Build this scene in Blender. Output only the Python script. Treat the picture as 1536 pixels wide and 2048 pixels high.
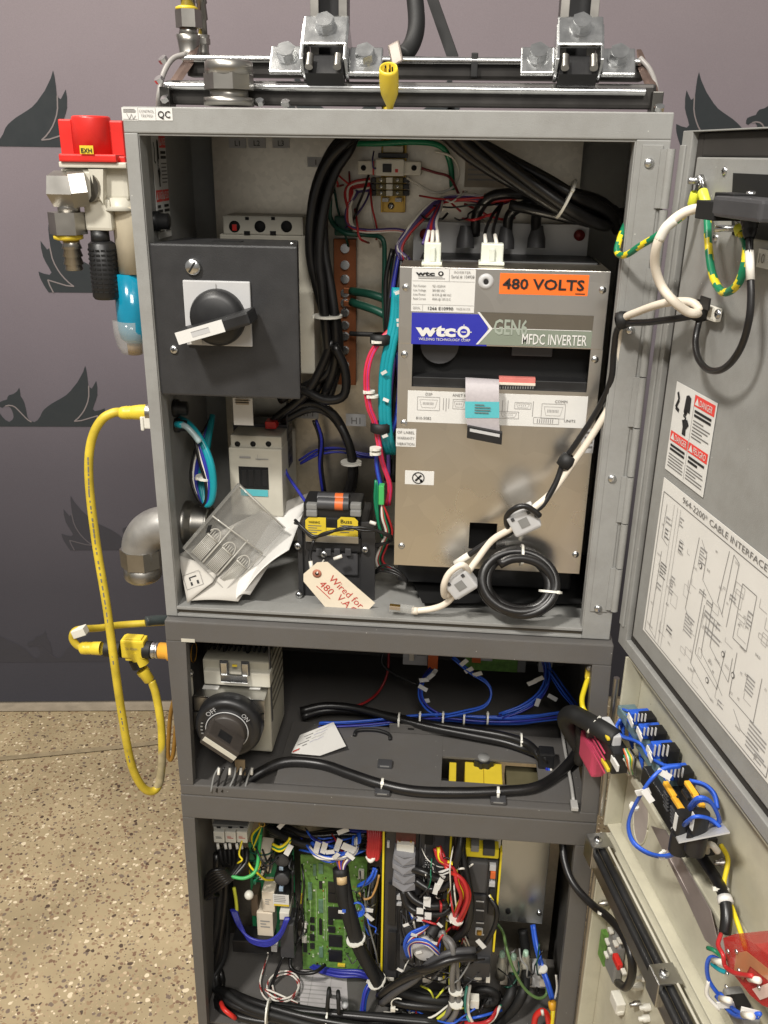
import bpy, bmesh, math, random
from mathutils import Vector, Matrix
random.seed(7)
V = Vector
SC = bpy.context.scene
COL = SC.collection
for o in list(bpy.data.objects): bpy.data.objects.remove(o, do_unlink=True)

# ------------------------------------------------------------------ camera
CO = V((0.08416, -1.05271, 0.59351))
CR = V((0.99612, 0.08690, 0.01365)); CU = V((-0.04509, 0.37118, 0.92747)); CF = V((-0.07553, 0.92449, -0.37366))
FPX = 1780.0                                   # focal length in pixels of the 1536 x 2048 photograph
cd = bpy.data.cameras.new('camera'); cam = bpy.data.objects.new('camera', cd); COL.objects.link(cam)
cd.sensor_fit = 'AUTO'; cd.sensor_width = 36.0; cd.lens = FPX / 2048 * 36.0
cd.clip_start = 0.02; cd.clip_end = 60
M = Matrix((CR, CU, -CF)).transposed().to_4x4(); M.translation = CO; cam.matrix_world = M
SC.camera = cam

# ------------------------------------------------------------------ light
w = bpy.data.worlds.new('World'); SC.world = w; w.use_nodes = True
bg = w.node_tree.nodes['Background']; bg.inputs[0].default_value = (1.0, 0.965, 0.92, 1); bg.inputs[1].default_value = 0.31
def area(name, loc, target, size, power, col, sy=None):
    l = bpy.data.lights.new(name, 'AREA'); l.energy = power; l.size = size; l.color = col
    if sy: l.shape = 'RECTANGLE'; l.size_y = sy
    o = bpy.data.objects.new(name, l); COL.objects.link(o); o.location = loc
    o.rotation_euler = (V(target) - V(loc)).to_track_quat('-Z', 'Y').to_euler(); return o
area('hall_lamp', (-1.25, -2.15, 3.1), (0, 0, 0.2), 0.34, 160, (1.0, 0.955, 0.89))
area('ceiling_lamp', (0.5, -2.9, 2.75), (0, 0.1, -0.2), 1.0, 84, (1.0, 0.955, 0.89))
area('back_lamp', (-1.5, 0.1, 3.2), (-0.9, 0.6, -0.9), 0.9, 62, (1.0, 0.94, 0.84))
SC.view_settings.view_transform = 'Standard'; SC.view_settings.look = 'None'
SC.view_settings.exposure = -0.07; SC.view_settings.gamma = 1.0
SC.render.engine = 'CYCLES'
try: SC.cycles.use_denoising = True
except Exception: pass

# ------------------------------------------------------------------ pixel -> place helpers
def ray(px, py): return CF + CR * ((px - 768) / FPX) + CU * ((1024 - py) / FPX)
def P(px, py, Y):                               # point of the photograph at depth Y
    d = ray(px, py); return CO + d * ((Y - CO.y) / d.y)
def PZ(px, py, z):
    d = ray(px, py); return CO + d * ((z - CO.z) / d.z)
HG = V((0.312, -0.012, 0)); DD = V((0.218, -0.976, 0)).normalized(); DN = V((DD.y, -DD.x, 0))   # door hinge, along, inward normal
def D(px, py, off=0.0):                         # point on the open doors' plane, off = towards the inside
    d = ray(px, py); t = ((HG + DN * off - CO).dot(DN)) / d.dot(DN); return CO + d * t
def DS(s, z, off=0.0): return HG + DD * s + DN * off + V((0, 0, z))
def mpp(p): return (V(p) - CO).dot(CF) / FPX     # metres per photo pixel at a point
X, Y3, Z = V((1, 0, 0)), V((0, 1, 0)), V((0, 0, 1))

# ------------------------------------------------------------------ materials
def s2l(c):
    f = lambda v: v / 12.92 if v <= .04045 else ((v + .055) / 1.055) ** 2.4
    return tuple(f(v / 255.) for v in c)
MATS = {}
def mat(name, col, rough=.5, metal=0, var=.10, scale=40, bump=0, srgb=True, spec=.5, trans=0, alpha=1, coat=0, stretch=None):
    if name in MATS: return MATS[name]
    c = s2l(col) if srgb else col
    m = bpy.data.materials.new(name); m.use_nodes = True; nt = m.node_tree; b = nt.nodes['Principled BSDF']
    N = nt.nodes.new; L = nt.links.new
    b.inputs['Base Color'].default_value = (*c, 1); b.inputs['Roughness'].default_value = rough; b.inputs['Metallic'].default_value = metal
    b.inputs['Specular IOR Level'].default_value = spec; b.inputs['Transmission Weight'].default_value = trans; b.inputs['Alpha'].default_value = alpha
    b.inputs['Coat Weight'].default_value = coat
    if var:
        tc = N('ShaderNodeTexCoord'); n = N('ShaderNodeTexNoise'); n.inputs['Scale'].default_value = scale; n.inputs['Detail'].default_value = 6
        src = tc.outputs['Object']
        if stretch:
            mp = N('ShaderNodeMapping'); mp.inputs['Scale'].default_value = stretch; L(src, mp.inputs[0]); src = mp.outputs[0]
        L(src, n.inputs['Vector'])
        r = N('ShaderNodeValToRGB'); r.color_ramp.elements[0].position = .3; r.color_ramp.elements[1].position = .7
        r.color_ramp.elements[0].color = (*[v * (1 - var) for v in c], 1); r.color_ramp.elements[1].color = (*[min(1, v * (1 + var)) for v in c], 1)
        L(n.outputs['Fac'], r.inputs[0]); L(r.outputs[0], b.inputs['Base Color'])
        mr = N('ShaderNodeMapRange'); mr.inputs[3].default_value = max(0, rough * .8); mr.inputs[4].default_value = min(1, rough * 1.2 + .02)
        L(n.outputs['Fac'], mr.inputs[0]); L(mr.outputs[0], b.inputs['Roughness'])
        if bump:
            bp = N('ShaderNodeBump'); bp.inputs['Strength'].default_value = bump; bp.inputs['Distance'].default_value = .001
            n2 = N('ShaderNodeTexNoise'); n2.inputs['Scale'].default_value = 900; L(tc.outputs['Object'], n2.inputs['Vector'])
            L(n2.outputs['Fac'], bp.inputs['Height']); L(bp.outputs[0], b.inputs['Normal'])
    MATS[name] = m; return m
def galv(name, col, rough, amp, scale):
    m = mat(name, col, rough, 1, 0); nt = m.node_tree; b = nt.nodes['Principled BSDF']; N = nt.nodes.new; L = nt.links.new
    tc = N('ShaderNodeTexCoord'); v = N('ShaderNodeTexVoronoi'); v.inputs['Scale'].default_value = scale; L(tc.outputs['Object'], v.inputs['Vector'])
    n = N('ShaderNodeTexNoise'); n.inputs['Scale'].default_value = 9; n.inputs['Detail'].default_value = 8; L(tc.outputs['Object'], n.inputs['Vector'])
    sx = N('ShaderNodeSeparateColor'); L(v.outputs['Color'], sx.inputs[0])
    a = N('ShaderNodeMath'); a.operation = 'ADD'; L(sx.outputs[0], a.inputs[0]); L(n.outputs['Fac'], a.inputs[1])
    mr = N('ShaderNodeMapRange'); mr.inputs[1].default_value = .2; mr.inputs[2].default_value = 1.6; mr.inputs[3].default_value = 1 - amp; mr.inputs[4].default_value = 1 + amp
    L(a.outputs[0], mr.inputs[0]); mx = N('ShaderNodeMix'); mx.data_type = 'RGBA'; mx.blend_type = 'MULTIPLY'; mx.inputs[0].default_value = 1
    c = s2l(col); mx.inputs[6].default_value = (*c, 1); cb = N('ShaderNodeCombineColor')
    for i in range(3): L(mr.outputs[0], cb.inputs[i])
    L(cb.outputs[0], mx.inputs[7]); L(mx.outputs[2], b.inputs['Base Color'])
    r2 = N('ShaderNodeMapRange'); r2.inputs[3].default_value = rough * .8; r2.inputs[4].default_value = rough * 1.35; L(n.outputs['Fac'], r2.inputs[0]); L(r2.outputs[0], b.inputs['Roughness'])
    return m
GREY = mat('light_grey_paint', (144, 144, 141), .42, var=.04, scale=6, bump=.25)
DGREY = mat('dark_grey_paint', (92, 90, 88), .45, var=.06, scale=8, bump=.3)
BEIGE = mat('beige_paint', (196, 192, 172), .45, var=.04, scale=7, bump=.15)
BLACK = mat('black_plastic', (30, 30, 31), .42, var=.2)
BLACKB = mat('black_box_paint', (48, 48, 49), .4, var=.1, bump=.2)
CABLE = mat('black_cable_jacket', (26, 25, 25), .34, var=.2)
RUB = mat('black_rubber', (22, 22, 22), .6, var=.2)
HOLE = mat('hole_black', (10, 10, 10), .8, var=0)
def specks(m, scale, thr, keep, col, grime=.0):       # sparse dust specks, scuffs and a soft grime pattern in the paint itself
    nt = m.node_tree; b = nt.nodes['Principled BSDF']; N = nt.nodes.new; L = nt.links.new
    tc = N('ShaderNodeTexCoord'); v = N('ShaderNodeTexVoronoi'); v.inputs['Scale'].default_value = scale; L(tc.outputs['Object'], v.inputs['Vector'])
    a = N('ShaderNodeMath'); a.operation = 'LESS_THAN'; a.inputs[1].default_value = thr; L(v.outputs['Distance'], a.inputs[0])
    s_ = N('ShaderNodeSeparateColor'); L(v.outputs['Color'], s_.inputs[0]); k = N('ShaderNodeMath'); k.operation = 'LESS_THAN'; k.inputs[1].default_value = keep; L(s_.outputs[0], k.inputs[0])
    mu = N('ShaderNodeMath'); mu.operation = 'MULTIPLY'; L(a.outputs[0], mu.inputs[0]); L(k.outputs[0], mu.inputs[1])
    old = b.inputs['Base Color'].links[0].from_socket
    if grime:
        n = N('ShaderNodeTexNoise'); n.inputs['Scale'].default_value = 28; n.inputs['Detail'].default_value = 9; n.inputs['Roughness'].default_value = .7; L(tc.outputs['Object'], n.inputs['Vector'])
        mr = N('ShaderNodeMapRange'); mr.inputs[1].default_value = .42; mr.inputs[2].default_value = .72; mr.inputs[3].default_value = 0; mr.inputs[4].default_value = grime; L(n.outputs['Fac'], mr.inputs[0])
        g = N('ShaderNodeMix'); g.data_type = 'RGBA'; L(mr.outputs[0], g.inputs[0]); L(old, g.inputs[6]); g.inputs[7].default_value = (.10, .085, .065, 1); old = g.outputs[2]
    mx = N('ShaderNodeMix'); mx.data_type = 'RGBA'; L(mu.outputs[0], mx.inputs[0]); L(old, mx.inputs[6]); mx.inputs[7].default_value = (*s2l(col), 1); L(mx.outputs[2], b.inputs['Base Color'])
specks(GREY, 70, .045, .25, (196, 196, 190), .22); specks(DGREY, 80, .05, .35, (168, 166, 160), .25); specks(BEIGE, 60, .05, .2, (120, 104, 84), .18)
GALV = galv('galvanised_sheet', (198, 190, 174), .33, .09, 160)
INVM = galv('brushed_inverter_sheet', (234, 231, 225), .27, .05, 30)
ALU = mat('aluminium', (190, 190, 188), .32, 1, var=.1, scale=30)
STEEL = mat('zinc_steel', (205, 206, 206), .25, 1, var=.15, scale=60)
DSTEEL = mat('dark_steel_tube', (100, 98, 94), .36, 1, var=.25, scale=30)
NICK = mat('nickel_fitting', (166, 163, 157), .36, 1, var=.12, scale=25)
WHITE = mat('white_label', (214, 213, 209), .5, var=.02)
WPL = mat('white_plastic', (220, 217, 206), .4, var=.04)
OFFW = mat('offwhite_housing', (196, 192, 178), .42, var=.06)
TIE = mat('nylon_tie', (226, 224, 214), .4, var=0)
PAPER = mat('paper', (214, 212, 207), .8, var=.03, scale=15)
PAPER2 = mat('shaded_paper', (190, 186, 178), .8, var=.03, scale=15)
INK = mat('black_ink', (26, 25, 26), .6, var=0)
INK2 = mat('grey_ink', (108, 106, 104), .6, var=0)
INK3 = mat('pale_ink', (150, 148, 146), .6, var=0)
RINK = mat('red_ink', (190, 70, 60), .6, var=0)
RED = mat('red_plastic', (206, 44, 38), .35, var=.06)
LRED = mat('label_red', (222, 66, 58), .5, var=.02)
YEL = mat('yellow_jacket', (196, 172, 50), .45, var=.22, scale=35)
YELP = mat('yellow_plastic', (218, 192, 56), .38, var=.05)
YELB = mat('bright_yellow_edge', (232, 210, 40), .4, var=.03)
YELG = mat('yellow_green_sleeve', (214, 218, 70), .35, var=.05)
ORG = mat('orange_label', (238, 112, 36), .5, var=.02)
ORGP = mat('orange_plastic', (214, 104, 50), .4, var=.06)
BLUEL = mat('label_blue', (44, 48, 160), .4, var=.02)
BLUE = mat('blue_wire', (46, 92, 200), .35, var=.1)
NAVY = mat('navy_wire', (44, 50, 150), .35, var=.1)
PURP = mat('purple_wire', (74, 56, 110), .4, var=.1)
REDW = mat('red_wire', (176, 42, 44), .35, var=.1)
PINK = mat('pinkish_red_wire', (208, 48, 84), .35, var=.08)
WHW = mat('white_wire', (220, 216, 206), .4, var=.04)
CREAM = mat('cream_cable', (222, 212, 196), .42, var=.04)
TEAL = mat('teal_cable', (22, 142, 154), .32, var=.06)
GREEN = mat('green_wire', (24, 120, 84), .35, var=.06)
DGREEN = mat('dark_green_wire', (22, 70, 56), .4, var=.1)
BGREEN = mat('bright_green_plastic', (70, 176, 96), .4, var=.05)
PCB = mat('green_circuit_board', (96, 138, 62), .4, var=.35, scale=120)
PCBL = mat('pale_board_print', (170, 190, 150), .5, var=.1)
COPPER = mat('copper_bar', (132, 80, 50), .46, .7, var=.2, scale=25)
BRASS = mat('brass', (190, 156, 84), .35, 1, var=.15)
GPL = mat('grey_plastic', (128, 128, 126), .45, var=.06)
DPL = mat('dark_grey_plastic', (66, 66, 68), .45, var=.08)
LPL = mat('pale_grey_plastic', (186, 186, 186), .42, var=.04)
BRN = mat('brown_gasket', (88, 80, 68), .7, var=.1)
GASK = mat('dark_gasket', (46, 43, 40), .75, var=.1)
STRIP = mat('label_greygreen', (128, 136, 122), .35, var=.03)
DSTRIP = mat('label_brown', (92, 86, 76), .35, var=.03)
CYAN = mat('label_cyan', (88, 180, 188), .5, var=.03)
LBLUE = mat('clear_blue_terminal', (70, 130, 200), .3, var=.1)
CONN = mat('pink_connector', (196, 72, 100), .4, var=.06)
def glassy(name, col, rough, alpha):
    m = mat(name, col, rough, 0, 0, alpha=alpha); return m
CLEAR = glassy('clear_plastic', (158, 156, 150), .12, .36)
CLEARC = glassy('clear_guard', (190, 190, 185), .1, .3)
CRED = glassy('clear_red_plastic', (190, 40, 40), .12, .68)
TBOWL = mat('teal_bowl', (12, 128, 158), .14, 0, var=.2, scale=26, coat=.6, alpha=.9)
NYL = mat('milky_nylon', (214, 218, 206), .3, var=.04)

# ------------------------------------------------------------------ mesh helper
class MB:
    def __init__(s): s.v = []; s.f = []; s.mi = []; s.sm = []; s.mats = []
    def m(s, mt):
        if mt not in s.mats: s.mats.append(mt)
        return s.mats.index(mt)
    def add(s, vs, fs, mt, smooth=False):
        b = len(s.v); i = s.m(mt) if not isinstance(mt, list) else None
        s.v += [tuple(v) for v in vs]
        for k, f in enumerate(fs):
            s.f.append([b + q for q in f]); s.mi.append(i if i is not None else s.m(mt[k])); s.sm.append(smooth)
        return s
    def hexa(s, c, mt, bev=0):                   # 8 corners: front 0-3 (bl,br,tr,tl), back 4-7
        fs = [(0, 1, 2, 3), (5, 4, 7, 6), (4, 0, 3, 7), (1, 5, 6, 2), (3, 2, 6, 7), (4, 5, 1, 0)]
        if not bev: return s.add(c, fs, mt)
        bm = bmesh.new(); vs = [bm.verts.new(q) for q in c]
        for f in fs: bm.faces.new([vs[i] for i in f])
        bmesh.ops.bevel(bm, geom=bm.edges[:], offset=bev, segments=2, affect='EDGES', profile=.6, clamp_overlap=True)
        bm.verts.index_update(); s.add([v.co[:] for v in bm.verts], [[v.index for v in f.verts] for f in bm.faces], mt); bm.free(); return s
    def box(s, a, b, mt, bev=0):                 # axis aligned
        x0, x1 = sorted((a[0], b[0])); y0, y1 = sorted((a[1], b[1])); z0, z1 = sorted((a[2], b[2]))
        return s.hexa([(x0, y0, z0), (x1, y0, z0), (x1, y0, z1), (x0, y0, z1), (x0, y1, z0), (x1, y1, z0), (x1, y1, z1), (x0, y1, z1)], mt, bev)
    def obox(s, c, ex, ey, ez, mt, bev=0):       # centre, three half-extent vectors (right, away, up)
        c, ex, ey, ez = V(c), V(ex), V(ey), V(ez)
        return s.hexa([c - ex - ey - ez, c + ex - ey - ez, c + ex - ey + ez, c - ex - ey + ez, c - ex + ey - ez, c + ex + ey - ez, c + ex + ey + ez, c - ex + ey + ez], mt, bev)
    def pbox(s, px0, py0, px1, py1, Y, dep, mt, bev=.001):   # box whose front face fills a photo rectangle at depth Y
        a = P(px0, (py0 + py1) / 2, Y); b = P(px1, (py0 + py1) / 2, Y); t = P((px0 + px1) / 2, py0, Y); u = P((px0 + px1) / 2, py1, Y)
        return s.box((a.x, Y, u.z), (b.x, Y + dep, t.z), mt, bev)
    def dbox(s, px0, py0, px1, py1, off, dep, mt, bev=.001):  # same on the door plane, growing towards the inside
        a = D(px0, (py0 + py1) / 2, off); b = D(px1, (py0 + py1) / 2, off); t = D((px0 + px1) / 2, py0, off); u = D((px0 + px1) / 2, py1, off)
        sa, sb = (a - HG).dot(DD), (b - HG).dot(DD)
        return s.obox(DS((sa + sb) / 2, (t.z + u.z) / 2, off + dep / 2), DD * (abs(sb - sa) / 2), DN * (-dep / 2), Z * (abs(t.z - u.z) / 2), mt, bev)
    def tube(s, pts, r, mt, n=10, mt2=None, cap=True, res=5, pitch=6):
        pts = [V(p) for p in pts]
        if len(pts) > 2:
            q = [pts[0] * 2 - pts[1]] + pts + [pts[-1] * 2 - pts[-2]]; o = []
            for i in range(1, len(q) - 2):
                for k in range(res):
                    t = k / res; a, b, c, d = q[i - 1:i + 3]
                    o.append(.5 * ((2 * b) + (c - a) * t + (2 * a - 5 * b + 4 * c - d) * t * t + (3 * b - a - 3 * c + d) * t ** 3))
            pts = o + [pts[-1]]
        vs, fs, ms = [], [], []; prev = None
        for i, p in enumerate(pts):
            t = (pts[min(i + 1, len(pts) - 1)] - pts[max(i - 1, 0)])
            t = t.normalized() if t.length > 1e-9 else V((0, 0, 1))
            if prev is None: a = t.cross(Z if abs(t.z) < .9 else X).normalized()
            else:
                a = prev - t * prev.dot(t); a = a.normalized() if a.length > 1e-6 else t.orthogonal().normalized()
            prev = a; b = t.cross(a)
            for k in range(n):
                g = 2 * math.pi * k / n; vs.append(p + (a * math.cos(g) + b * math.sin(g)) * r)
        for i in range(len(pts) - 1):
            for k in range(n):
                fs.append((i * n + k, i * n + (k + 1) % n, (i + 1) * n + (k + 1) % n, (i + 1) * n + k))
                ms.append(mt2 if mt2 and ((k * pitch / n + i) % pitch) < pitch * .36 else mt)
        if cap:
            fs += [tuple(range(n))[::-1], tuple(range((len(pts) - 1) * n, len(pts) * n))]; ms += [mt, mt]
        return s.add(vs, fs, ms if mt2 else mt, True)
    def cyl(s, a, b, r, mt, n=24, r2=None, smooth=True):
        a, b = V(a), V(b); t = (b - a).normalized(); u = t.orthogonal().normalized(); v = t.cross(u); r2 = r if r2 is None else r2
        vs = []
        for k in range(n):
            g = 2 * math.pi * (k + .5) / n; e = u * math.cos(g) + v * math.sin(g); vs += [a + e * r, b + e * r2]
        s.add(vs, [(2 * k, 2 * ((k + 1) % n), 2 * ((k + 1) % n) + 1, 2 * k + 1) for k in range(n)], mt, smooth and n > 8)
        for base, rr, rev in ((a, r, True), (b, r2, False)):
            if rr > 1e-6:
                vs = [base + (u * math.cos(2 * math.pi * (k + .5) / n) + v * math.sin(2 * math.pi * (k + .5) / n)) * rr for k in range(n)]
                s.add(vs, [tuple(range(n))[::-1] if rev else tuple(range(n))], mt)
        return s
    def lathe(s, a, t, prof, mt, n=24):          # profile [(distance along t, radius)]
        a = V(a); t = V(t).normalized(); u = t.orthogonal().normalized(); v = t.cross(u); vs = []
        for d, r in prof:
            for k in range(n):
                g = 2 * math.pi * k / n; vs.append(a + t * d + (u * math.cos(g) + v * math.sin(g)) * max(r, 1e-5))
        fs = [(i * n + k, i * n + (k + 1) % n, (i + 1) * n + (k + 1) % n, (i + 1) * n + k) for i in range(len(prof) - 1) for k in range(n)]
        return s.add(vs, fs, mt, True)
    def prism(s, poly, back, mt):                # polygon (3D points, facing viewer) extruded by vector back
        n = len(poly); poly = [V(p) for p in poly]; back = V(back)
        vs = poly + [p + back for p in poly]
        return s.add(vs, [tuple(range(n)), tuple(range(n, 2 * n))[::-1]] + [(k, n + k, n + (k + 1) % n, (k + 1) % n) for k in range(n)], mt)
    def sphere(s, c, r, mt, sx=1, n=12):
        c = V(c); prof = [(-r * math.cos(math.pi * i / 8), r * math.sin(math.pi * i / 8)) for i in range(9)]
        return s.lathe(c, Z, prof, mt, n)
    def text(s, txt, o, R, U, h, mt, width=None, bold=0, align='L', lift=.0007):
        cu = bpy.data.curves.new('t', 'FONT'); cu.body = txt; cu.size = 1; cu.offset = bold; cu.resolution_u = 2
        ob = bpy.data.objects.new('t', cu); COL.objects.link(ob); bpy.context.view_layer.update()
        me = bpy.data.meshes.new_from_object(ob); bpy.data.objects.remove(ob); bpy.data.curves.remove(cu)
        if not me.vertices: return s
        xs = [v.co.x for v in me.vertices]; x0, x1 = min(xs), max(xs); k = h / .72
        kx = width / (x1 - x0) if width else k
        off = {'L': 0, 'C': -(x1 - x0) * kx / 2, 'R': -(x1 - x0) * kx}[align]
        R, U = V(R).normalized(), V(U).normalized(); N_ = R.cross(U)
        vs = [V(o) + R * ((v.co.x - x0) * kx + off) + U * (v.co.y * k) + N_ * lift for v in me.vertices]
        s.add(vs, [tuple(p.vertices) for p in me.polygons], mt); bpy.data.meshes.remove(me); return s
    def build(s, name, parent=None):
        me = bpy.data.meshes.new(name)
        L0 = V((0, 0, 0)); p = parent
        while p is not None: L0 = L0 + V(p.location); p = p.parent
        org = V((0, 0, 0))
        if parent is None and s.v:
            xs, ys, zs = zip(*s.v); org = V(((min(xs) + max(xs)) / 2, (min(ys) + max(ys)) / 2, min(zs)))
        me.from_pydata([V(v) - L0 - org for v in s.v], [], s.f)
        for m_ in s.mats: me.materials.append(m_)
        me.polygons.foreach_set('material_index', s.mi); me.polygons.foreach_set('use_smooth', s.sm); me.update()
        o = bpy.data.objects.new(name, me); COL.objects.link(o)
        if parent is not None: o.parent = parent
        else: o.location = org
        return o
def thing(name, label, cat, loc=(0, 0, 0), group=None):
    o = bpy.data.objects.new(name, None); o.empty_display_size = .05; COL.objects.link(o); o.location = V(loc)
    o['label'] = label; o['category'] = cat
    if group: o['group'] = group
    return o
def tag(o, label, cat, group=None):
    o['label'] = label; o['category'] = cat
    if group: o['group'] = group
    return o
def struct(o): o['kind'] = 'structure'; return o
def pts(lst, Y=None):                            # [(px,py,Y)] -> world
    return [P(*q) if len(q) == 3 else P(q[0], q[1], Y) for q in lst]
def dpts(lst): return [D(*q) for q in lst]
def cable(name, label, cat, points, r, mt, mt2=None, group=None, n=10, parent=None, pitch=6):
    o = MB().tube(points, r, mt, n=n, mt2=mt2, pitch=pitch).build(name, parent)
    if parent is None: tag(o, label, cat, group)
    return o
def screw(parent, p, d, r, name='screw', mt=None, cross=True):
    p = V(p); d = V(d).normalized(); mb = MB(); mt = mt or STEEL
    mb.lathe(p, d, [(0, r), (r * .25, r * .97), (r * .5, r * .75), (r * .62, r * .35), (r * .64, 0)], mt, 14)
    if cross:
        u = d.orthogonal().normalized(); v = d.cross(u); a = .6; e1 = u * math.cos(a) + v * math.sin(a); e2 = d.cross(e1)
        for e, f in ((e1, e2), (e2, e1)): mb.obox(p + d * r * .62, e * r * .5, f * r * .1, d * r * .05, HOLE)
    return mb.build(name, parent)
def hexbolt(parent, p, d, r, h, name='bolt', washer=True, mt=None):
    p = V(p); d = V(d).normalized(); mb = MB(); mt = mt or STEEL
    if washer: mb.cyl(p, p + d * h * .2, r * 1.08, mt, 24)
    mb.cyl(p + d * h * .2, p + d * h, r, mt, 6); mb.cyl(p + d * h, p + d * h * 1.06, r * .84, mt, 24)
    return mb.build(name, parent)
def tie(parent, p, along, r, mt=None, head=None, w=.0015):
    mb = MB(); p = V(p); a = V(along).normalized(); mb.cyl(p - a * w, p + a * w, r, mt or TIE, 14)
    h = V(head) if head is not None else V((0, -1, .3)); h = (h - a * h.dot(a)).normalized()
    mb.obox(p + h * r, a * w * 1.4, h.cross(a) * w * 1.3, h * w * 1.1, mt or TIE, .0006)
    return mb.build('cable_tie', parent)
def flag(mb, p, R, U, w, h, mt=None):            # folded white wire marker
    R = V(R).normalized(); U = V(U); U = (U - R * U.dot(R)).normalized(); mb.obox(p, R * w / 2, R.cross(U) * .0006, U * h / 2, mt or WHITE)
def sheet(mb, a, b, c, d, mt, n=10, bulge=None, th=.0006):   # curved patch a-b (top) d-c (bottom)
    a, b, c, d = V(a), V(b), V(c), V(d); nrm = (b - a).cross(d - a).normalized(); vs = []
    for side in (0, 1):
        for i in range(n + 1):
            for j in range(n + 1):
                u, v = j / n, i / n; p = (a * (1 - u) + b * u) * (1 - v) + (d * (1 - u) + c * u) * v
                if bulge: p = p + nrm * bulge(u, v)
                vs.append(p + nrm * th * side)
    w_ = n + 1; q = w_ * w_; fs = []
    for i in range(n):
        for j in range(n):
            k = i * w_ + j; fs += [(k, k + 1, k + w_ + 1, k + w_), (q + k, q + k + w_, q + k + w_ + 1, q + k + 1)]
    bd = [j for j in range(n)] + [i * w_ + n for i in range(n)] + [n * w_ + n - j for j in range(n)] + [(n - i) * w_ for i in range(n)]
    for i in range(len(bd)):
        x, y = bd[i], bd[(i + 1) % len(bd)]; fs.append((x, q + x, q + y, y))
    return mb.add(vs, fs, mt, True)
class Lab:                                       # flat label: coordinates in fractions of its width and height, y down
    def __init__(s, tl, R, U, w, h, mt=WHITE, th=.0005):
        s.tl, s.R, s.U = V(tl), V(R).normalized(), V(U).normalized(); s.w, s.h = w, h; s.N = s.R.cross(s.U); s.mb = MB()
        s.lv = 0
        if mt: s.mb.obox(s.tl + s.R * w / 2 - s.U * h / 2 + s.N * th / 2, s.R * w / 2, -s.N * th / 2, s.U * h / 2, mt)
        s.th = th
    def at(s, x, y, l=1): return s.tl + s.R * s.w * x - s.U * s.h * y + s.N * (s.th + .0003 * l)
    def r(s, x, y, x2, y2, mt, l=1):
        s.mb.add([s.at(x, y2, l), s.at(x2, y2, l), s.at(x2, y, l), s.at(x, y, l)], [(0, 1, 2, 3)], mt); return s
    def poly(s, ps, mt, l=2):
        s.mb.add([s.at(x, y, l) for x, y in ps], [tuple(range(len(ps)))], mt); return s
    def t(s, txt, x, y, h, mt, w=None, bold=0, al='L', l=3):
        s.mb.text(txt, s.at(x, y, 0), s.R, s.U, h * s.h, mt, w * s.w if w else None, bold, al, lift=.0003 * l); return s
    def line(s, x, y, x2, y2, th, mt, l=2):
        a, b = s.at(x, y, l), s.at(x2, y2, l); d = (b - a).normalized(); e = s.N.cross(d) * th * s.w / 2
        s.mb.add([a - e, b - e, b + e, a + e], [(0, 1, 2, 3)], mt); return s
    def pl(s, ps, th, mt, l=2):
        for q in range(len(ps) - 1): s.line(*ps[q], *ps[q + 1], th, mt, l)
        return s
    def lines(s, x, y, x2, y2, n, mt, fill=.5, l=2):
        for i in range(n):
            yy = y + (y2 - y) * i / n; s.r(x, yy, x + (x2 - x) * random.choice((1, 1, .9, .95, .6)), yy + (y2 - y) / n * fill, mt, l)
        return s
    def build(s, name, parent): return s.mb.build(name, parent)
def plab(px0, py0, px1, py1, Y, mt=WHITE, **k):  # label on a plane facing the front at depth Y
    a = P(px0, (py0 + py1) / 2, Y); b = P(px1, (py0 + py1) / 2, Y); t = P((px0 + px1) / 2, py0, Y); u = P((px0 + px1) / 2, py1, Y)
    return Lab((a.x, Y, t.z), X, Z, b.x - a.x, t.z - u.z, mt, **k)
# ================================================================== SETTING
FZ = -0.96
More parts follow.
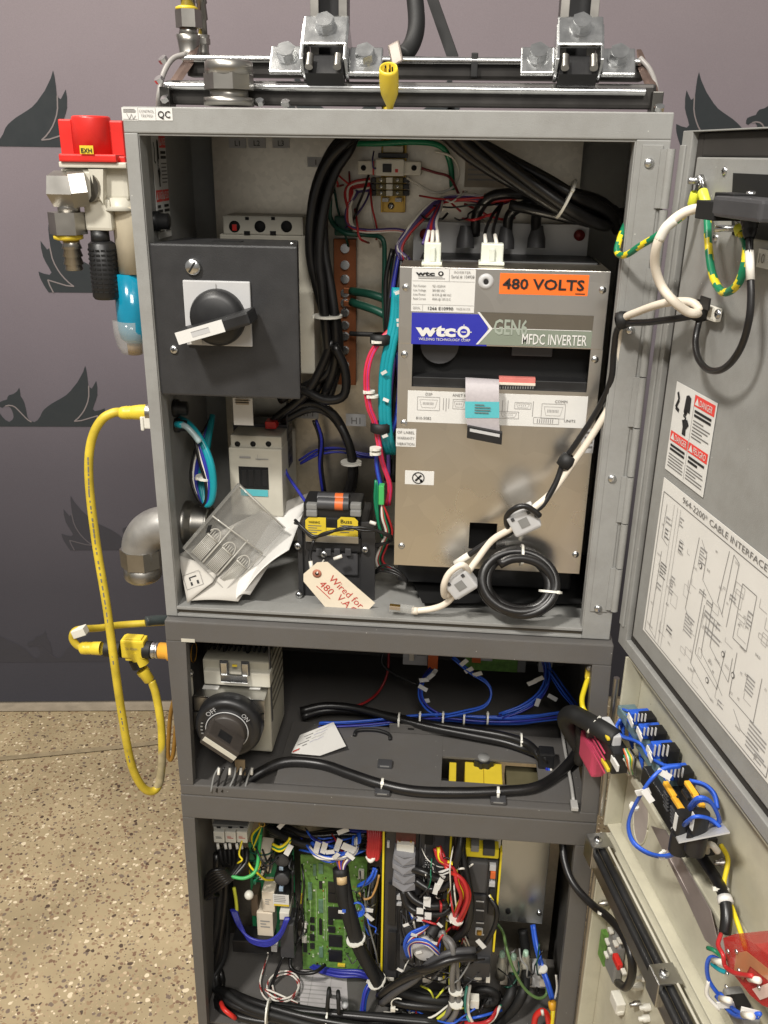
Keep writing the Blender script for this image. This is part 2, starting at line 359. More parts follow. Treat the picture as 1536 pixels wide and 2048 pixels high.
# floor: exposed-aggregate concrete
def floor_mat():
    m = bpy.data.materials.new('aggregate_floor'); m.use_nodes = True; nt = m.node_tree; b = nt.nodes['Principled BSDF']; N = nt.nodes.new; L = nt.links.new
    tc = N('ShaderNodeTexCoord'); src = tc.outputs['Object']
    n = N('ShaderNodeTexNoise'); n.inputs['Scale'].default_value = 5; n.inputs['Detail'].default_value = 8; L(src, n.inputs['Vector'])
    r0 = N('ShaderNodeValToRGB'); r0.color_ramp.elements[0].position = .3; r0.color_ramp.elements[1].position = .7
    r0.color_ramp.elements[0].color = (*s2l((154, 138, 108)), 1); r0.color_ramp.elements[1].color = (*s2l((184, 166, 132)), 1); L(n.outputs['Fac'], r0.inputs[0])
    cur = r0.outputs[0]
    wv = N('ShaderNodeTexNoise'); wv.inputs['Scale'].default_value = 60; L(src, wv.inputs['Vector'])
    mxv = N('ShaderNodeMix'); mxv.data_type = 'VECTOR'; mxv.inputs[0].default_value = .012; L(src, mxv.inputs[4]); L(wv.outputs['Color'], mxv.inputs[5])
    for sc, th, keep in ((165, .38, .62), (92, .35, .48), (54, .31, .26)):
        v = N('ShaderNodeTexVoronoi'); v.inputs['Scale'].default_value = sc; L(mxv.outputs[1], v.inputs['Vector'])
        ramp = N('ShaderNodeValToRGB'); ramp.color_ramp.interpolation = 'CONSTANT'; e = ramp.color_ramp.elements
        cols = [(0, (86, 70, 58)), (.10, (126, 100, 80)), (.28, (122, 106, 92)), (.44, (172, 150, 120)), (.62, (150, 126, 98)), (.80, (198, 178, 146)), (.92, (224, 208, 178))]
        e[0].position = 0; e[0].color = (*s2l(cols[0][1]), 1); e[1].position = cols[1][0]; e[1].color = (*s2l(cols[1][1]), 1)
        for p_, c_ in cols[2:]:
            q = e.new(p_); q.color = (*s2l(c_), 1)
        sp = N('ShaderNodeSeparateColor'); L(v.outputs['Color'], sp.inputs[0]); L(sp.outputs[0], ramp.inputs[0])
        # stone mask: close to the cell centre and a random choice of cells
        rr = N('ShaderNodeMapRange'); rr.inputs[3].default_value = th * .5; rr.inputs[4].default_value = th * 1.5; L(sp.outputs[2], rr.inputs[0])
        lt = N('ShaderNodeMath'); lt.operation = 'LESS_THAN'; L(v.outputs['Distance'], lt.inputs[0]); L(rr.outputs[0], lt.inputs[1])
        k = N('ShaderNodeMath'); k.operation = 'LESS_THAN'; L(sp.outputs[1], k.inputs[0]); k.inputs[1].default_value = keep
        mu = N('ShaderNodeMath'); mu.operation = 'MULTIPLY'; L(lt.outputs[0], mu.inputs[0]); L(k.outputs[0], mu.inputs[1])
        mx = N('ShaderNodeMix'); mx.data_type = 'RGBA'; L(mu.outputs[0], mx.inputs[0]); L(cur, mx.inputs[6]); L(ramp.outputs[0], mx.inputs[7]); cur = mx.outputs[2]
    st = N('ShaderNodeTexNoise'); st.inputs['Scale'].default_value = 1.6; st.inputs['Detail'].default_value = 8; L(src, st.inputs['Vector'])
    sr = N('ShaderNodeMapRange'); sr.inputs[1].default_value = .35; sr.inputs[2].default_value = .7; sr.inputs[3].default_value = .78; sr.inputs[4].default_value = 1.08; L(st.outputs['Fac'], sr.inputs[0])
    sm = N('ShaderNodeMix'); sm.data_type = 'RGBA'; sm.blend_type = 'MULTIPLY'; sm.inputs[0].default_value = 1; L(cur, sm.inputs[6]); cb = N('ShaderNodeCombineColor')
    for i in range(3): L(sr.outputs[0], cb.inputs[i])
    L(cb.outputs[0], sm.inputs[7]); L(sm.outputs[2], b.inputs['Base Color'])
    rr_ = N('ShaderNodeMapRange'); rr_.inputs[3].default_value = .3; rr_.inputs[4].default_value = .6; L(st.outputs['Fac'], rr_.inputs[0]); L(rr_.outputs[0], b.inputs['Roughness'])
    return m
mb = MB(); mb.add([(-6, -6, FZ), (6, -6, FZ), (6, 6, FZ), (-6, 6, FZ)], [(0, 1, 2, 3)], floor_mat()); struct(mb.build('floor'))
# backdrop wall plane (runs through the two floor points where its hem meets the floor)
wa = PZ(0, 1410, FZ); wb = PZ(340, 1407, FZ); WR = (wb - wa).normalized(); WN = V((WR.y, -WR.x, 0))      # faces the camera
def Wp(px, py, off=0.0):
    d = ray(px, py); t = ((wa + WN * off - CO).dot(WN)) / d.dot(WN); return CO + d * t
def drop_mat():
    m = bpy.data.materials.new('printed_fabric_falloff'); m.use_nodes = True; nt = m.node_tree; b = nt.nodes['Principled BSDF']; N = nt.nodes.new; L = nt.links.new
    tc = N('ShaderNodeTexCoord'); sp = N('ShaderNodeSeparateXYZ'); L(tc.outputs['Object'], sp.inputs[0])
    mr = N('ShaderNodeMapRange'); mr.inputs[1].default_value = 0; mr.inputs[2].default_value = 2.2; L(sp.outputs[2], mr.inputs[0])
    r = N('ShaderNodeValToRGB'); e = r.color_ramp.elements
    st = [(0, (57, 57, 65)), (.18, (64, 62, 69)), (.34, (82, 78, 85)), (.5, (104, 97, 104)), (.68, (121, 112, 118)), (1, (134, 125, 128))]  # printed gradient, with the lamp falloff down the cloth also painted in
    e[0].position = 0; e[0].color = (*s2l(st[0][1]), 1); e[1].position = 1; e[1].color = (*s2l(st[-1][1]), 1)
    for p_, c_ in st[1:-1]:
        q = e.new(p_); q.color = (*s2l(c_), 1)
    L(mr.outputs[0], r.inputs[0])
    wv = N('ShaderNodeTexNoise'); wv.inputs['Scale'].default_value = 420; wv.inputs['Detail'].default_value = 2; L(tc.outputs['Object'], wv.inputs['Vector'])
    mx = N('ShaderNodeMix'); mx.data_type = 'RGBA'; mx.blend_type = 'OVERLAY'; mx.inputs[0].default_value = .10; L(r.outputs[0], mx.inputs[6]); L(wv.outputs['Fac'], mx.inputs[7])
    bn = N('ShaderNodeTexNoise'); bn.inputs['Scale'].default_value = 2.2; bn.inputs['Detail'].default_value = 7; L(tc.outputs['Object'], bn.inputs['Vector'])
    m2 = N('ShaderNodeMix'); m2.data_type = 'RGBA'; m2.blend_type = 'OVERLAY'; m2.inputs[0].default_value = .16; L(mx.outputs[2], m2.inputs[6]); L(bn.outputs['Fac'], m2.inputs[7])
    L(m2.outputs[2], b.inputs['Base Color']); b.inputs['Roughness'].default_value = .85
    bp = N('ShaderNodeBump'); bp.inputs['Strength'].default_value = .12; bp.inputs['Distance'].default_value = .002; L(wv.outputs['Fac'], bp.inputs['Height']); L(bp.outputs[0], b.inputs['Normal'])
    return m
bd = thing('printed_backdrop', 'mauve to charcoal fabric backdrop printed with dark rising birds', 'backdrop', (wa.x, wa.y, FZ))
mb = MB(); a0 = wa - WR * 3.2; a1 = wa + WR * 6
# hem hangs a finger above the floor, cloth gently uneven
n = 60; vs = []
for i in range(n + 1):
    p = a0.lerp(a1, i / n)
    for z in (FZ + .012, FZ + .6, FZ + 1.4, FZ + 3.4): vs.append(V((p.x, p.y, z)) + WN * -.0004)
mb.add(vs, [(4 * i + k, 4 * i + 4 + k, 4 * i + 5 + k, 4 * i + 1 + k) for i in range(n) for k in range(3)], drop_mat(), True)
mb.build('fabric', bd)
BIRD = mat('bird_print', (38, 43, 46), .8, var=.05); BIRD2 = mat('faded_bird_print', (52, 51, 57), .8, var=.05); BLINE = mat('bird_print_line', (120, 112, 112), .8, var=0)
BL2 = mat('faded_print_line', (84, 80, 84), .8, var=0)
k0 = mpp(Wp(100, 850)) * 1.04
BIRD3 = mat('nearly_faded_print', (55, 54, 60), .8, var=.05); BL3 = mat('nearly_faded_line', (60, 58, 64), .8, var=0)
wing = [(23.6, 0), (23.6, 8.8), (30.6, 13), (36, 20), (41, 29), (46, 34.5), (51.7, 39), (61, 45.5), (71, 51), (81, 56.5), (90, 62), (99, 70), (106, 78), (114, 87), (120, 96), (127, 107), (132, 118.5), (133.4, 110), (133.8, 95), (133.4, 79), (139.6, 75), (145, 83), (149.5, 90), (150.2, 78), (148.4, 62), (145, 53), (141, 44.7), (137, 35), (141, 31), (151, 33), (160, 36.5), (159.5, 30), (158, 23.5), (155, 16), (152, 9.5), (146.6, 0)]
head = [(-24, 0), (-24, 8.8), (-17.6, 13), (-14.5, 18), (-14, 23.5), (-15, 30), (-17, 36), (-22, 42), (-28, 40.5), (-33, 37), (-37, 39), (-37.5, 44), (-36, 48), (-29, 51), (-22, 53), (-20, 58), (-17, 61.5), (-8, 64), (-1, 69), (4.2, 76), (4.6, 68), (4.2, 60.5), (7.5, 54), (9.5, 48), (11, 36), (11.3, 23.5), (12, 18), (15, 12), (23.6, 8.8), (23.6, 0)]
lines = [[(134.5, 80), (132.6, 60.5), (129.6, 50), (125.5, 41), (121, 33), (115, 25), (108, 17.5), (100, 11), (113, 12.3), (127, 16.5), (145, 22), (143, 13), (138, 0)]]
hline = [(-26, 40.5), (-20, 42), (-13, 41), (-8, 38), (-3, 32), (2.5, 25), (8, 18), (13, 12.5), (18, 9.5)]
def bird(px, py, m1, m2, sc=1.0):
    o = Wp(px, py, .0006); f = lambda x, y, of=0: o + WR * (x * k0 * sc) + Z * (y * k0 * sc) + WN * of
    mb = MB()
    def fill(poly):
        me = bmesh.new(); vs_ = [me.verts.new(f(x, y)) for x, y in poly]; fc = me.faces.new(vs_); fc.normal_update()
        bmesh.ops.triangulate(me, faces=[fc]); me.verts.index_update()
        mb.add([v.co[:] for v in me.verts], [[v.index for v in q.verts] for q in me.faces], m1); me.free()
    fill(wing); fill([(-x, y) for x, y in wing[::-1]]); fill(head)
    for ln, sg in [(l_, s_) for l_ in lines for s_ in (1, -1)] + [(hline, 1)]:
        for i in range(len(ln) - 1):
            a, b = V(ln[i]), V(ln[i + 1]); d = (b - a).normalized(); e = V((-d.y, d.x)) * 1.15; d = d * .5
            mb.add([f(sg * q.x, q.y, .0006 + i * .00002) for q in (a - e - d, b - e + d, b + e + d, a + e - d)], [(0, 1, 2, 3)], m2)
    mb.build('printed_bird', bd)
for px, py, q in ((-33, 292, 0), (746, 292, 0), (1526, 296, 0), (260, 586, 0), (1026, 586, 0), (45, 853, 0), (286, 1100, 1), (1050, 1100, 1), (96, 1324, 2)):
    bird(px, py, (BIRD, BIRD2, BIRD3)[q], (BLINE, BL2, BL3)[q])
# saw-cut joint in the floor and the grey strip under the hem
JM = mat('floor_joint_filler', (142, 127, 101), .8, var=.2, scale=30)
mb = MB(); path = [PZ(-60, 1525, FZ), PZ(100, 1510, FZ), PZ(240, 1496, FZ), PZ(340, 1484, FZ), PZ(700, 1440, FZ)]
for i in range(len(path) - 1):
    a, b = path[i], path[i + 1]; d = (b - a).normalized(); e = V((-d.y, d.x, 0)) * .009
    mb.add([q + V((0, 0, .004)) for q in (a - e, b - e, b + e, a + e)], [(0, 1, 2, 3)], JM)
struct(mb.build('floor_joint'))
mb = MB(); SM = mat('grey_floor_strip', (150, 138, 120), .6, var=.15, scale=25)
a, b = PZ(-80, 1425, FZ), PZ(700, 1421, FZ); a2 = wa - WR * .3; b2 = wa + WR * 2.2
mb.add([V((q.x, q.y, FZ + .004)) for q in (a, b, b2 - WN * .3, a2 - WN * .3)], [(0, 1, 2, 3)], SM); struct(mb.build('floor_strip'))
# plain hall wall far behind the backdrop, a light ceiling above and the hall behind the photographer

# ================================================================== CABINETS
# --- upper light grey weld cabinet
wc = thing('weld_cabinet', 'light grey steel wall box with open door, on top of dark grey cabinet', 'cabinet', (0, .12, 0))
W2, HT, DP = .300, .638, .25
mb = MB(); t = .003
mb.box((-W2, .012, t), (-W2 + t, DP, HT - t), GREY); mb.box((W2 - t, .012, t), (W2, DP, HT - t), GREY)
mb.box((-W2, .012, HT - t), (W2, DP, HT), GREY); mb.box((-W2, .012, 0), (W2, DP, t), GREY); mb.box((-W2 + t, DP - t, t), (W2 - t, DP, HT - t), GREY)
mb.build('shell', wc)
mb = MB()
mb.box((-W2, 0, .611), (W2, .012, HT), GREY, .0015)
mb.box((-W2, 0, 0), (-.2845, .0118, .611), GREY, .0012); mb.box((.264, 0, 0), (W2, .0118, .611), GREY, .0012)
mb.box((-.2845, .006, .003), (.264, .0118, .0125), BRN); mb.box((-.2845, .0002, 0), (.264, .0118, .0035), GREY, .0008)
mb.box((-.2845, 0, .0105), (.264, .030, .0150), GREY, .001)                # lips folded inwards
mb.box((-.2845, .002, .6085), (.264, .022, .6112), GREY, .0008); mb.box((-.286, .002, .012), (-.2835, .026, .611), GREY, .0008); mb.box((.2625, .002, .012), (.2652, .020, .611), GREY, .0008)
mb.build('front_frame', wc)
mb = MB(); bx = [(-.262, .02), (.232, .02), (.248, .04), (.25, .2), (.25, .42), (.235, .445), (.235, .628), (-.262, .628)]
mb.prism([(x, .228, z) for x, z in bx], (0, .003, 0), GALV); mb.build('mounting_plate', wc)
mb = MB(); mb.prism([PZ(820, 1150, .0155), PZ(845, 1205, .0155), PZ(1172, 1206, .0155), PZ(1180, 1150, .0155), PZ(1180, 1110, .0155), PZ(820, 1112, .0155)], (0, 0, -.001), HOLE); mb.build('floor_opening', wc)
# hinge: leaf with knuckles
mb = MB(); mb.box((.2705, -.002, .042), (.2925, -.0001, .606), GREY, .0006)
kz = [.045 + i * (.558 / 9) for i in range(10)]
for i in range(9):
    c = V((.3005, -.004, 0)); mb.cyl(c + Z * (kz[i] + .0008), c + Z * (kz[i + 1] - .0008), .0046, GREY, 16)
    if i % 2 == 0: mb.box((.29, -.004, kz[i] + .001), (.3, -.0002, kz[i + 1] - .001), GREY)
mb.build('hinge', wc)
for px, py in ((1298, 326), (1260, 660), (1224, 957), (1196, 1217)): screw(wc, P(px, py, -.002), (0, -1, 0), .0054, 'hinge_screw', cross=False)
# stickers on the top left corner of the frame
l = plab(244, 215, 276, 241, 0, th=.0004); l.lines(.1, .1, .9, .42, 3, INK3); l.pl([(.3, .45), (.45, .9), (.6, .5), (.7, .9), (.85, .6)], .04, INK3); l.r(.05, .88, .95, .92, INK3); l.build('sticker', wc)
l = plab(277, 216, 311, 241, 0, th=.0004); l.t('CONTROL', .06, .36, .22, INK2, w=.88); l.t('TESTED', .14, .72, .2, INK2, w=.72); l.build('sticker', wc)
l = plab(312, 216, 345, 241, 0, th=.0004); l.t('QC', .12, .78, .56, INK, w=.76, bold=.01); l.build('sticker', wc)
# door pan with raised rim and gasket
dw, dz0, dz1 = .565, .001, .620
mb = MB(); c = lambda s0, s1, z0, z1, o0, o1, mt, bv=.001: mb.obox(DS((s0 + s1) / 2, (z0 + z1) / 2, (o0 + o1) / 2), DD * (s1 - s0) / 2, DN * (-(o1 - o0) / 2), Z * (z1 - z0) / 2, mt, bv)
c(.0, dw, dz0, dz1, -.022, -.019, GREY); c(-.0075, .0155, dz0, dz1, -.0185, .0, GREY); c(.0, dw, dz1 - .0015, dz1, -.019, 0, GREY, .0005); c(.016, dw, dz0, dz0 + .016, -.0187, .0, GREY)
c(-.006, .006, .03, .606, 0, .0025, GREY)
dr = mb.build('door', wc)
mb = MB(); c(.0158, .030, .0165, .617, -.0188, -.006, GASK, .002); c(.030, dw, .0165, .031, -.0188, -.0062, GASK, .002); c(.030, dw, .595, .6175, -.0188, -.006, GASK, .002); mb.build('door_gasket', dr)
mb = MB(); c(.0302, dw - .01, .0312, .5945, -.0188, -.001, GREY, .0015); mb.build('door_liner', dr)
for px, py in ((1450, 342), (1432, 475)):
    screw(dr, D(px, py, -.001), DN, .0042, 'stud')
# mating connector cut-out in the door liner
mb = MB(); q = [D(1466, 346, -.0004), D(1600, 352, -.0004), D(1600, 492, -.0004), D(1464, 470, -.0004), D(1462, 418, -.0004)]; mb.prism(q, DN * -.0004, HOLE); mb.build('door_cutout', dr)
# danger label
def danger(tl, R, U, w, h, parent, name='danger_label'):
    l = Lab(tl, R, U, w, h, WHITE, .0005)
    l.r(.50, .03, .98, .15, LRED); l.r(.03, .54, .485, .65, LRED); l.r(.51, .54, .98, .65, LRED)
    for x, y, tx in ((.5, .15, 'DANGER'), (.03, .65, 'DANGER'), (.51, .65, 'PELIGRO')):
        l.poly([(x + .02, y - .02), (x + .12, y - .02), (x + .07, y - .10)], WHITE, 2); l.t(tx, x + .14, y - .025, .07, WHITE, w=.30, l=3)
    l.lines(.54, .18, .94, .27, 2, INK, .6); l.lines(.54, .29, .95, .50, 6, INK2, .35)
    l.lines(.07, .68, .45, .77, 2, INK, .6); l.lines(.06, .79, .46, .96, 5, INK2, .35)
    l.lines(.55, .68, .94, .77, 2, INK, .6); l.lines(.54, .79, .95, .96, 5, INK2, .35)
    l.r(.495, .03, .502, .53, INK3); l.r(.495, .54, .502, .97, INK3)
    # hand, bolt and arc of the shock pictogram
    l.poly([(.30, .09), (.36, .07), (.42, .09), (.43, .26), (.38, .25), (.34, .31), (.28, .27)], INK); l.poly([(.27, .36), (.40, .33), (.45, .38), (.39, .44), (.40, .51), (.31, .51), (.31, .43)], INK)
    l.pl([(.36, .23), (.29, .31), (.36, .32), (.30, .38)], .02, INK); l.pl([(.08, .10), (.13, .17), (.07, .27), (.16, .29)], .045, INK)
    return l.build(name, parent)
danger(DS(.058, .366, 0), DD, Z, .093, .101, dr)
# wiring diagram sheet
L_ = Lab(DS(.059, .2545, 0), DD, Z, .292, .198, PAPER, .0005)
l = L_; l.t('964-2200* CABLE INTERFACE', .18, .052, .036, INK2, w=.6)
bd_ = [(.02, .075), (.98, .075), (.98, .98), (.02, .98), (.02, .075)]; l.pl(bd_, .003, INK2)
for x in (.12, .15, .175): l.pl([(x, .10), (x, .97)], .0018, INK3)
for q in ([(.34, .16), (.32, .60), (.38, .66)], [(.36, .16), (.41, .22), (.41, .36), (.5, .42), (.5, .62)], [(.55, .10), (.53, .40), (.58, .45)], [(.58, .10), (.57, .44)], [(.62, .12), (.61, .48)], [(.62, .12), (.58, .10)], [(.43, .40), (.42, .86), (.60, .93)], [(.45, .48), (.44, .78), (.62, .84), (.63, .6)], [(.66, .2), (.66, .5), (.75, .5), (.75, .2), (.66, .2)], [(.48, .56), (.48, .74), (.6, .8), (.66, .84)], [(.53, .5), (.53, .66), (.68, .74), (.68, .6)], [(.7, .55), (.7, .8), (.86, .8), (.86, .55)], [(.06, .13), (.055, .34), (.11, .36)], [(.07, .42), (.06, .94), (.12, .96)], [(.74, .84), (.8, .9), (.92, .9)]): l.pl(q, .0024, INK2)
for x, y, w_, h_ in ((.07, .20, .05, .05), (.075, .27, .04, .07), (.08, .48, .05, .10), (.07, .62, .04, .05), (.18, .14, .03, .06), (.2, .27, .04, .07), (.18, .5, .03, .12), (.36, .20, .05, .11), (.33, .62, .07, .12), (.46, .50, .10, .05), (.48, .58, .12, .05), (.40, .42, .05, .03), (.46, .44, .04, .03), (.55, .50, .03, .05), (.64, .88, .04, .04), (.2, .8, .05, .05), (.72, .3, .03, .1), (.78, .6, .05, .1), (.6, .3, .04, .04), (.9, .93, .07, .04)):
    l.lines(x, y, x + w_, y + h_, max(2, int(h_ / .018)), INK3 if (x * 100) % 3 < 1.4 else INK2, .38); l.pl([(x, y), (x + w_, y)], .0015, INK3); l.pl([(x, y), (x, y + h_)], .0015, INK3)
for x, y in ((.62, .63), (.7, .68), (.38, .3), (.55, .85)):
    l.poly([(x + .012 * math.cos(g * .785), y + .018 * math.sin(g * .785)) for g in range(8)], INK2); l.poly([(x + .007 * math.cos(g * .785), y + .011 * math.sin(g * .785)) for g in range(8)], PAPER, 3)
l.lines(.84, .80, .96, .96, 7, INK3, .4)
rd_ = random.Random(17)
for i in range(48):                               # small lettering and device symbols of the drawing
    x, y = rd_.choice((.04, .13, .15, .2, .34, .41, .46, .53, .58, .63, .68, .74, .8, .88)) + rd_.uniform(-.01, .03), rd_.uniform(.12, .93)
    l.t(rd_.choice(('CR1', 'TB2-4', '24VDC', 'SOL', 'GND', 'CH-2', 'PE', 'X1', 'BLK', 'WHT', 'J12', '0V', 'SHLD', 'RED', '10', '12')), x, y, .014, rd_.choice((INK2, INK3)))
for i in range(26):
    x, y = rd_.uniform(.1, .9), rd_.uniform(.14, .9); w_, h_ = rd_.uniform(.02, .06), rd_.uniform(.02, .09)
    if rd_.random() < .5: l.pl([(x, y), (x + w_, y), (x + w_, y + h_), (x, y + h_), (x, y)], .0014, INK3)
    else: l.pl([(x, y), (x, y + h_), (x + w_, y + h_)], .0016, INK3)
l.build('wiring_diagram', dr)
l = Lab(D(1519, 497, 0), DD, Z, .05, .016); l.t('10', .08, .75, .55, INK2); l.build('number_sticker', dr)
# label on the left inner wall
danger((-.2965, .080, .615), Y3, Z, .052, .125, wc, 'wall_label')
for px, tx in ((475, 'L1'), (514, 'L2'), (562, 'L3'), (632, '1')):
    y0 = 276 if px < 600 else 314
    l = plab(px - 17, y0, px + 17, y0 + 20, .2272, LPL); l.t(tx, .5, .78, .55, INK, al='C'); l.build('terminal_label', wc)
l = plab(930, 300, 1010, 375, .2272, mat('tan_label', (176, 164, 146), .6)); l.lines(.08, .1, .92, .9, 6, INK3, .35); l.build('plate_label', wc)
for px, py, tx in ((617, 825, '1M'), (712, 840, 'H1')):
    l = plab(px - 20, py - 12, px + 20, py + 12, .2272, LPL); l.t(tx, .5, .8, .55, INK2, al='C'); l.build('terminal_label', wc)
# --- middle dark extension cabinet, lower dark controller cabinet
def dark_box(root, xl0, xr0, xl1, xr1, z0, z1, ot, ob, ol, orr, yf, dep, lipr=.004):   # 0 = top, 1 = bottom ; opening z ot..ob, x ol..orr
    mb = MB(); yb = yf + dep; t = .003
    H = lambda a, b, c_, d, y0, y1, bv=.001: mb.hexa([(a[0], y0, a[1]), (b[0], y0, b[1]), (c_[0], y0, c_[1]), (d[0], y0, d[1]), (a[0], y1, a[1]), (b[0], y1, b[1]), (c_[0], y1, c_[1]), (d[0], y1, d[1])], DGREY, bv)
    H((xl0, ot), (xr0, ot), (xr0, z1), (xl0, z1), yf, yf + .016, .002)
    H((xl1, z0), (xr1, z0), (xr1, ob), (xl1, ob), yf, yf + .016, .002)
    H((xl1, ob), (ol[1], ob), (ol[0], ot), (xl0, ot), yf, yf + .0158); H((orr[1], ob), (xr1, ob), (xr0, ot), (orr[0], ot), yf, yf + .0158)
    mb.build('front_frame', root); mb = MB()
    H((xl1, z0), (xl1 + t, z0), (xl0 + t, z1), (xl0, z1), yf + .0162, yb, 0); H((xr1 - t, z0), (xr1, z0), (xr0, z1), (xr0 - t, z1), yf + .0162, yb, 0)
    H((xl1 + t, z0), (xr1 - t, z0), (xr0 - t, z1), (xl0 + t, z1), yb - t, yb, 0)
    if z1 > -.1: mb.box((xl0 + t, yf + .0162, z1 - t), (xr0 - t, yb - t, z1), DGREY)
    else: mb.box((xl0 + t, yf + .17, z1 - t), (xr0 - t, yb - t, z1), DGREY)
    if z0 < -.6: mb.box((xl1 + t, yf + .0162, z0), (xr1 - t, yb - t, z0 + t), DGREY)
    else: mb.box((xl1 + t, yf + .17, z0), (xr1 - t, yb - t, z0 + t), DGREY)
    mb.build('shell', root)
ec = thing('extension_cabinet', 'dark grey steel cabinet section with wide low opening and rotary handle, between the other two', 'cabinet', (0, .2, -.3))
YF = -.012
dark_box(ec, -.2995, .3045, -.2975, .312, -.2935, -.0015, -.0325, -.2755, (-.2715, -.2775), (.2795, .2875), YF, .42)
mb = MB()                                         # tray with a rectangular cut-out and a slotted rail at its back
zt = -.2745; yt = .15; cx0, cx1, cy0, cy1 = .087, .232, .036, .094
for a, b in (((-.16, yt + .01, zt), (cx0, YF + .017, zt - .004)), ((cx1, yt + .01, zt), (.296, YF + .017, zt - .004)), ((cx0, cy0, zt), (cx1, YF + .017, zt - .004)), ((cx0, yt + .01, zt), (cx1, cy1, zt - .004))):
    mb.box(a, b, DGREY, .0004)
mb.box((-.296, .16, zt - .013), (-.1602, YF + .017, zt - .017), DGREY)
mb.build('tray', ec)
mb = MB(); mb.box((.0, .146, zt + .0002), (.21, .150, zt + .016), DGREY, .001)
for i in range(8): mb.box((.03 + i * .023, .1455, zt + .008), (.04 + i * .023, .14585, zt + .011), HOLE)
mb.build('slotted_rail', ec)
mb = MB(); mb.box((-.2, .3, -.06), (.07, .303, -.2935 + .14), GALV); mb.build('back_plate', ec)
mb = MB(); mb.cyl((.3115, -.02, -.045), (.314, -.02, -.27), .004, NICK, 14); mb.build('hinge_pin', ec)
mb = MB(); mb.box((-.2775, -.0128, -.0275), (-.2585, -.0122, -.0325), OFFW); mb.build('paint_chip', ec)
lc = thing('controller_cabinet', 'dark grey steel controller cabinet at the bottom, full of circuit boards and drives', 'cabinet', (0, .2, FZ))
dark_box(lc, -.2985, .3125, -.3035, .3185, FZ + .02, -.2945, -.3365, FZ + .09, (-.2795, -.289), (.2855, .289), YF, .42)
mb = MB(); mb.box((-.298, .004, -.786), (.31, .19, -.790), DGREY); mb.build('bottom_tray', lc)
mb = MB(); mb.box((-.29, .20, -.32), (.30, .203, -.80), GALV); mb.build('mounting_plate', lc)
mb = MB(); mb.pbox(985, 1650, 1095, 1845, .15, .004, mat('cover_sheet', (176, 180, 182), .22, .9, var=.05, scale=8), .001); mb.build('cover_plate', lc)
mb = MB(); mb.cyl((.317, -.02, -.34), (.321, -.02, -.9), .004, NICK, 14); mb.build('hinge_pin', lc)
for sx in (-.26, .27):
    mb = MB(); mb.box((sx - .03, .02, FZ), (sx + .03, .36, FZ + .02), BLACK, .003); mb.build('foot', lc)
# beige doors of the two lower cabinets, standing open below the grey one
mb = MB()
def cc(s0, s1, z0, z1, o0, o1, mt, bv=.001): mb.obox(DS((s0 + s1) / 2, (z0 + z1) / 2, (o0 + o1) / 2), DD * (s1 - s0) / 2, DN * (-(o1 - o0) / 2), Z * (z1 - z0) / 2, mt, bv)
cc(.012, .60, -.284, -.010, -.032, -.029, BEIGE); cc(.012, .016, -.284, -.010, -.029, -.004, BEIGE); cc(.016, .60, -.284, -.281, -.0288, -.008, BEIGE); cc(.016, .60, -.013, -.010, -.0288, -.008, BEIGE)
d2 = mb.build('door', ec)
mb = MB(); cc(.03, .60, -.165, -.152, -.0285, -.006, BEIGE, .002); cc(.03, .6, -.279, -.1655, -.0288, -.022, BEIGE); mb.build('door_stiffener', d2)
mb = MB(); g = [DS(.083 + .022 * math.cos(q * .2618), -.214 + .040 * math.sin(q * .2618), -.0215) for q in range(24)]; mb.prism(g, DN * -.0004, mat('oval_backing', (176, 166, 160), .5)); mb.build('oval_window', d2)
mb = MB(); g = [DS(.083 + .022 * math.cos(q * .2618), -.214 + .040 * math.sin(q * .2618), -.0215) for q in range(25)]; mb.tube(g, .0012, BEIGE, n=6, res=2); mb.build('oval_rim', d2)
mb = MB(); cc(.012, .60, -.9, -.300, -.032, -.029, BEIGE); cc(.012, .016, -.9, -.300, -.029, -.004, BEIGE); cc(.016, .6, -.303, -.300, -.0288, -.008, BEIGE); cc(.03, .6, -.36, -.345, -.0288, -.012, BEIGE, .002)
cc(.055, .6, -.9, -.3605, -.0288, -.024, BEIGE)
d3 = mb.build('door', lc)
# ================================================================== OUTSIDE, LEFT
def sp(px, py, Y): return mpp(P(px, py, Y))
def vlathe(mb, px, py0, py1, Y, prof, mt, n=24, top=None, bot=None):      # vertical lathe; profile [(fraction down, radius px)]
    a, b = P(px, py0, Y), P(px, py1, Y); k = mpp(a); h = a.z - b.z
    mb.lathe((a.x, Y, a.z), -Z, [(0, 0)] + [(f * h, r * k) for f, r in prof] + [(prof[-1][0] * h, 0)], mt, n); return mb
def vhex(mb, px, py0, py1, Y, rpx, mt, n=6):
    a, b = P(px, py0, Y), P(px, py1, Y); k = mpp(a); mb.cyl((a.x, Y, a.z), (a.x, Y, b.z), rpx * k, mt, n, smooth=False); return mb
vx = thing('lockout_valve', 'red capped air lockout valve with teal bowl and silencer on left of grey box', 'air valve', P(200, 560, .1))
YV = .10
mb = MB(); vlathe(mb, 181, 232, 322, YV, [(0, 34), (.02, 37), (.06, 38), (1, 39)], RED, 32); mb.pbox(119, 238, 145, 318, YV - .006, .02, RED, .002); mb.pbox(214, 241, 247, 320, YV - .002, .02, RED, .002)
mb.pbox(117, 308, 232, 324, YV - .03, .05, RED, .002); mb.pbox(200, 312, 250, 326, YV - .02, .04, RED, .002); cap = mb.build('red_cap', vx)
l = plab(160, 291, 187, 308, YV - .0312, YELP, th=.0008); l.t('EXH', .1, .85, .55, INK, w=.8, bold=.02); l.build('exhaust_sign', cap)
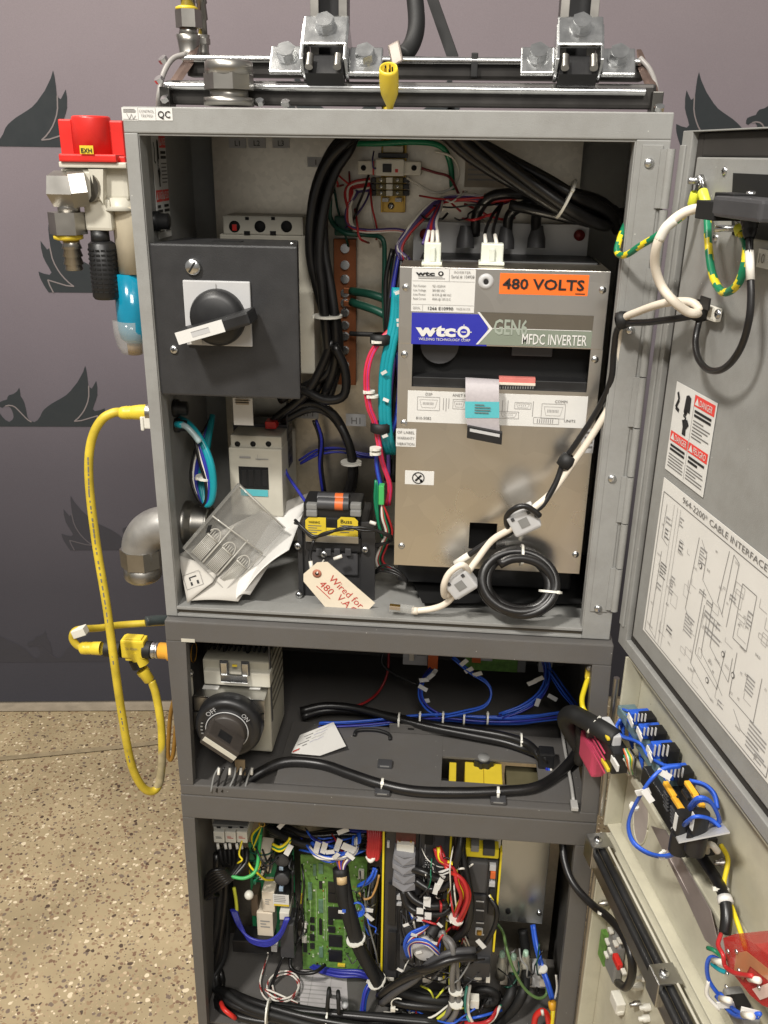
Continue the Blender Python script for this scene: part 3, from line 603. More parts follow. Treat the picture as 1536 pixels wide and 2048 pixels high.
mb = MB(); mb.pbox(117, 324, 252, 336, YV - .026, .05, OFFW, .002); mb.pbox(122, 336, 206, 402, YV - .022, .045, OFFW, .006); mb.pbox(205, 334, 256, 402, YV - .012, .04, OFFW, .006)
a = [P(176, 338, YV - .024), P(206, 338, YV - .024), P(206, 408, YV - .024), P(190, 380, YV - .024)]; mb.prism(a[::-1], (0, .02, 0), OFFW)
mb.pbox(168, 398, 222, 462, YV - .018, .036, OFFW, .004); vlathe(mb, 240, 395, 420, YV, [(0, 26), (.6, 26), (1, 36)], OFFW); mb.build('valve_body', vx)
mb = MB(); vlathe(mb, 260, 412, 545, YV + .01, [(0, 36), (.08, 37), (1, 36)], mat('bowl_sleeve', (184, 174, 152), .5)); mb.build('bowl_sleeve', vx)
mb = MB(); vlathe(mb, 260, 546, 684, YV + .01, [(0, 35), (.8, 34), (.93, 30), (1, 20)], TBOWL); bl = mb.build('filter_bowl', vx)
mb = MB(); vlathe(mb, 262, 640, 705, YV + .01, [(0, 36.5), (.4, 36), (.75, 32), (1, 24)], CLEARC); mb.build('bowl_guard', vx)
mb = MB(); vlathe(mb, 268, 676, 708, YV + .01, [(0, 14), (.3, 15), (1, 14)], mat('drain_cap', (150, 120, 78), .5)); mb.build('drain_cap', vx)
mb = MB(); vlathe(mb, 199, 460, 486, YV - .006, [(0, 18), (1, 19)], BLACK); vlathe(mb, 203, 482, 597, YV - .006, [(0, 20), (.05, 27), (.95, 28), (1, 24)], BLACK)
p = P(203, 540, YV - .006); k = mpp(p); p.x = P(203, 482, YV - .006).x; k = mpp(P(203, 482, YV - .006))
for i in range(16):
    g = 2 * math.pi * i / 16; e = V((math.cos(g), math.sin(g), 0)); r_ = e * 27.8 * k
    for j in range(10): mb.obox(p + r_ + Z * ((j - 4.5) * 9 * k), e.cross(Z) * 4 * k, e * .7 * k, Z * 1.6 * k, HOLE)
mb.build('silencer', vx)
mb = MB(); a = P(140, 378, YV - .03); b = P(196, 372, YV); mb.cyl(a + X * -.0, P(172, 375, YV - .022), 36 * k, NICK, 6, smooth=False); mb.cyl(a + V((-.022, .004, 0)), a + V((.01, .002, 0)), 34 * k, NICK, 6, smooth=False)
mb.cyl(P(176, 374, YV - .02), P(190, 374, YV - .01), 28 * k, NICK); vlathe(mb, 136, 402, 428, YV - .02, [(0, 22), (1, 22)], NICK); vhex(mb, 133, 424, 468, YV - .02, 37, NICK)
mb.build('elbow_fitting', vx)
mb = MB(); vlathe(mb, 136, 466, 480, YV - .02, [(0, 22), (.3, 29), (.8, 29), (1, 22)], YELP); mb.build('colour_ring', vx)
mb = MB(); vlathe(mb, 142, 478, 540, YV - .02, [(0, 16), (.15, 17), (.3, 20), (.32, 16), (.55, 20), (.57, 16), (.8, 20), (.82, 16), (.96, 18), (1, 16)], NICK); mb.build('hose_barb', vx)

mb = MB(); q0, q1 = P(235, 345, .1), P(235, 395, .1); mb.box((q0.x - .004, .092, q1.z), (-.3002, .128, q0.z), OFFW, .002); mb.box((-.3045, .08, q1.z - .03), (-.3002, .14, q0.z + .02), STEEL, .001); mb.build('wall_bracket', vx)
# conduit elbow
ce = thing('conduit_elbow', 'dull metal conduit elbow bending down from left side of grey box', 'pipe elbow', P(283, 1150, .10))
p0 = P(334, 1052, .1); k = mpp(p0); b0 = P(284, 1100, .1); mb = MB()
arc = [V((p0.x - (p0.x - b0.x) * math.sin(g), .1, b0.z + (p0.z - b0.z) * math.cos(g))) for g in [i * math.pi / 20 for i in range(11)]]
mb.tube([V((-.2985, .1, p0.z))] + arc + [b0 - V((0, 0, .012))], 40 * k, mat('cast_fitting', (152, 150, 146), .46, .6, var=.2, scale=40), n=24, res=2); mb.build('elbow_body', ce)
mb = MB(); vhex(mb, 283, 1094, 1128, .1, 43, NICK, 8); mb.build('lock_nut', ce)
mb = MB(); vlathe(mb, 284, 1124, 1158, .1, [(0, 37), (.7, 38), (.85, 36), (1, 30)], NICK); mb.build('end_ring', ce)
mb = MB(); q0 = V((-.2965, .105, P(350, 1048, .1).z)); mb.lathe(q0, X, [(0, .033), (.006, .033), (.0062, .029), (.012, .029), (.012, .0285)] + [(.013 + i * .0022 + (i % 2) * .0005, .029 if i % 2 else .027) for i in range(10)] + [(.036, .027), (.036, .021), (.004, .020)], NICK, 30); mb.build('threaded_end', ce)
# yellow cordset down the left side
yc = thing('yellow_cordset', 'long yellow cable drooping in a deep loop down the left side of the cabinets', 'cable', P(230, 1300, .07))
path = [(242, 824, .10), (226, 826, .095), (205, 838, .09), (187, 868, .085), (178, 915, .08), (180, 985, .075), (193, 1090, .07), (213, 1210, .055), (228, 1320, .04), (244, 1430, .035), (262, 1525, .035), (282, 1570, .04), (303, 1583, .05), (318, 1568, .06), (324, 1520, .065), (322, 1450, .075), (312, 1390, .085), (303, 1362, .09)]
mb = MB(); mb.tube(pts(path), .0062, YEL, n=14, res=8); cb = mb.build('cable', yc)
mb = MB(); mb.tube(pts([(314, 1575, .058), (320, 1560, .061), (324, 1520, .065), (324, 1480, .071), (321, 1440, .077)]), .0064, mat('dusty_jacket', (150, 138, 106), .7, var=.25, scale=60), n=14); mb.build('dusty_stretch', cb)
# dark printed legend along the jacket
mb = MB(); cl = pts(path)
mb2 = MB(); random.seed(3)
for i in range(4, 10):
    a, b = cl[i], cl[i + 1]; t = (b - a).normalized(); nrm = V((0.35, -1, 0)).normalized(); nrm = (nrm - t * nrm.dot(t)).normalized(); e = t.cross(nrm)
    for j in range(9):
        q = a.lerp(b, j / 9 + random.random() * .05) + nrm * .00615 + e * .001; mb2.obox(q, t * random.uniform(.0012, .0035), nrm * .0002, e * .0009, INK2)
mb2.build('jacket_print', cb)
mb = MB(); a, b = P(238, 826, .10), P(300, 824, .10); mb.lathe(a, b - a, [(0, .006), (.004, .0085), (.012, .0095), (.013, .0088), (.016, .0095), (.017, .0088), (.020, .0095), (.03, .0105), (.044, .0105)], YELP, 20); b = P(300, 824, .10); mb.cyl(b - X * .004, V((-.3002, b.y, b.z)), .0118, NICK, 20); mb.build('plug', yc)
mb = MB(); mb.lathe(P(300, 1362, .09), P(283, 1338, .09) - P(300, 1362, .09), [(0, .0062), (.002, .0085), (.014, .009), (.016, .0098), (.022, .0098)], YELP, 20); mb.build('plug', yc)
# tee connector
tc_ = thing('tee_connector', 'yellow three way cable connector with black rings beside dark middle cabinet', 'connector', P(265, 1340, .09))
mb = MB(); mb.pbox(241, 1283, 288, 1318, .08, .022, YELP, .003); mb.pbox(248, 1278, 284, 1323, .083, .016, YELP, .002); a = P(272, 1300, .09); mb.cyl(a, P(284, 1328, .09), .0115, YELP, 20)
l = plab(250, 1293, 276, 1300, .0792, None); l.t('25.1 FD60H', .05, .9, .7, INK2, w=.9); tb_ = mb.build('tee_body', tc_); l.build('body_print', tb_)
for q0, q1, r_ in (((288, 1299), (303, 1300), .0135), ((243, 1299), (233, 1299), .0125), ((273, 1318), (280, 1332), .0125), ((211, 1297), (222, 1298), .0125)):
    mb = MB(); a, b = P(*q0, .09), P(*q1, .09); mb.cyl(a, b, r_, RUB, 24); mb.build('black_ring', tc_)
mb = MB(); mb.lathe(P(303, 1300, .09), X, [(0, 0), (0, .012), (.003, .013), (.006, .011), (.008, .0125), (.012, .0125), (.012, 0)], STEEL, 20); mb.build('metal_ring', tc_)
mb = MB(); mb.lathe(P(319, 1301, .09), X, [(0, 0), (0, .0125), (.012, .0125), (.014, .015), (.054, .015)], mat('amber_plug', (232, 168, 60), .4), 20); mb.build('amber_plug', tc_)
c2 = thing('yellow_branch_cable', 'short yellow cable with white marker curling back to the dark cabinet above tee', 'cable', P(160, 1310, .09))
mb = MB(); mb.tube(pts([(172, 1297, .09), (155, 1291, .09), (145, 1277, .09), (149, 1263, .09), (165, 1258, .1), (200, 1256, .13), (240, 1250, .16), (300, 1246, .18)]) + [P(345, 1243, .2), V((-.2990, .215, P(345, 1243, .2).z))], .0056, YEL, n=12); mb.build('cable', c2)
mb = MB(); a = P(160, 1296, .09); mb.lathe(a, P(211, 1297, .09) - a, [(0, .006), (.003, .0095), (.012, .010), (.013, .009), (.016, .010), (.017, .009), (.02, .010), (.034, .0105)], YELP, 20); mb.build('plug', c2)
mb = MB(); mb.obox(P(160, 1263, .088), (.010, 0, .004), (0, .007, 0), (-.002, 0, .006), WPL, .001); mb.build('cable_marker', c2)
mb = MB(); mb.tube(pts([(292, 1243, .15), (312, 1240, .16), (345, 1240, .18)]), .008, mat('slate_sleeve', (62, 70, 70), .4), n=12); mb.build('sleeve', c2)
cable('brown_cable', 'thin brown yellow cable looping just left of dark cabinet edge', 'cable', pts([(349, 1395, .3), (341, 1430, .3), (337, 1480, .3), (336, 1510, .3), (341, 1520, .3), (347, 1505, .3), (352, 1450, .3)]), .004, mat('brown_jacket', (150, 110, 44), .45))
mb = MB(); q0 = P(293, 845, .09); mb.box((q0.x - .004, .092, q0.z - .006), (-.3002, .106, q0.z + .006), WPL, .001); mb.pbox(284, 832, 302, 858, .09, .02, WPL, .002); mb.pbox(280, 834, 287, 862, .088, .014, WPL, .002); tag(mb.build('cable_clip'), 'small white plastic clip under the yellow plug on the box side', 'clip')
for px, py in ((312, 990), (324, 1152)):
    pass

# ================================================================== TOP OF THE BOX
rk = thing('lifting_beam', 'dark steel twin bar lifting beam bolted across the top of grey box', 'steel frame', (0, .08, .638))
YB, YA = .075, .135
mb = MB()
def hbar(pxa, pxb, pya, pyb, Y, hpx, dep):
    a = P(pxa, pya, Y); b = P(pxb, pyb, Y); h = hpx * mpp(a) / 2; mid = (a + b) / 2; e = (b - a) / 2; ey = V((0, dep / 2, 0))
    mb.obox(mid + ey, e, ey, Z * h, mat('bar_paint', (62, 60, 58), .4, .6, var=.25, scale=30), .004)
hbar(330, 1312, 184, 193, YB, 44, .02); lowb = mb.build('lower_bar', rk)
mb = MB(); hbar(372, 1290, 131, 140, YA, 40, .02); mb.build('upper_bar', rk)
mb = MB(); a, b = P(330, 172, YB - .004), P(1290, 184, YB - .004); mb.cyl(a, b, .0042, STEEL, 16); a, b = P(365, 117, YA - .004), P(1282, 124, YA - .004); mb.cyl(a, b, .0042, STEEL, 16); mb.build('highlight_rod', rk)  # shiny rods added to draw the highlight along each bar
for px0, py0, px1, py1 in ((388, 108, 335, 186), (1280, 118, 1312, 196)):
    mb = MB(); a, b = P(px0, py0, YA + .01), P(px1, py1, YB); d = (b - a); e = V((0, .02, .012)); mb.obox((a + b) / 2, V((.0035, 0, 0)), V((0, .016, .012)), d / 2, mat('rusty_steel', (104, 86, 78), .5, .6, var=.3), .001); mb.obox(b + V((0, 0, -.014)), V((.006, 0, 0)), V((0, .012, 0)), Z * .02, DSTEEL, .001); mb.build('end_bracket', rk)
for px, py in ((330, 125), (322, 165), (334, 203), (520, 210), (1318, 222), (572, 212)):
    hexbolt(rk, P(px, py, .06), (-.4 if px < 400 else 0, -.6, .8), .0055, .006, 'end_bolt', False)
def strut(cx, cy, nm, lab):
    # lifting bracket: saddle with three hex bolts, two side lugs and an upright channel
    t = thing(nm, lab, 'bracket', P(cx, cy + 100, .06), 'lifting brackets with upright channels')
    N_ = V((0, -.80, .60)).normalized(); U_ = V((0, .60, .80)); o = P(cx, cy, .085); k = mpp(o); q = lambda x, y, n=0: o + X * x * k + U_ * (-y * k) + N_ * n
    mb = MB(); mb.obox(q(-80, 58, -.010), X * 33 * k, -N_ * .003, U_ * 31 * k, STEEL, .0015); mb.build('lug', t); mb = MB(); mb.obox(q(80, 60, -.010), X * 33 * k, -N_ * .003, U_ * 31 * k, STEEL, .0015); mb.build('lug', t)
    mb = MB(); mb.obox(q(0, 20, .010), X * 45 * k, -N_ * .003, U_ * 34 * k, STEEL, .002)
    for sx in (-1, 1): mb.obox(q(sx * 43, 45, -.006), X * 3.5 * k, -N_ * .018, U_ * 42 * k, STEEL, .001)
    mb.build('saddle', t)
    mb = MB(); mb.obox(q(0, 78, -.012), X * 38 * k, -N_ * .01, U_ * 22 * k, BLACK)
    mb.build('inner_channel', t)
    for sx in (-1, 1):
        mb = MB(); a = q(sx * 28, 70, .006); mb.cyl(a, a - U_ * .016, .0045, NICK, 14); mb.build('pin', t)
    for x, y, n_ in ((0, 14, .013), (-79, 52, -.007), (79, 54, -.007)): hexbolt(t, q(x, y, n_), N_, .0112, .011, 'bolt')
    mb = MB(); b0 = q(0, -10, -.012); 
    mb.box((b0.x - .0215, b0.y + .018, b0.z - .03), (b0.x + .0215, b0.y + .021, b0.z + .22), BLACK)
    for sx in (-1, 1):
        mb.box((b0.x + sx * .0215, b0.y - .002, b0.z - .03), (b0.x + sx * .0185, b0.y + .0178, b0.z + .22), DSTEEL, .0006); mb.box((b0.x + sx * .0213, b0.y - .004, b0.z - .03), (b0.x + sx * .0115, b0.y - .0021, b0.z + .22), NICK, .0006)
    mb.build('upright_channel', t)
strut(655, 60, 'lifting_bracket', 'zinc bracket with upright channel, left of yellow plug on top of box')
strut(1158, 62, 'lifting_bracket', 'zinc bracket with upright channel, nearest the door corner on top of box')
cf = thing('conduit_fitting', 'large shiny metal conduit fitting standing on the top of the box behind stickers', 'pipe fitting', P(456, 210, .09))
mb = MB(); vlathe(mb, 457, 122, 150, .05, [(0, 44), (.1, 48), (1, 48)], NICK); mb.build('collar', cf)
mb = MB(); vhex(mb, 457, 148, 180, .05, 50, NICK, 8); mb.build('hex_nut', cf)
mb = MB(); vlathe(mb, 458, 178, 203, .05, [(0, 38), (1, 38)], NICK); vlathe(mb, 458, 196, 212, .05, [(0, 50), (1, 50)], NICK); mb.build('base_ring', cf)
for px, w_, y0, nm, lab in ((374, 1.0, 0, 'hose_tail', 'tall metal hose tail with yellow ring rising behind left end of lifting frame'), (402, .62, 22, 'hose_tail', 'smaller metal hose tail partly hidden behind the tall one')):
    t = thing(nm, lab, 'hose fitting', P(px, 110, .16), 'hose tails on top of box'); Yh = .16 if w_ == 1 else .2
    mb = MB(); vlathe(mb, px - 2, -60 + y0, 18 + y0 * 2.4, Yh, [(0, 15 * w_), (.2, 15 * w_), (.4, 19 * w_), (.42, 15 * w_), (.7, 19 * w_), (.72, 14 * w_), (1, 15 * w_)], NICK); mb.build('barb', t)
    mb = MB(); vlathe(mb, px - 1, 12 + y0 * 2.6, 22 + y0 * 2.6, Yh, [(0, 16 * w_), (.3, 22 * w_), (.8, 22 * w_), (1, 16 * w_)], YELP); mb.build('colour_ring', t)
    mb = MB(); vhex(mb, px + 2, 20 + y0 * 2.6, 56 + y0 * 1.5, Yh, 26 * w_, NICK); vlathe(mb, px + 2, 54 + y0 * 1.3, 72 + y0, Yh, [(0, 16 * w_), (1, 20 * w_)], NICK); vlathe(mb, px + 2, 70, 118, Yh, [(0, 25 * w_), (.3, 22 * w_), (.7, 20 * w_), (1, 26 * w_)], NICK, 8); mb.build('fitting_body', t)
yp = thing('yellow_plug', 'open ended yellow cable plug with bare pins hanging over the lifting frame bars', 'plug', P(777, 210, .03))
mb = MB(); a = P(777, 136, .012); ax = V((.0, .62, -.80)).normalized(); mb.lathe(a, ax, [(.012, 0), (.012, .0075), (0, .0085), (-.001, .0095), (.003, .0105), (.022, .0105), (.03, .0095), (.044, .0045), (.05, .0035)], YELP, 24); mb.build('plug_shell', yp)
mb = MB()
for i in range(5):
    g = i * 1.257; e = X * math.cos(g) * .0042 + V((0, .8, .62)) * math.sin(g) * .0042; mb.cyl(a + ax * .012 + e, a - ax * .001 + e, .0010, BRASS if i % 2 else INK, 6)
mb.build('pins', yp)
mb = MB(); e = a + ax * .048; mb.tube([e, e + V((0, .012, -.02)), P(770, 206, .09), P(770, 240, .1)], .0036, YEL); mb.build('cable', yp)
mb = MB(); mb.obox(P(791, 107, .05), (.0065, 0, .003), (0, .004, 0), (-.003, .004, .011), mat('dull_clip', (112, 104, 98), .45, .7), .002); tag(mb.build('metal_clip'), 'bent metal clip gripping the yellow plug near the black hose', 'clip')
cable('black_hose', 'thick black hose arching up from behind the lifting frame', 'hose', pts([(806, 112, .15), (822, 92, .16), (832, 60, .17), (832, 20, .18), (824, -30, .19), (800, -80, .2)]), .0105, RUB, n=16)
mb = MB(); a, b = P(862, -10, .3), P(905, 112, .22); mb.obox((a + b) / 2, X * .0075, V((0, .002, .001)), (a - b) / 2, RUB); tag(mb.build('black_strap'), 'flat black strap slanting up from the bars to the right of hose', 'strap')
mb = MB(); p = P(949, 128, YA - .006); mb.box(p + V((-.004, -.002, -.014)), p + V((.004, .03, .012)), RUB, .001); tag(mb.build('bar_band'), 'narrow black band strapped round the upper steel bar', 'band')
cable('grey_lead', 'thin grey lead drooping beside the left end of the lifting frame', 'cable', pts([(372, 108, .13), (345, 118, .12), (326, 150, .1), (318, 190, .09), (316, 215, .1)]), .0032, mat('grey_jacket', (150, 146, 142), .4))
cable('grey_lead', 'thin grey lead drooping beside the right end of the lifting frame', 'cable', pts([(1280, 116, .13), (1300, 140, .12), (1312, 175, .1), (1314, 220, .1)]), .003, mat('grey_jacket', (150, 146, 142), .4))

# ================================================================== UPPER BOX CONTENTS
def pr(mb, p0, p1, r, mt, n=14): mb.cyl(p0, p1, r, mt, n); return mb
# disconnect switch
ds = thing('disconnect_switch', 'black disconnect switch box with large rotary handle on a grey square plate', 'switch', (-.2, .08, .303))
mb = MB(); A = lambda x, y, z: V((x, y, z)); z1, z0 = .4925, .3105
mb.hexa([(-.2832, .004, z0), (-.1075, .004, z0), (-.1075, .004, z1), (-.2832, .004, z1), (-.272, .105, z0 + .004), (-.124, .105, z0 + .004), (-.124, .105, z1 - .002), (-.272, .105, z1 - .002)], BLACKB, .0025)
mb.build('housing', ds)
mb = MB(); mb.box((-.220, .045, z1 - .0009), (-.184, .062, z1 - .0002), HOLE); mb.build('vent', ds)
F0 = .004
mb = MB(); mb.pbox(369, 562, 502, 692, F0 - .004, .004, LPL, .0015); l = plab(369, 562, 502, 692, F0 - .0042, None); l.r(.49, .04, .505, .16, INK3); l.r(.05, .80, .24, .98, WHITE); pl_ = mb.build('face_plate', ds); l.build('plate_marks', pl_)
kc = P(437, 634, F0 - .004); k = mpp(kc); mb = MB(); mb.lathe(kc, (0, -1, 0), [(0, 56 * k), (.006, 56 * k), (.012, 52 * k), (.017, 40 * k), (.018, 0)], BLACK, 40); mb.build('rotary_knob', ds)
g = math.radians(17); e1 = V((math.cos(g), 0, math.sin(g))); e2 = V((-math.sin(g), 0, math.cos(g))); hc = kc + V((.004, -.023, -.006))
mb = MB(); mb.obox(hc, e1 * 76 * k, V((0, .02, 0)), e2 * 13 * k, BLACK, .003); hl = mb.build('handle', ds)
l = Lab(hc - e1 * 75 * k + e2 * 12 * k + V((0, -.0202, 0)), e1, e2, 98 * k, 24 * k, WHITE, .0006); l.r(.32, .3, .70, .72, LPL); l.pl([(.32, .3), (.7, .3)], .01, INK3); l.build('handle_marker', hl)
mb = MB(); p = P(387, 533, F0); mb.lathe(p, (0, -1, 0), [(0, .0095), (.004, .0095), (.006, .008), (.0064, 0)], STEEL, 24); mb.obox(p + V((0, -.0066, 0)), V((.004, 0, .006)), V((0, .0004, 0)), V((-.0009, 0, .0006)), HOLE); mb.build('slotted_screw', ds)
screw(ds, P(348, 699, F0), (0, -1, 0), .0055); screw(ds, V((-.122, .05, z1 - .0012)), (0, -.3, 1), .004)
# circuit breaker behind it
cbk = thing('circuit_breaker', 'pale three pole breaker with round wire holes behind the black switch box', 'circuit breaker', (-.19, .2, .3))
mb = MB(); mb.pbox(446, 432, 606, 470, .17, .058, OFFW, .002); mb.pbox(446, 470, 628, 745, .171, .056, OFFW, .002); mb.build('body', cbk)
mb = MB()
for px in (469, 520, 573):
    p = P(px, 453, .1698); mb.lathe(p + V((0, .0006, 0)), (0, -1, 0), [(0, .0075), (.001, .0075), (.0012, .0)], HOLE, 20)
for px in (494, 546):
    p = P(px, 437, .1695); mb.obox(p, X * .0025, Y3 * .0004, Z * .002, HOLE)
    p = P(px, 466, .1695); mb.obox(p, X * .004, Y3 * .0004, Z * .0025, HOLE)
mb.build('wire_holes', cbk)
mb = MB(); p = P(469, 455, .1695); mb.obox(p, X * .003, Y3 * .0012, Z * .004, RED, .0005); mb.build('red_insert', cbk)
# contactor
ct = thing('contactor', 'white three pole contactor with dark window and cyan stripe below the switch box', 'contactor', (-.19, .15, .13))
YC = .115
mb = MB(); mb.pbox(460, 897, 565, 1032, YC, .11, OFFW, .0025); mb.pbox(461, 872, 563, 898, YC + .006, .08, OFFW, .002); mb.pbox(466, 848, 575, 872, YC + .05, .04, DPL, .002); mb.build('body', ct)
mb = MB()
for px in (475, 506, 537):
    p = P(px, 888, YC + .0058); mb.lathe(p, (0, -1, 0), [(-.0005, .004), (.0004, .004), (.0005, 0)], HOLE, 16)
mb.build('pole_hole', ct); mb = MB(); mb.pbox(478, 934, 537, 978, YC - .0006, .001, HOLE, 0)
for i in range(4): mb.pbox(483 + i * 14, 940, 493 + i * 14, 972, YC - .0012, .0008, BLACK, .0004)
mb.build('window', ct)
l = plab(482, 979, 536, 992, YC - .0008, CYAN, th=.0004); l.build('cyan_stripe', ct)
l = plab(476, 908, 540, 925, YC - .0006, None); l.r(.05, .3, .4, .5, INK3); l.r(.55, .5, .95, .6, INK3); l.pl([(.62, .05), (.62, .6), (.72, .6)], .012, INK3); l.build('front_print', ct)
for a in ((466, 870, 474), (530, 846, 552)):
    mb = MB(); mb.pbox(a[0], a[1] - 2, a[2], a[1] + 12, YC + .03, .02, RED, .001); mb.build('red_tab', ct)
mb = MB(); xr = P(565, 950, YC).x
for i in range(9): mb.box((xr + .0002, YC + .05, .172 + i * .0125), (xr + .001, YC + .072, .178 + i * .0125), BLACK)
mb.box((xr - .001, YC + .045, .165), (xr + .0004, YC + .078, .285), DPL); mb.build('side_terminals', ct)
l = plab(467, 796, 506, 850, .075, WHITE, th=.001); l.lines(.1, .05, .9, .22, 2, INK3); l.lines(.15, .02, .85, .26, 1, mat('tan_label', (176, 164, 146), .6), .9); tag(l.build('white_tag', None), 'blank white tag hanging under the black switch box', 'tag')
# clear terminal cover lying on the papers
cvr = thing('clear_cover', 'clear plastic terminal cover with ribbed domes leaning on the papers', 'plastic cover', P(450, 1180, .05))
a, b, c_, d = P(476, 966, .075), P(566, 1052, .085), P(448, 1176, .025), P(366, 1094, .02); mb = MB()
R1 = (b - a); U1 = (d - a); nn = R1.cross(U1).normalized(); nn = nn if nn.y < 0 else -nn
mb.prism([a, b, c_, d], -nn * .002, CLEAR); mb.prism([a, b, b + nn * .014, a + nn * .014], (b - a).cross(nn).normalized() * .0015, CLEAR); mb.prism([d, c_, c_ + nn * .010, d + nn * .010], (b - a).cross(nn).normalized() * .0015, CLEAR); mb.prism([b, c_, c_ + nn * .012, b + nn * .012], R1.normalized() * .0015, CLEAR); mb.prism([a, d, d + nn * .012, a + nn * .012], R1.normalized() * .0015, CLEAR)
mb.build('cover_shell', cvr)
RIB = mat('clear_rib_highlight', (196, 193, 184), .15, alpha=.75, var=0)
F_ = lambda u, v, n_=0: a + R1 * u + U1 * v + nn * n_
for i in range(3):
    mb = MB(); u0 = .12 + i * .31
    for j in range(9): mb.tube([F_(u0 + .02 + j * .023, .70, .010), F_(u0 + .02 + j * .023, .98, .007)], .0007, RIB, n=5)
    mb.tube([F_(u0 + .11 + .105 * math.cos(g), .68 - .11 * math.sin(g), .011) for g in [q * math.pi / 8 for q in range(9)]], .0009, RIB, n=5, res=2)
    mb.tube([F_(u0 + .005, .69, .011), F_(u0 + .215, .69, .011)], .0012, RIB, n=6); mb.tube([F_(u0 + .25, .42, .011), F_(u0 + .25, .98, .008)], .0012, RIB, n=6)
    for j in range(4): mb.tube([F_(u0 + .04 + j * .04, .61, .011), F_(u0 + .04 + j * .04, .68, .011)], .0006, RIB, n=5)
    mb.build('ribbed_dome', cvr)
mb = MB(); mb.tube([F_(0, .5, .012), F_(1, .42, .012)], .001, RIB, n=6); mb.tube([F_(.02, .02, .013), F_(.98, .02, .013)], .001, RIB, n=6); mb.prism([F_(.05, .62, .012), F_(.09, .58, .012), F_(.14, .66, .012), F_(.10, .70, .012)], -nn * .001, HOLE); mb.build('fold_lines', cvr)
# papers
pp = thing('paper_bundle', 'bundle of curled white instruction sheets lying in the bottom left corner', 'papers', P(450, 1205, .03))
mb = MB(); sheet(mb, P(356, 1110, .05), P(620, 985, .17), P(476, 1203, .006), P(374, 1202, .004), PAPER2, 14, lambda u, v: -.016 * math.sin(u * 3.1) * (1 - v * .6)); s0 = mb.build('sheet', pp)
mb = MB(); sheet(mb, P(420, 1130, .06), P(622, 998, .15), P(500, 1190, .02), P(470, 1203, .008), PAPER, 14, lambda u, v: -.010 * math.sin(u * 3.1)); mb.build('sheet', pp)
mb = MB(); sheet(mb, P(500, 1110, .08), P(612, 1010, .15), P(578, 1100, .055), P(476, 1203, .01), PAPER, 14, lambda u, v: -.012 * math.sin(u * 3.1) * v); mb.build('sheet', pp)
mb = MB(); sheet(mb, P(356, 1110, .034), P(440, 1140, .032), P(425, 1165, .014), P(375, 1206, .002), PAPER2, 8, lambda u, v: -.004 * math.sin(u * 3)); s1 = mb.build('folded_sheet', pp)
a, b, d = P(366, 1152, .020), P(398, 1140, .021), P(375, 1180, .010); l = Lab(a, b - a, a - d, (b - a).length, (a - d).length, None)
l.pl([(0, 0), (1, 0), (1, 1), (0, 1), (0, 0)], .02, INK2); l.r(.3, .25, .75, .33, INK); l.r(.3, .25, .38, .5, INK); l.r(.68, .6, .8, .85, INK); l.r(.3, .6, .42, .85, INK); l.build('sheet_drawing', s1)
# control transformer
tr = thing('control_transformer', 'black control transformer standing on the box floor under yellow fuse block', 'transformer', (-.07, .12, .016))
mb = MB(); mb.pbox(602, 1052, 732, 1206, .075, .10, BLACKB, .004); mb.pbox(612, 1075, 722, 1104, .066, .012, BLACK, .003); mb.pbox(616, 1104, 716, 1150, .07, .01, DPL, .003); mb.build('core', tr)
mb = MB(); mb.pbox(722, 1045, 750, 1205, .07, .004, BLACKB, .001); mb.build('side_plate', tr); mb = MB(); mb.pbox(596, 1056, 606, 1200, .07, .004, BLACKB, .001); mb.build('side_plate', tr)
for px, py in ((596, 1092), (730, 1099), (598, 1190), (648, 1108)): screw(tr, P(px, py, .066), (0, -1, .2), .0052)
for px in (632, 650, 668, 690):
    mb = MB(); mb.pbox(px, 1098, px + 12, 1112, .064, .006, DPL, .001); mb.build('terminal', tr)
fb = thing('fuse_block', 'fuse block with two yellow labels and orange banded fuses on black transformer', 'fuse block', P(663, 1085, .08))
mb = MB(); mb.pbox(606, 1008, 722, 1040, .068, .05, BLACK, .004); mb.pbox(612, 1036, 716, 1074, .066, .05, BLACK, .002); mb.build('base', fb)
mb = MB(); mb.pbox(611, 1072, 717, 1086, .062, .05, ALU, .001); mb.build('mounting_strip', fb)
for x0, x1, tx in ((611, 652, 'WARNING'), (675, 716, 'Buss')):
    l = plab(x0, 1034, x1, 1072, .0655, None); c0 = .18
    l.poly([(0, c0), (c0, 0), (1 - (c0 if x0 > 650 else 0), 0), (1, c0 if x0 > 650 else 0), (1, 1), (0, 1)], YELP, 1); l.t(tx, .16, .32, .2 if tx == 'Buss' else .13, INK, w=.55, bold=.01); l.lines(.14, .42, .85, .9, 4, INK2, .35); l.build('yellow_label', fb)
mb = MB(); mb.pbox(652, 1056, 676, 1071, .0655, .003, YELP, .001); mb.build('yellow_label', fb)
for px in (641, 667):
    t2 = MB(); a, b = P(636, 1006 if px < 650 else 997, .07 if px < 650 else .095), P(698, 1009 if px < 650 else 999, .07 if px < 650 else .095); t2.cyl(a, b, .0085, DPL, 20); d_ = (b - a)
    fz = t2.build('fuse', fb); t3 = MB(); t3.cyl(a + d_ * .56, a + d_ * .82, .0087, ORGP, 20); t3.build('orange_band', fz)
for x0, x1 in ((612, 634), (700, 722)):
    mb = MB(); mb.pbox(x0, 1008, x1, 1020, .064, .01, GPL, .002); mb.pbox(x0, 1021, x1, 1034, .062, .01, GPL, .002); mb.build('fuse_clip', fb)
th_ = thing('fuse_leads', 'twisted pair of black leads crossing in front of the yellow fuse block', 'wires', P(700, 1080, .05))
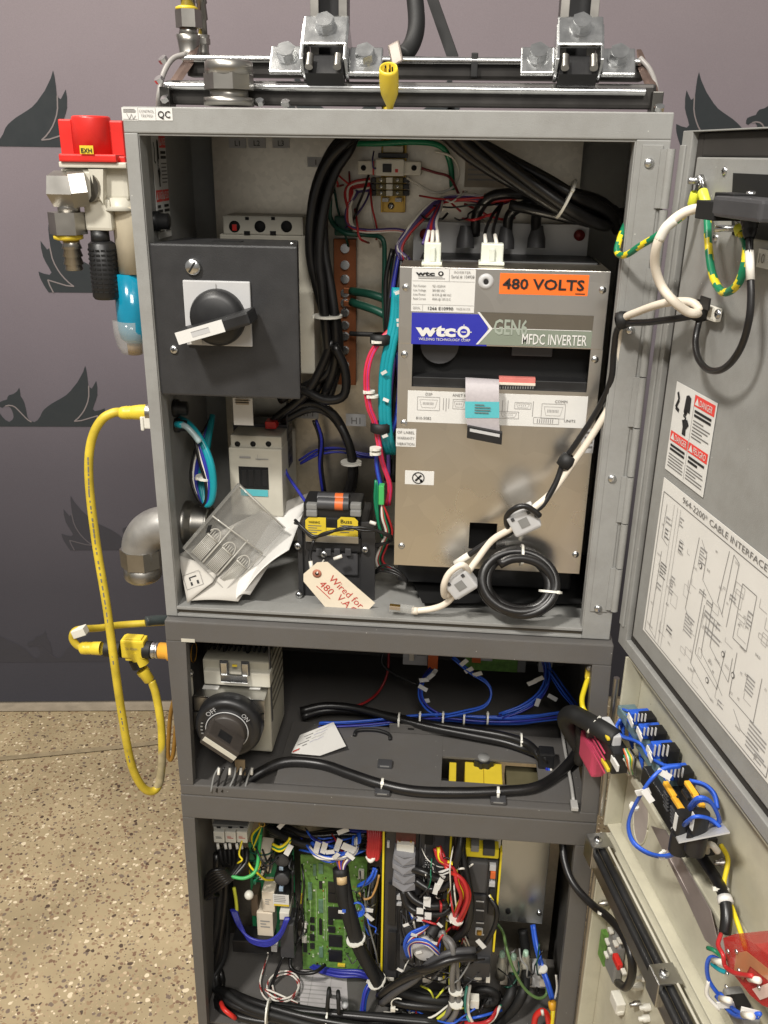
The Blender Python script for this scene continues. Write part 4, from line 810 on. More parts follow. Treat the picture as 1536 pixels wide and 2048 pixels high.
for dz in (0, 6):
    mb = MB(); mb.tube(pts([(590, 1040 + dz, .07), (600, 1050, .06), (625, 1075 - dz * .6, .052), (650, 1066 + dz * .5, .05), (690, 1058 - dz * .6, .05), (725, 1055 + dz, .05), (755, 1062, .055), (782, 1072 + dz, .06), (775, 1085, .07), (740, 1090 + dz, .075)]), .0021, CABLE); mb.build('lead', th_)
mb = MB(); mb.tube(pts([(628, 1080, .05), (620, 1110, .045), (622, 1128, .04)]), .0024, CABLE); mb.tube(pts([(621, 1122, .04), (624, 1142, .036)]), .0028, WHW); mb.build('lead', th_)
mb = MB(); a = P(668, 1118, .05); b = P(684, 1112, .05); mb.tube([a, b], .0026, WHW); mb.tube(pts([(740, 1044, .06), (752, 1048, .058)]), .0026, WHW); mb.build('wire_sleeve', th_)
# paper tag
tg = thing('paper_tag', 'manila tag lettered Wired for 480 V.A.C. hanging from the transformer', 'tag', P(680, 1222, .02))
YT = .022; q = lambda px, py, dy=0: P(px, py, YT + dy)
mb = MB(); mb.prism([q(607, 1163), q(657, 1222), q(735, 1222), q(750, 1206), q(655, 1124), q(634, 1125), q(607, 1148)], (0, .0006, 0), mat('manila', (226, 214, 192), .75, var=.04)); b0 = mb.build('tag_card', tg)
mb = MB(); c0 = q(634, 1147, -.0004); mb.lathe(c0, (0, -1, 0), [(0, .0062), (.0004, .0062), (.0005, .0025)], mat('reinforcing_ring', (176, 112, 90), .7), 24); mb.cyl(c0 + V((0, -.0002, 0)), c0 + V((0, -.0007, 0)), .0025, HOLE, 14); mb.build('hole_ring', tg)
R_ = (q(730, 1210) - q(662, 1146)).normalized(); U_ = Y3.cross(R_) * -1; U_ = U_ if U_.z > 0 else -U_
mb = MB(); mb.text('Wired for', q(656, 1158), R_, U_, .0105, RINK, width=(q(729, 1218) - q(656, 1158)).length * .93, lift=.0006); mb.text('480', q(637, 1169), R_, U_, .0105, RINK, width=.022, lift=.0006); mb.text('V.A.C.', q(672, 1196), R_, U_, .0105, RINK, width=.036, lift=.0006)
a = q(633, 1172, -.0006); mb.obox(a + R_ * .013, R_ * .013, Y3 * .0001, U_ * .0005, RINK); mb.build('tag_lettering', tg)
cable('tag_string', 'short white twist of string through the hole of the manila tag', 'string', pts([(634, 1147, .02), (640, 1132, .03), (648, 1120, .05)]), .0012, WHW)
# ------------------------------------------------ welding inverter
iv = thing('welding_inverter', 'tall galvanised welding inverter box with orange 480 VOLTS and blue labels', 'inverter', (.134, .1, .016))
YI = .04
a, b, c_, d = P(800, 533, YI), P(1222, 544, YI), P(1200, 792, YI), P(797, 780, YI)
x0, x1 = .0095, .258; zt_, zb_ = .4685, .0755
zs0, zs1 = P(1000, 693, YI).z, P(1000, 779, YI).z        # slot
mb = MB(); SH = INVM
mb.box((x0, YI, zs0), (x1, YI + .002, zt_), SH, .0006)
sx0, sx1 = P(824, 735, YI).x, P(1178, 735, YI).x
mb.box((x0, YI, zs1), (sx0, YI + .002, zs0), SH); mb.box((sx1, YI, zs1), (x1, YI + .002, zs0), SH)
cw0, cw1, cz = P(938, 1075, YI).x, P(993, 1075, YI).x, P(965, 1046, YI).z
mb.box((x0, YI, cz), (x1, YI + .002, zs1), SH); mb.box((x0, YI, zb_), (cw0, YI + .002, cz), SH); mb.box((cw1, YI, P(1000, 1100, YI).z), (x1, YI + .002, cz), SH); mb.box((cw0, YI, zb_), (x1, YI + .002, P(1000, 1100, YI).z), SH)
mb.build('front_cover', iv)
mb = MB(); mb.box((x0, YI + .0022, zb_), (x0 + .002, .19, zt_), GALV); mb.box((x1 - .002, YI + .0022, zb_), (x1, .19, zt_), GALV); mb.box((x0 + .0022, YI + .0022, zt_ - .002), (x1 - .0022, .11, zt_), GALV); mb.box((x0 + .0022, YI + .05, zb_ - .05), (x1 - .0022, .19, zb_ + .05), BLACK, .003)
mb.build('chassis', iv)
mb = MB(); mb.box((sx0 - .003, YI + .03, zs1 - .02), (sx1 + .003, YI + .032, zs0 + .02), HOLE); mb.box((sx0, YI + .003, zs1 - .001), (sx1, YI + .028, zs1 + .012), BLACK, .001); mb.build('slot_backing', iv); mb = MB(); mb.cyl((.06, YI + .029, zs0 - .004), (.06, YI + .02, zs0 - .004), .024, DPL, 28); mb.build('fan', iv); mb = MB(); mb.box((.15, YI + .02, zs0 - .015), (.2, YI + .029, zs0 + .01), DPL, .001); mb.build('inner_module', iv); mb = MB(); mb.box((cw0, YI + .03, zb_), (cw1, YI + .032, cz + .01), HOLE)
mb.build('notch_backing', iv)
mb = MB(); mb.box((x0 + .02, .112, zt_ - .03), (x1 - .005, .205, zt_ + .002), BLACK, .002); mb.build('terminal_cover', iv)
for px, py in ((812, 575), (1205, 580), (809, 709), (1190, 719), (808, 846), (803, 1092), (1151, 1109)): screw(iv, P(px, py, YI), (0, -1, 0), .0045, 'cover_screw', cross=False)
l = plab(823, 538, 950, 624, YI, WHITE)
l.t('wtc', .06, .155, .10, INK, w=.3, bold=.035); l.poly([(.455 + .045 * math.cos(g * .524), .105 + .055 * math.sin(g * .524)) for g in range(12)], INK); l.poly([(.455 + .02 * math.cos(g * .524), .105 + .028 * math.sin(g * .524)) for g in range(12)], WHITE, 3)
l.lines(.1, .17, .52, .25, 2, INK3, .4); l.pl([(.01, .28), (.99, .28)], .004, INK3); l.r(.585, .0, .592, .28, INK3); l.t('INVERTER', .66, .09, .06, INK3, w=.26); l.t('Serial #: 104938', .62, .2, .075, INK2, w=.36)
for i, (u_, v_) in enumerate((('Part Number', '9Z-1020V4'), ('Line Voltage', '380/480 VAC'), ('Line Power', '66 KVA @ 480 VAC'), ('Rated Current', '400A @ 10% D.C.'))):
    l.t(u_, .03, .42 + i * .1, .055, INK2, w=.2); l.t(v_, .33, .42 + i * .1, .055, INK2, w=.2 if i < 2 else .3)
l.pl([(.01, .83), (.99, .83)], .004, INK3); l.r(.18, .84, .186, .99, INK3); l.t('SERIAL', .03, .94, .06, INK3, w=.12); l.t('1266 E10990', .27, .95, .075, INK, w=.4, bold=.01); l.t('MADE IN USA', .72, .94, .06, INK3, w=.22); l.build('nameplate', iv)
l = plab(999, 548, 1177, 590, YI, ORG); l.t('480 VOLTS', .035, .73, .50, INK, w=.92, bold=.022); l.r(.86, .88, .97, .93, INK); l.build('voltage_label', iv)
l = plab(823, 627, 975, 690, YI, BLUEL); l.t('wtc', .055, .71, .36, WHITE, w=.53, bold=.05)
cx, cy = .69, .565; l.poly([(cx + .085 * math.cos(g * .393), cy + .19 * math.sin(g * .393)) for g in range(16)], WHITE); l.poly([(cx + .048 * math.cos(g * .393), cy + .105 * math.sin(g * .393)) for g in range(16)], BLUEL, 3); l.pl([(cx - .03, cy), (cx + .03, cy)], .012, WHITE, 4)
for g in range(4): l.pl([(cx + .08 * math.cos(g * 1.571), cy + .18 * math.sin(g * 1.571)), (cx + .105 * math.cos(g * 1.571), cy + .235 * math.sin(g * 1.571))], .012, WHITE)
l.t('WELDING TECHNOLOGY CORP', .1, .865, .085, WHITE, w=.68); l.build('logo_label', iv)
l = plab(953, 627, 1185, 692, YI, None); l.poly([(.0, 0), (1, .02), (1, .47), (.13, .5)], DSTRIP, 1); l.poly([(.13, .5), (1, .47), (1, 1), (.0, 1)], STRIP, 1); l.poly([(0, 0), (.02, 0), (.14, .5), (.02, 1), (0, 1), (.11, .5)], WHITE, 2); l.r(.14, .475, .99, .495, WHITE, 2)
l.t('GEN6', .15, .66, .47, mat('faded_lettering', (150, 158, 146), .4), w=.29, bold=.02, l=3); l.r(.145, .5, .45, .70, mat('letter_shade', (128, 136, 122), .35), 0); l.t('MFDC INVERTER', .40, .94, .33, WHITE, w=.56, bold=.01, l=4); l.build('series_label', iv)
mb = MB(); p = P(972, 563, YI); mb.lathe(p, (0, -1, 0), [(0, .0092), (.0015, .009), (.0022, .006), (.0024, .0045), (.001, .003)], LPL, 28); mb.cyl(p + V((0, -.0006, 0)), p + V((0, -.0022, 0)), .0030, INK, 16); mb.build('grommet', iv)
l = plab(815, 787, 1174, 850, YI, WHITE)
def conn_draw(x, y, w_, h_, n_):
    l.pl([(x, y), (x + w_, y), (x + w_, y + h_), (x, y + h_), (x, y)], .002, INK3); l.pl([(x + .1 * w_, y + .2 * h_), (x + .9 * w_, y + .2 * h_), (x + .8 * w_, y + .8 * h_), (x + .2 * w_, y + .8 * h_), (x + .1 * w_, y + .2 * h_)], .0015, INK3)
    for i in range(n_): l.r(x + w_ * (.25 + .5 * i / n_), y + .4 * h_, x + w_ * (.25 + .5 * i / n_) + .004, y + .6 * h_, INK3)
conn_draw(.055, .18, .125, .42, 8); conn_draw(.255, .22, .07, .3, 4); conn_draw(.75, .26, .13, .46, 8); conn_draw(.6, .25, .09, .2, 4); conn_draw(.515, .55, .11, .22, 5)
for i in range(8): l.r(.73 + i * .012, .75, .735 + i * .012, .88, INK3)
l.pl([(.71, .7), (.85, .72), (.85, .9), (.71, .9), (.71, .7)], .002, INK3)
for x in (.2, .215, .23, .50, .53, .56, .70): l.r(x, .2, x + .004, .5 + random.random() * .2, INK3)
for tx, x, y in (('DSP', .1, .13), ('ANET IP', .25, .13), ('COMM', .82, .22), ('810-5082', .05, .9), ('UNITS', .88, .82)): l.t(tx, x, y, .09, INK2)
l.build('connector_legend', iv)
l = plab(810, 942, 868, 969, YI, WHITE); cx, cy = .46, .5
ring = [(cx + .20 * math.cos(g * .393), cy + .40 * math.sin(g * .393)) for g in range(17)]; l.pl(ring, .035, INK); l.pl([(.33, .22), (.6, .78)], .035, INK); l.pl([(.36, .72), (.56, .3)], .07, INK); l.poly([(.52, .6), (.6, .6), (.6, .8), (.52, .8)], INK); l.build('no_touch_label', iv)
l = plab(792, 858, 832, 893, YI - .0006, WHITE)
for i, tx in enumerate(('OF LABEL', 'WARRANTY', 'VIBRATION')): l.t(tx, .06, .25 + i * .33, .16, INK2, w=.86)
l.build('warranty_label', iv)
l = plab(1163, 858, 1188, 906, YI, LPL); l.lines(.2, .1, .9, .9, 4, INK2, .4); l.build('warranty_label', iv)
for px0, px1, y0, y1 in ((848, 882, 485, 528), (962, 1007, 487, 528)):
    mb = MB(); mb.pbox(px0, y0, px1, y1, YI + .03, .018, NYL, .002); mb.pbox((px0 + px1) / 2 - 5, y0 + 10, (px0 + px1) / 2 + 5, y1 - 4, YI + .026, .004, NYL, .001); mb.pbox(px0 - 5, y1 - 4, px1 + 2, y1 + 3, YI + .026, .025, NYL, .001)
    o = mb.build('plug_housing'); tag(o, 'milky nylon plug on top of inverter above ' + ('white nameplate' if px0 < 900 else 'white round grommet'), 'connector', 'nylon plugs on top of inverter')
# plate with cable boots behind the inverter
bp_ = thing('terminal_plate', 'pale plate with three dark cable boots and red caps above the inverter', 'terminal block', P(1000, 520, .2))
mb = MB(); mb.pbox(826, 446, 1176, 530, .195, .004, LPL, .001); mb.build('plate', bp_)
for px, py in ((930, 470), (1010, 472), (1072, 470)):
    mb = MB(); a = P(px, py + 26, .175); mb.lathe(a, (0, .1, 1), [(0, .012), (.012, .0115), (.020, .009), (.028, .0075)], DPL, 20); mb.build('cable_boot', bp_)
for px, py in ((850, 468), (1158, 470)):
    mb = MB(); a = P(px, py, .195); mb.lathe(a, (0, -1, 0), [(0, .007), (.008, .007), (.01, 0)], mat('dark_red_cap', (110, 36, 34), .4), 20); mb.build('red_cap', bp_)
# ribbon cable
rb = thing('ribbon_cable', 'grey ribbon cable with cyan band folded over the inverter slot, black connector at its end', 'ribbon cable', P(968, 870, .03))
RG = mat('ribbon_grey', (176, 170, 172), .45, var=.05, scale=300)
mb = MB(); L0 = [(931, 996, 782, .055), (931, 997, 765, .044), (931, 998, 755, .030), (931, 998, 768, .022), (931, 998, 805, .021), (933, 998, 840, .021), (936, 1000, 862, .021)]
vs = []; 
for x_, X_, y_, q_ in L0: vs += [P(x_, y_, q_), P(X_, y_ + 4, q_)]
vs2 = [v + V((0, .0008, 0)) for v in vs]; fs = [(2 * i, 2 * i + 2, 2 * i + 3, 2 * i + 1) for i in range(len(L0) - 1)]
mb.add(vs, fs, RG, True); mb.add(vs2, [f[::-1] for f in fs], RG, True); rc = mb.build('ribbon', rb)
mb = MB(); mb.prism([P(930.5, 836, .0205), P(998.5, 836, .0205), P(998.5, 804, .0205), P(930, 803, .0205)], (0, .0003, 0), CYAN); rp = plab(945, 806, 985, 832, .0202, None); rp.lines(.1, .1, .9, .9, 4, INK2, .35); bd0 = mb.build('cyan_band', rb); rp.build('band_print', bd0)
mb = MB(); c0 = P(969, 869, .02); e = V((.0355 * math.cos(-.12), 0, .0355 * math.sin(-.12) - .0015)) * .62; mb.obox(c0, e, V((0, .004, 0)), V((0, 0, .0095)) * .85, BLACK, .001); mb.obox(c0 + V((.0, -.0045, .0035)), e * .85, V((0, .0006, 0)), V((0, 0, .0018)), LPL); mb.build('ribbon_plug', rb)
mb = MB(); mb.pbox(998, 756, 1071, 766, .042, .01, mat('pink_strip', (206, 120, 112), .5), .0005); mb.pbox(998, 766, 1071, 771, .041, .01, CREAM, .0005); mb.pbox(996, 771, 1071, 781, .041, .01, BLACK, .0005)
for i in range(14): mb.pbox(1000 + i * 5, 773, 1002 + i * 5, 778, .0405, .001, GPL, 0)
mb.build('header', rb)
# ferrites with grey and black cables
def ferrite(px, py, Y, ang, lab, ln=.036):
    t = thing('ferrite_clamp', lab, 'ferrite', P(px, py, Y), 'grey ferrite clamps'); g = math.radians(ang)
    e1 = V((math.cos(g), 0, math.sin(g))); e2 = V((-math.sin(g), 0, math.cos(g))); c0 = P(px, py, Y); mb = MB()
    mb.obox(c0, e1 * ln / 2, V((0, .012, 0)), e2 * .0145, LPL, .003); mb.obox(c0 + e2 * -.0145, e1 * ln * .42, V((0, .009, 0)), e2 * .002, LPL, .001); mb.build('shell', t)
    mb = MB()
    for u in (-.3, .3): mb.obox(c0 + e1 * ln * u + e2 * .010 + V((0, -.0125, 0)), e1 * .002, V((0, .0006, 0)), e2 * .0022, DPL)
    mb.obox(c0 + V((0, -.0123, 0)), e1 * .006, V((0, .0006, 0)), e2 * .006, GPL); mb.build('latch', t)
    return c0
ferrite(1047, 1038, -.005, 30, 'grey ferrite clamp in front of the inverter, cables wound through, higher of two')
ferrite(921, 1163, -.008, 38, 'grey ferrite clamp near the black coil on the box floor, lower of two')
gc = thing('grey_network_cable', 'cream network cable running from the door through both ferrites to a clear plug', 'cable', P(1000, 1100, -.01))
mb = MB(); mb.tube(pts([(1404, 622, -.13), (1380, 604, -.12), (1330, 606, -.09), (1280, 622, -.05), (1246, 640, -.02), (1236, 680, .0), (1240, 745, .004), (1225, 800, .006), (1187, 866, .008), (1146, 926, .010), (1104, 984, .006), (1068, 1016, -.005), (1030, 1052, -.006), (985, 1080, .0), (955, 1118, -.004), (935, 1145, -.008), (905, 1178, -.008), (890, 1192, -.008), (888, 1170, -.02), (900, 1145, -.022), (925, 1130, -.02), (936, 1150, -.008), (912, 1185, -.004), (890, 1208, .0), (862, 1218, .004), (826, 1222, .006)]), .0043, CREAM, n=12); mb.build('cable', gc)
mb = MB(); mb.obox(P(804, 1217, .006), V((.017, 0, -.001)), V((0, .005, 0)), V((0, 0, .0042)), CLEARC, .001); mb.obox(P(790, 1214, .005), V((.007, 0, -.0004)), V((0, .003, 0)), V((0, 0, .003)), BRASS); mb.build('clear_plug', gc)
mb = MB(); mb.tube(pts([(824, 1221, .006), (836, 1222, .005)]), .0052, CREAM); mb.build('boot', gc)
bc = thing('black_sensor_cable', 'black cable strapped beside the cream one, looping once around the higher ferrite', 'cable', P(1050, 1050, 0))
mb = MB(); mb.tube(pts([(1404, 628, -.12), (1360, 636, -.1), (1300, 644, -.06), (1240, 652, -.015), (1228, 700, .0), (1222, 760, .002), (1195, 820, .01), (1150, 890, .012), (1128, 922, .012), (1112, 965, .006), (1085, 1010, -.002), (1062, 1025, -.006), (1078, 1030, -.02), (1050, 1012, -.024), (1025, 1020, -.022), (1013, 1035, -.012), (1018, 1055, -.004), (1040, 1040, .005), (1020, 1066, .0), (975, 1085, .002), (940, 1108, .002), (932, 1114, .002)]), .0037, CABLE, n=12); mb.build('cable', bc)
mb = MB(); mb.tube(pts([(938, 1110, .002), (910, 1128, .002)]), .0044, WHW); mb.build('end_sleeve', bc)
for px, py, Y, nm in ((1243, 640, -.02, 'black hook strap binding two cables at the box opening edge'), (1133, 922, .012, 'black hook strap binding two cables halfway down the inverter')):
    mb = MB(); a, b = P(px - 8, py + 12, Y), P(px + 8, py - 12, Y); 
    if px > 1200: a, b = P(px - 12, py + 3, Y), P(px + 14, py - 2, Y)
    mb.lathe(a, b - a, [(0, .006), (.001, .0095), ((b - a).length * .5, .0105), ((b - a).length - .001, .009), ((b - a).length, .006)], RUB, 16); tag(mb.build('hook_strap'), nm, 'strap', 'hook and loop straps')
# coiled black cable
cl_ = thing('coiled_cable', 'coil of thick glossy black cable tied up on the floor of grey box', 'cable coil', P(1038, 1240, .015))
c0 = P(1038, 1166, .0); k = mpp(c0); mb = MB(); loops = []
ax1 = V((1, .05, -.06)).normalized(); ax2 = V((.05, .45, .9)).normalized(); an = ax1.cross(ax2)
random.seed(5); path = []
for i in range(4 * 14 + 5):
    g = i * 2 * math.pi / 14 + .6; lp = i / 14; rx = (67 + 8 * math.sin(lp * 2.4)) * k; rz = (57 + 8 * math.cos(lp * 1.9 + .5)) * k
    path.append(c0 + ax1 * (rx * math.cos(g)) + ax2 * (rz * math.sin(g)) + an * ((lp - 2.5) * .0050 + .004 * math.sin(g + lp)) + V((0, .006 * math.sin(g * .9), 0)))
mb.tube(path, .0060, CABLE, n=12, res=3); mb.build('coil', cl_)
tie(cl_, c0 + ax2 * 56 * k, ax1, .0145, head=(0, -1, -.2)); tie(cl_, c0 + ax1 * 64 * k - ax2 * 12 * k, ax2, .0155, head=(.6, -1, 0))
cable('coil_tail', 'black cable tail rising from coil along the inverter right edge', 'cable', pts([(1108, 1205, .03), (1060, 1232, .03), (1000, 1225, .06), (975, 1180, .1), (965, 1120, .14)]), .0058, CABLE)

# ------------------------------------------------ heavy black cables
def bundle(nm, lab, cat, path, n_, r, spread, mts, group=None, jit=.25, seed=1):
    random.seed(seed); t = thing(nm, lab, cat, path[len(path) // 2], group)
    for i in range(n_):
        g = 2 * math.pi * i / n_ + random.random(); rr = spread * (0 if n_ == 1 else random.uniform(.5, 1)); pth = []
        for j, p in enumerate(path):
            tt = (path[min(j + 1, len(path) - 1)] - path[max(j - 1, 0)]).normalized(); u = tt.orthogonal().normalized(); v = tt.cross(u); gg = g + j * .5
            pth.append(p + (u * math.cos(gg) + v * math.sin(gg)) * rr * (1 + random.uniform(-jit, jit)))
        MB().tube(pth, r, mts[i % len(mts)], n=8, res=4).build('wire' if r < .003 else 'cable', t)
    return t
t = bundle('power_cables', 'bundle of thick black power cables hanging down right of the switch box', 'cables', pts([(730, 250, .16), (690, 285, .15), (655, 335, .15), (638, 410, .15), (636, 500, .15), (650, 580, .15), (664, 650, .15), (668, 720, .16), (650, 790, .17)]), 5, .0066, .0125, [CABLE], seed=4)
tie(t, P(655, 632, .148), Z, .02, head=(-1, -.5, 0))
for i, q in enumerate(([(668, 690, .14), (690, 740, .14), (688, 790, .14), (650, 800, .14), (600, 780, .15), (560, 800, .16)], [(664, 680, .15), (640, 740, .15), (610, 790, .15), (560, 830, .16), (540, 850, .16)], [(672, 690, .16), (655, 745, .16), (615, 770, .16), (570, 790, .17)])):
    cable('contactor_lead', ('outermost of the black leads curving from the bundle to the contactor', 'middle black lead bending steeply from bundle to contactor', 'innermost black lead hugging the switch box on its way to the contactor')[i], 'cable', pts(q), .0064, CABLE, group='contactor leads')
t = bundle('looped_cables', 'two black cables looping behind the contactor down towards the transformer', 'cables', pts([(560, 838, .17), (620, 812, .17), (665, 830, .17), (695, 880, .17), (706, 935, .17), (698, 985, .17), (672, 1010, .17)]), 2, .0066, .007, [CABLE], seed=9)
tie(t, P(702, 925, .166), Z, .0155, head=(1, -.5, 0))
t = bundle('black_jumper', 'thin black jumper wires hanging in the gap right of the contactor', 'wires', pts([(630, 840, .2), (642, 880, .2), (640, 930, .2), (648, 985, .2)]), 3, .0022, .004, [CABLE, CABLE, NAVY], seed=2)
cable('coil_wire_pair', 'blue wire running from contactor side down to the fuse block', 'wire', pts([(566, 925, .15), (575, 950, .14), (595, 980, .12), (612, 1005, .1), (622, 1018, .08)]), .0022, NAVY)
t = bundle('blue_loop', 'dark blue wires looping across the plate behind contactor', 'wires', pts([(600, 925, .21), (635, 905, .21), (680, 900, .21), (720, 910, .21), (760, 915, .21)]), 3, .0018, .005, [NAVY], seed=3)
dg = bundle('diagonal_cables', 'bundle of thick black cables slanting down right across top of the grey box', 'cables', pts([(880, 240, .10), (930, 285, .10), (1000, 330, .10), (1080, 378, .10), (1140, 410, .10), (1200, 432, .13), (1240, 440, .16)]), 6, .0072, .0150, [CABLE], seed=6, jit=.1)
tie(dg, P(1132, 398, .098), P(1180, 425, .1) - P(1100, 385, .1), .0245, head=(.2, -1, .5))
for i, q in enumerate(([(950, 470, .18), (955, 425, .17), (985, 392, .16), (1040, 388, .16), (1090, 396, .14)], [(1014, 470, .18), (1020, 430, .17), (1050, 410, .16), (1100, 402, .15), (1140, 420, .14)], [(1072, 470, .18), (1072, 440, .17), (1075, 415, .16), (1070, 395, .15)])):
    cable('boot_cable', ('left black cable rising out of its boot behind inverter', 'middle black cable rising out of its boot behind inverter', 'right black cable rising straight out of its boot behind inverter')[i], 'cable', pts(q), .0068, CABLE, group='cables in the boots behind the inverter')
cable('long_black_cable', 'black cable sagging below the diagonal bundle into right side of the box', 'cable', pts([(1020, 410, .14), (1090, 425, .13), (1150, 438, .13), (1180, 436, .14), (1230, 420, .17)]), .0066, CABLE)
# ------------------------------------------------ bus bar, din rail
bb = thing('ground_bar', 'copper ground bar with a column of screws on the box back plate', 'bus bar', P(690, 790, .21))
mb = MB(); mb.pbox(668, 478, 712, 770, .214, .008, COPPER, .001); mb.build('bar', bb)
for py in (497, 530, 558, 586, 606, 625, 650, 672, 700, 730): hexbolt(bb, P(690, py, .214), (0, -1, 0), .0058, .005, 'bolt')
for py, q in ((580, [(702, 582, .208), (740, 588, .19), (775, 600, .18)]), (606, [(702, 604, .208), (745, 618, .19), (775, 632, .18)])):
    cable('ground_lead', 'dark green lead from copper bar, ' + ('higher' if py < 600 else 'lower') + ' of the two lugs', 'cable', pts(q), .0058, DGREEN, group='leads on the copper bar')
    mb = MB(); a = P(700, py + 2, .208); mb.obox(a, V((.009, 0, -.001)), Y3 * .003, Z * .004, COPPER, .001); tag(mb.build('copper_lug'), 'copper lug crimped on the ' + ('higher' if py < 600 else 'lower') + ' lead of the copper bar', 'lug', 'copper lugs')
cable('cable_strap', 'thin dark strap across the copper bar near its foot', 'strap', pts([(700, 667, .2), (720, 668, .195), (770, 670, .18)]), .0034, RUB)
dn = thing('din_rail_terminals', 'brass rail with terminal blocks and a small relay high on back plate', 'terminal block', P(782, 425, .21))
mb = MB(); mb.pbox(764, 262, 810, 425, .222, .004, BRASS, .001); mb.pbox(762, 262, 766, 425, .214, .012, BRASS, .001); mb.pbox(808, 262, 812, 425, .214, .012, BRASS, .001); mb.build('rail', dn)
mb = MB(); mb.pbox(715, 322, 842, 350, .195, .02, WPL, .002); mb.pbox(750, 318, 808, 352, .188, .02, WPL, .002); mb.build('relay_body', dn)
mb = MB(); mb.pbox(765, 328, 783, 345, .1865, .003, BLACK, .001); mb.lathe(P(727, 336, .1945), (0, -1, 0), [(0, .0035), (.0006, .0035), (.0007, 0)], HOLE, 16); mb.lathe(P(828, 336, .1945), (0, -1, 0), [(0, .0035), (.0006, .0035), (.0007, 0)], HOLE, 16); mb.build('relay_window', dn)
mb = MB(); mb.pbox(745, 322, 748, 350, .1935, .004, RED, .0005); mb.pbox(790, 338, 796, 345, .1872, .002, RED, .0005); mb.build('red_mark', dn)
for i in range(3):
    mb = MB(); y_ = 355 + i * 13; mb.pbox(752, y_, 772, y_ + 11, .2, .018, mat('olive_terminal', (110, 100, 62), .5), .001); mb.pbox(772, y_, 785, y_ + 11, .196, .02, WPL, .001); mb.pbox(785, y_, 806, y_ + 11, .2, .018, mat('olive_terminal', (110, 100, 62), .5), .001); mb.pbox(742, y_, 752, y_ + 11, .203, .014, BLACK, .001); mb.pbox(806, y_, 818, y_ + 11, .203, .014, BLACK, .001); mb.build('terminal', dn)
    for px in (762, 795): screw(dn, P(px, y_ + 5, .2), (0, -1, 0), .0026, 'terminal_screw')
for q, m_ in (((764, 396, 777, 404, .2, .014), LPL), ((790, 396, 803, 404, .2, .014), LPL), ((756, 306, 815, 316, .2, .014), DPL), ((766, 292, 806, 305, .203, .014), OFFW)): mb = MB(); mb.pbox(*q, m_, .001); mb.build('end_stop', dn)
screw(dn, P(782, 412, .221), (0, -1, 0), .0045)
# ------------------------------------------------ coloured control wiring
def harness(nm, lab, paths, cat='wires', grp=None):
    t = thing(nm, lab, cat, paths[0][0][len(paths[0][0]) // 2], grp)
    for pth, r, mt in paths: MB().tube(pth, r, mt, n=8, res=4).build('wire', t)
    return t
hp = []
random.seed(11)
for i, mt in enumerate((REDW, WHW, REDW, REDW, WHW, PURP)):
    dx, dy = random.uniform(-5, 5), random.uniform(-4, 4); yy = 335 + i * 9
    hp.append((pts([(740, yy * .5 + 190, .205), (705, 365 + i * 4, .2), (690 + i * 5, 385, .195), (697 + dx, 420, .19), (702 + dx, 452 + dy, .19), (735, 462 + dy, .185), (790, 460 + dy, .18), (820, 466 + dy, .17)]), .0020, mt))
harness('red_white_wires', 'red and white control wires dropping from relay and swinging right above inverter', hp)
hp = []
for i, mt in enumerate((PURP, PURP, REDW, PURP, WHW, PURP)):
    dx, dy = random.uniform(-6, 6), random.uniform(-5, 5)
    hp.append((pts([(800 + i * 4, 520, .16), (798 + dx, 495, .165), (815 + dx, 465, .17), (850 + dx, 425 + dy, .175), (880, 402 + dy, .18), (930, 395 + dy, .17), (985, 398 + dy, .165), (1030, 388 + dy, .16), (1045, 360 + dy, .155)]), .0021, mt))
harness('purple_wires', 'purple red and white wires sweeping along back plate above the inverter', hp)
hp = [(pts([(846 + i * 9, 488, .075), (852 + i * 8, 470, .09), (860 + i * 4, 445, .12), (872 + i * 3, 420, .16), (884, 402, .178)]), .0021, (PURP, REDW, PURP, WHW)[i]) for i in range(4)] + [(pts([(852 + i * 12, 488, .072), (858 + i * 8, 462, .085)]), .0024, WHW) for i in range(3)]
harness('plug_wires', 'red white purple wires entering the nylon plug above nameplate', hp)
hp = [(pts([(972 + i * 22, 490, .075), (970 + i * 16, 465, .1), (985 + i * 10, 430, .14), (1005, 405, .165)]), .0021, CABLE) for i in range(2)] + [(pts([(972 + i * 22, 492, .074), (970 + i * 20, 470, .09)]), .0025, WHW) for i in range(2)]
harness('plug_wires', 'two black wires with white sleeves entering nylon plug above grommet', hp)
cable('green_bond_wire', 'green wire arching over brass rail at top of back plate', 'wire', pts([(668, 300, .19), (700, 288, .19), (760, 287, .185), (830, 284, .19), (880, 292, .2), (900, 325, .21), (905, 380, .21)]), .0038, GREEN)
cable('white_arc_wire', 'thin white wire arcing down from relay to the purple bundle', 'wire', pts([(870, 302, .2), (905, 315, .2), (918, 345, .2), (905, 375, .195), (870, 385, .195), (830, 365, .2), (812, 355, .205)]), .0016, WHW)
cable('maroon_wire', 'thin maroon wire crossing back plate right of the relay', 'wire', pts([(838, 335, .205), (870, 345, .205), (900, 355, .2), (918, 390, .18)]), .0018, mat('maroon', (120, 40, 46), .4))
cable('green_drop_wire', 'dark green wire leaving the copper bar top and turning down beside inverter', 'wire', pts([(660, 395, .2), (662, 440, .2), (690, 466, .19), (735, 470, .19), (765, 478, .18), (769, 520, .18), (768, 600, .175), (774, 700, .17)]), .0032, DGREEN)
mb = MB(); mb.pbox(668, 432, 704, 472, .2, .014, DGREEN, .003); tag(mb.build('green_wrap'), 'dark green wrapped joint above the copper bar', 'wire joint')
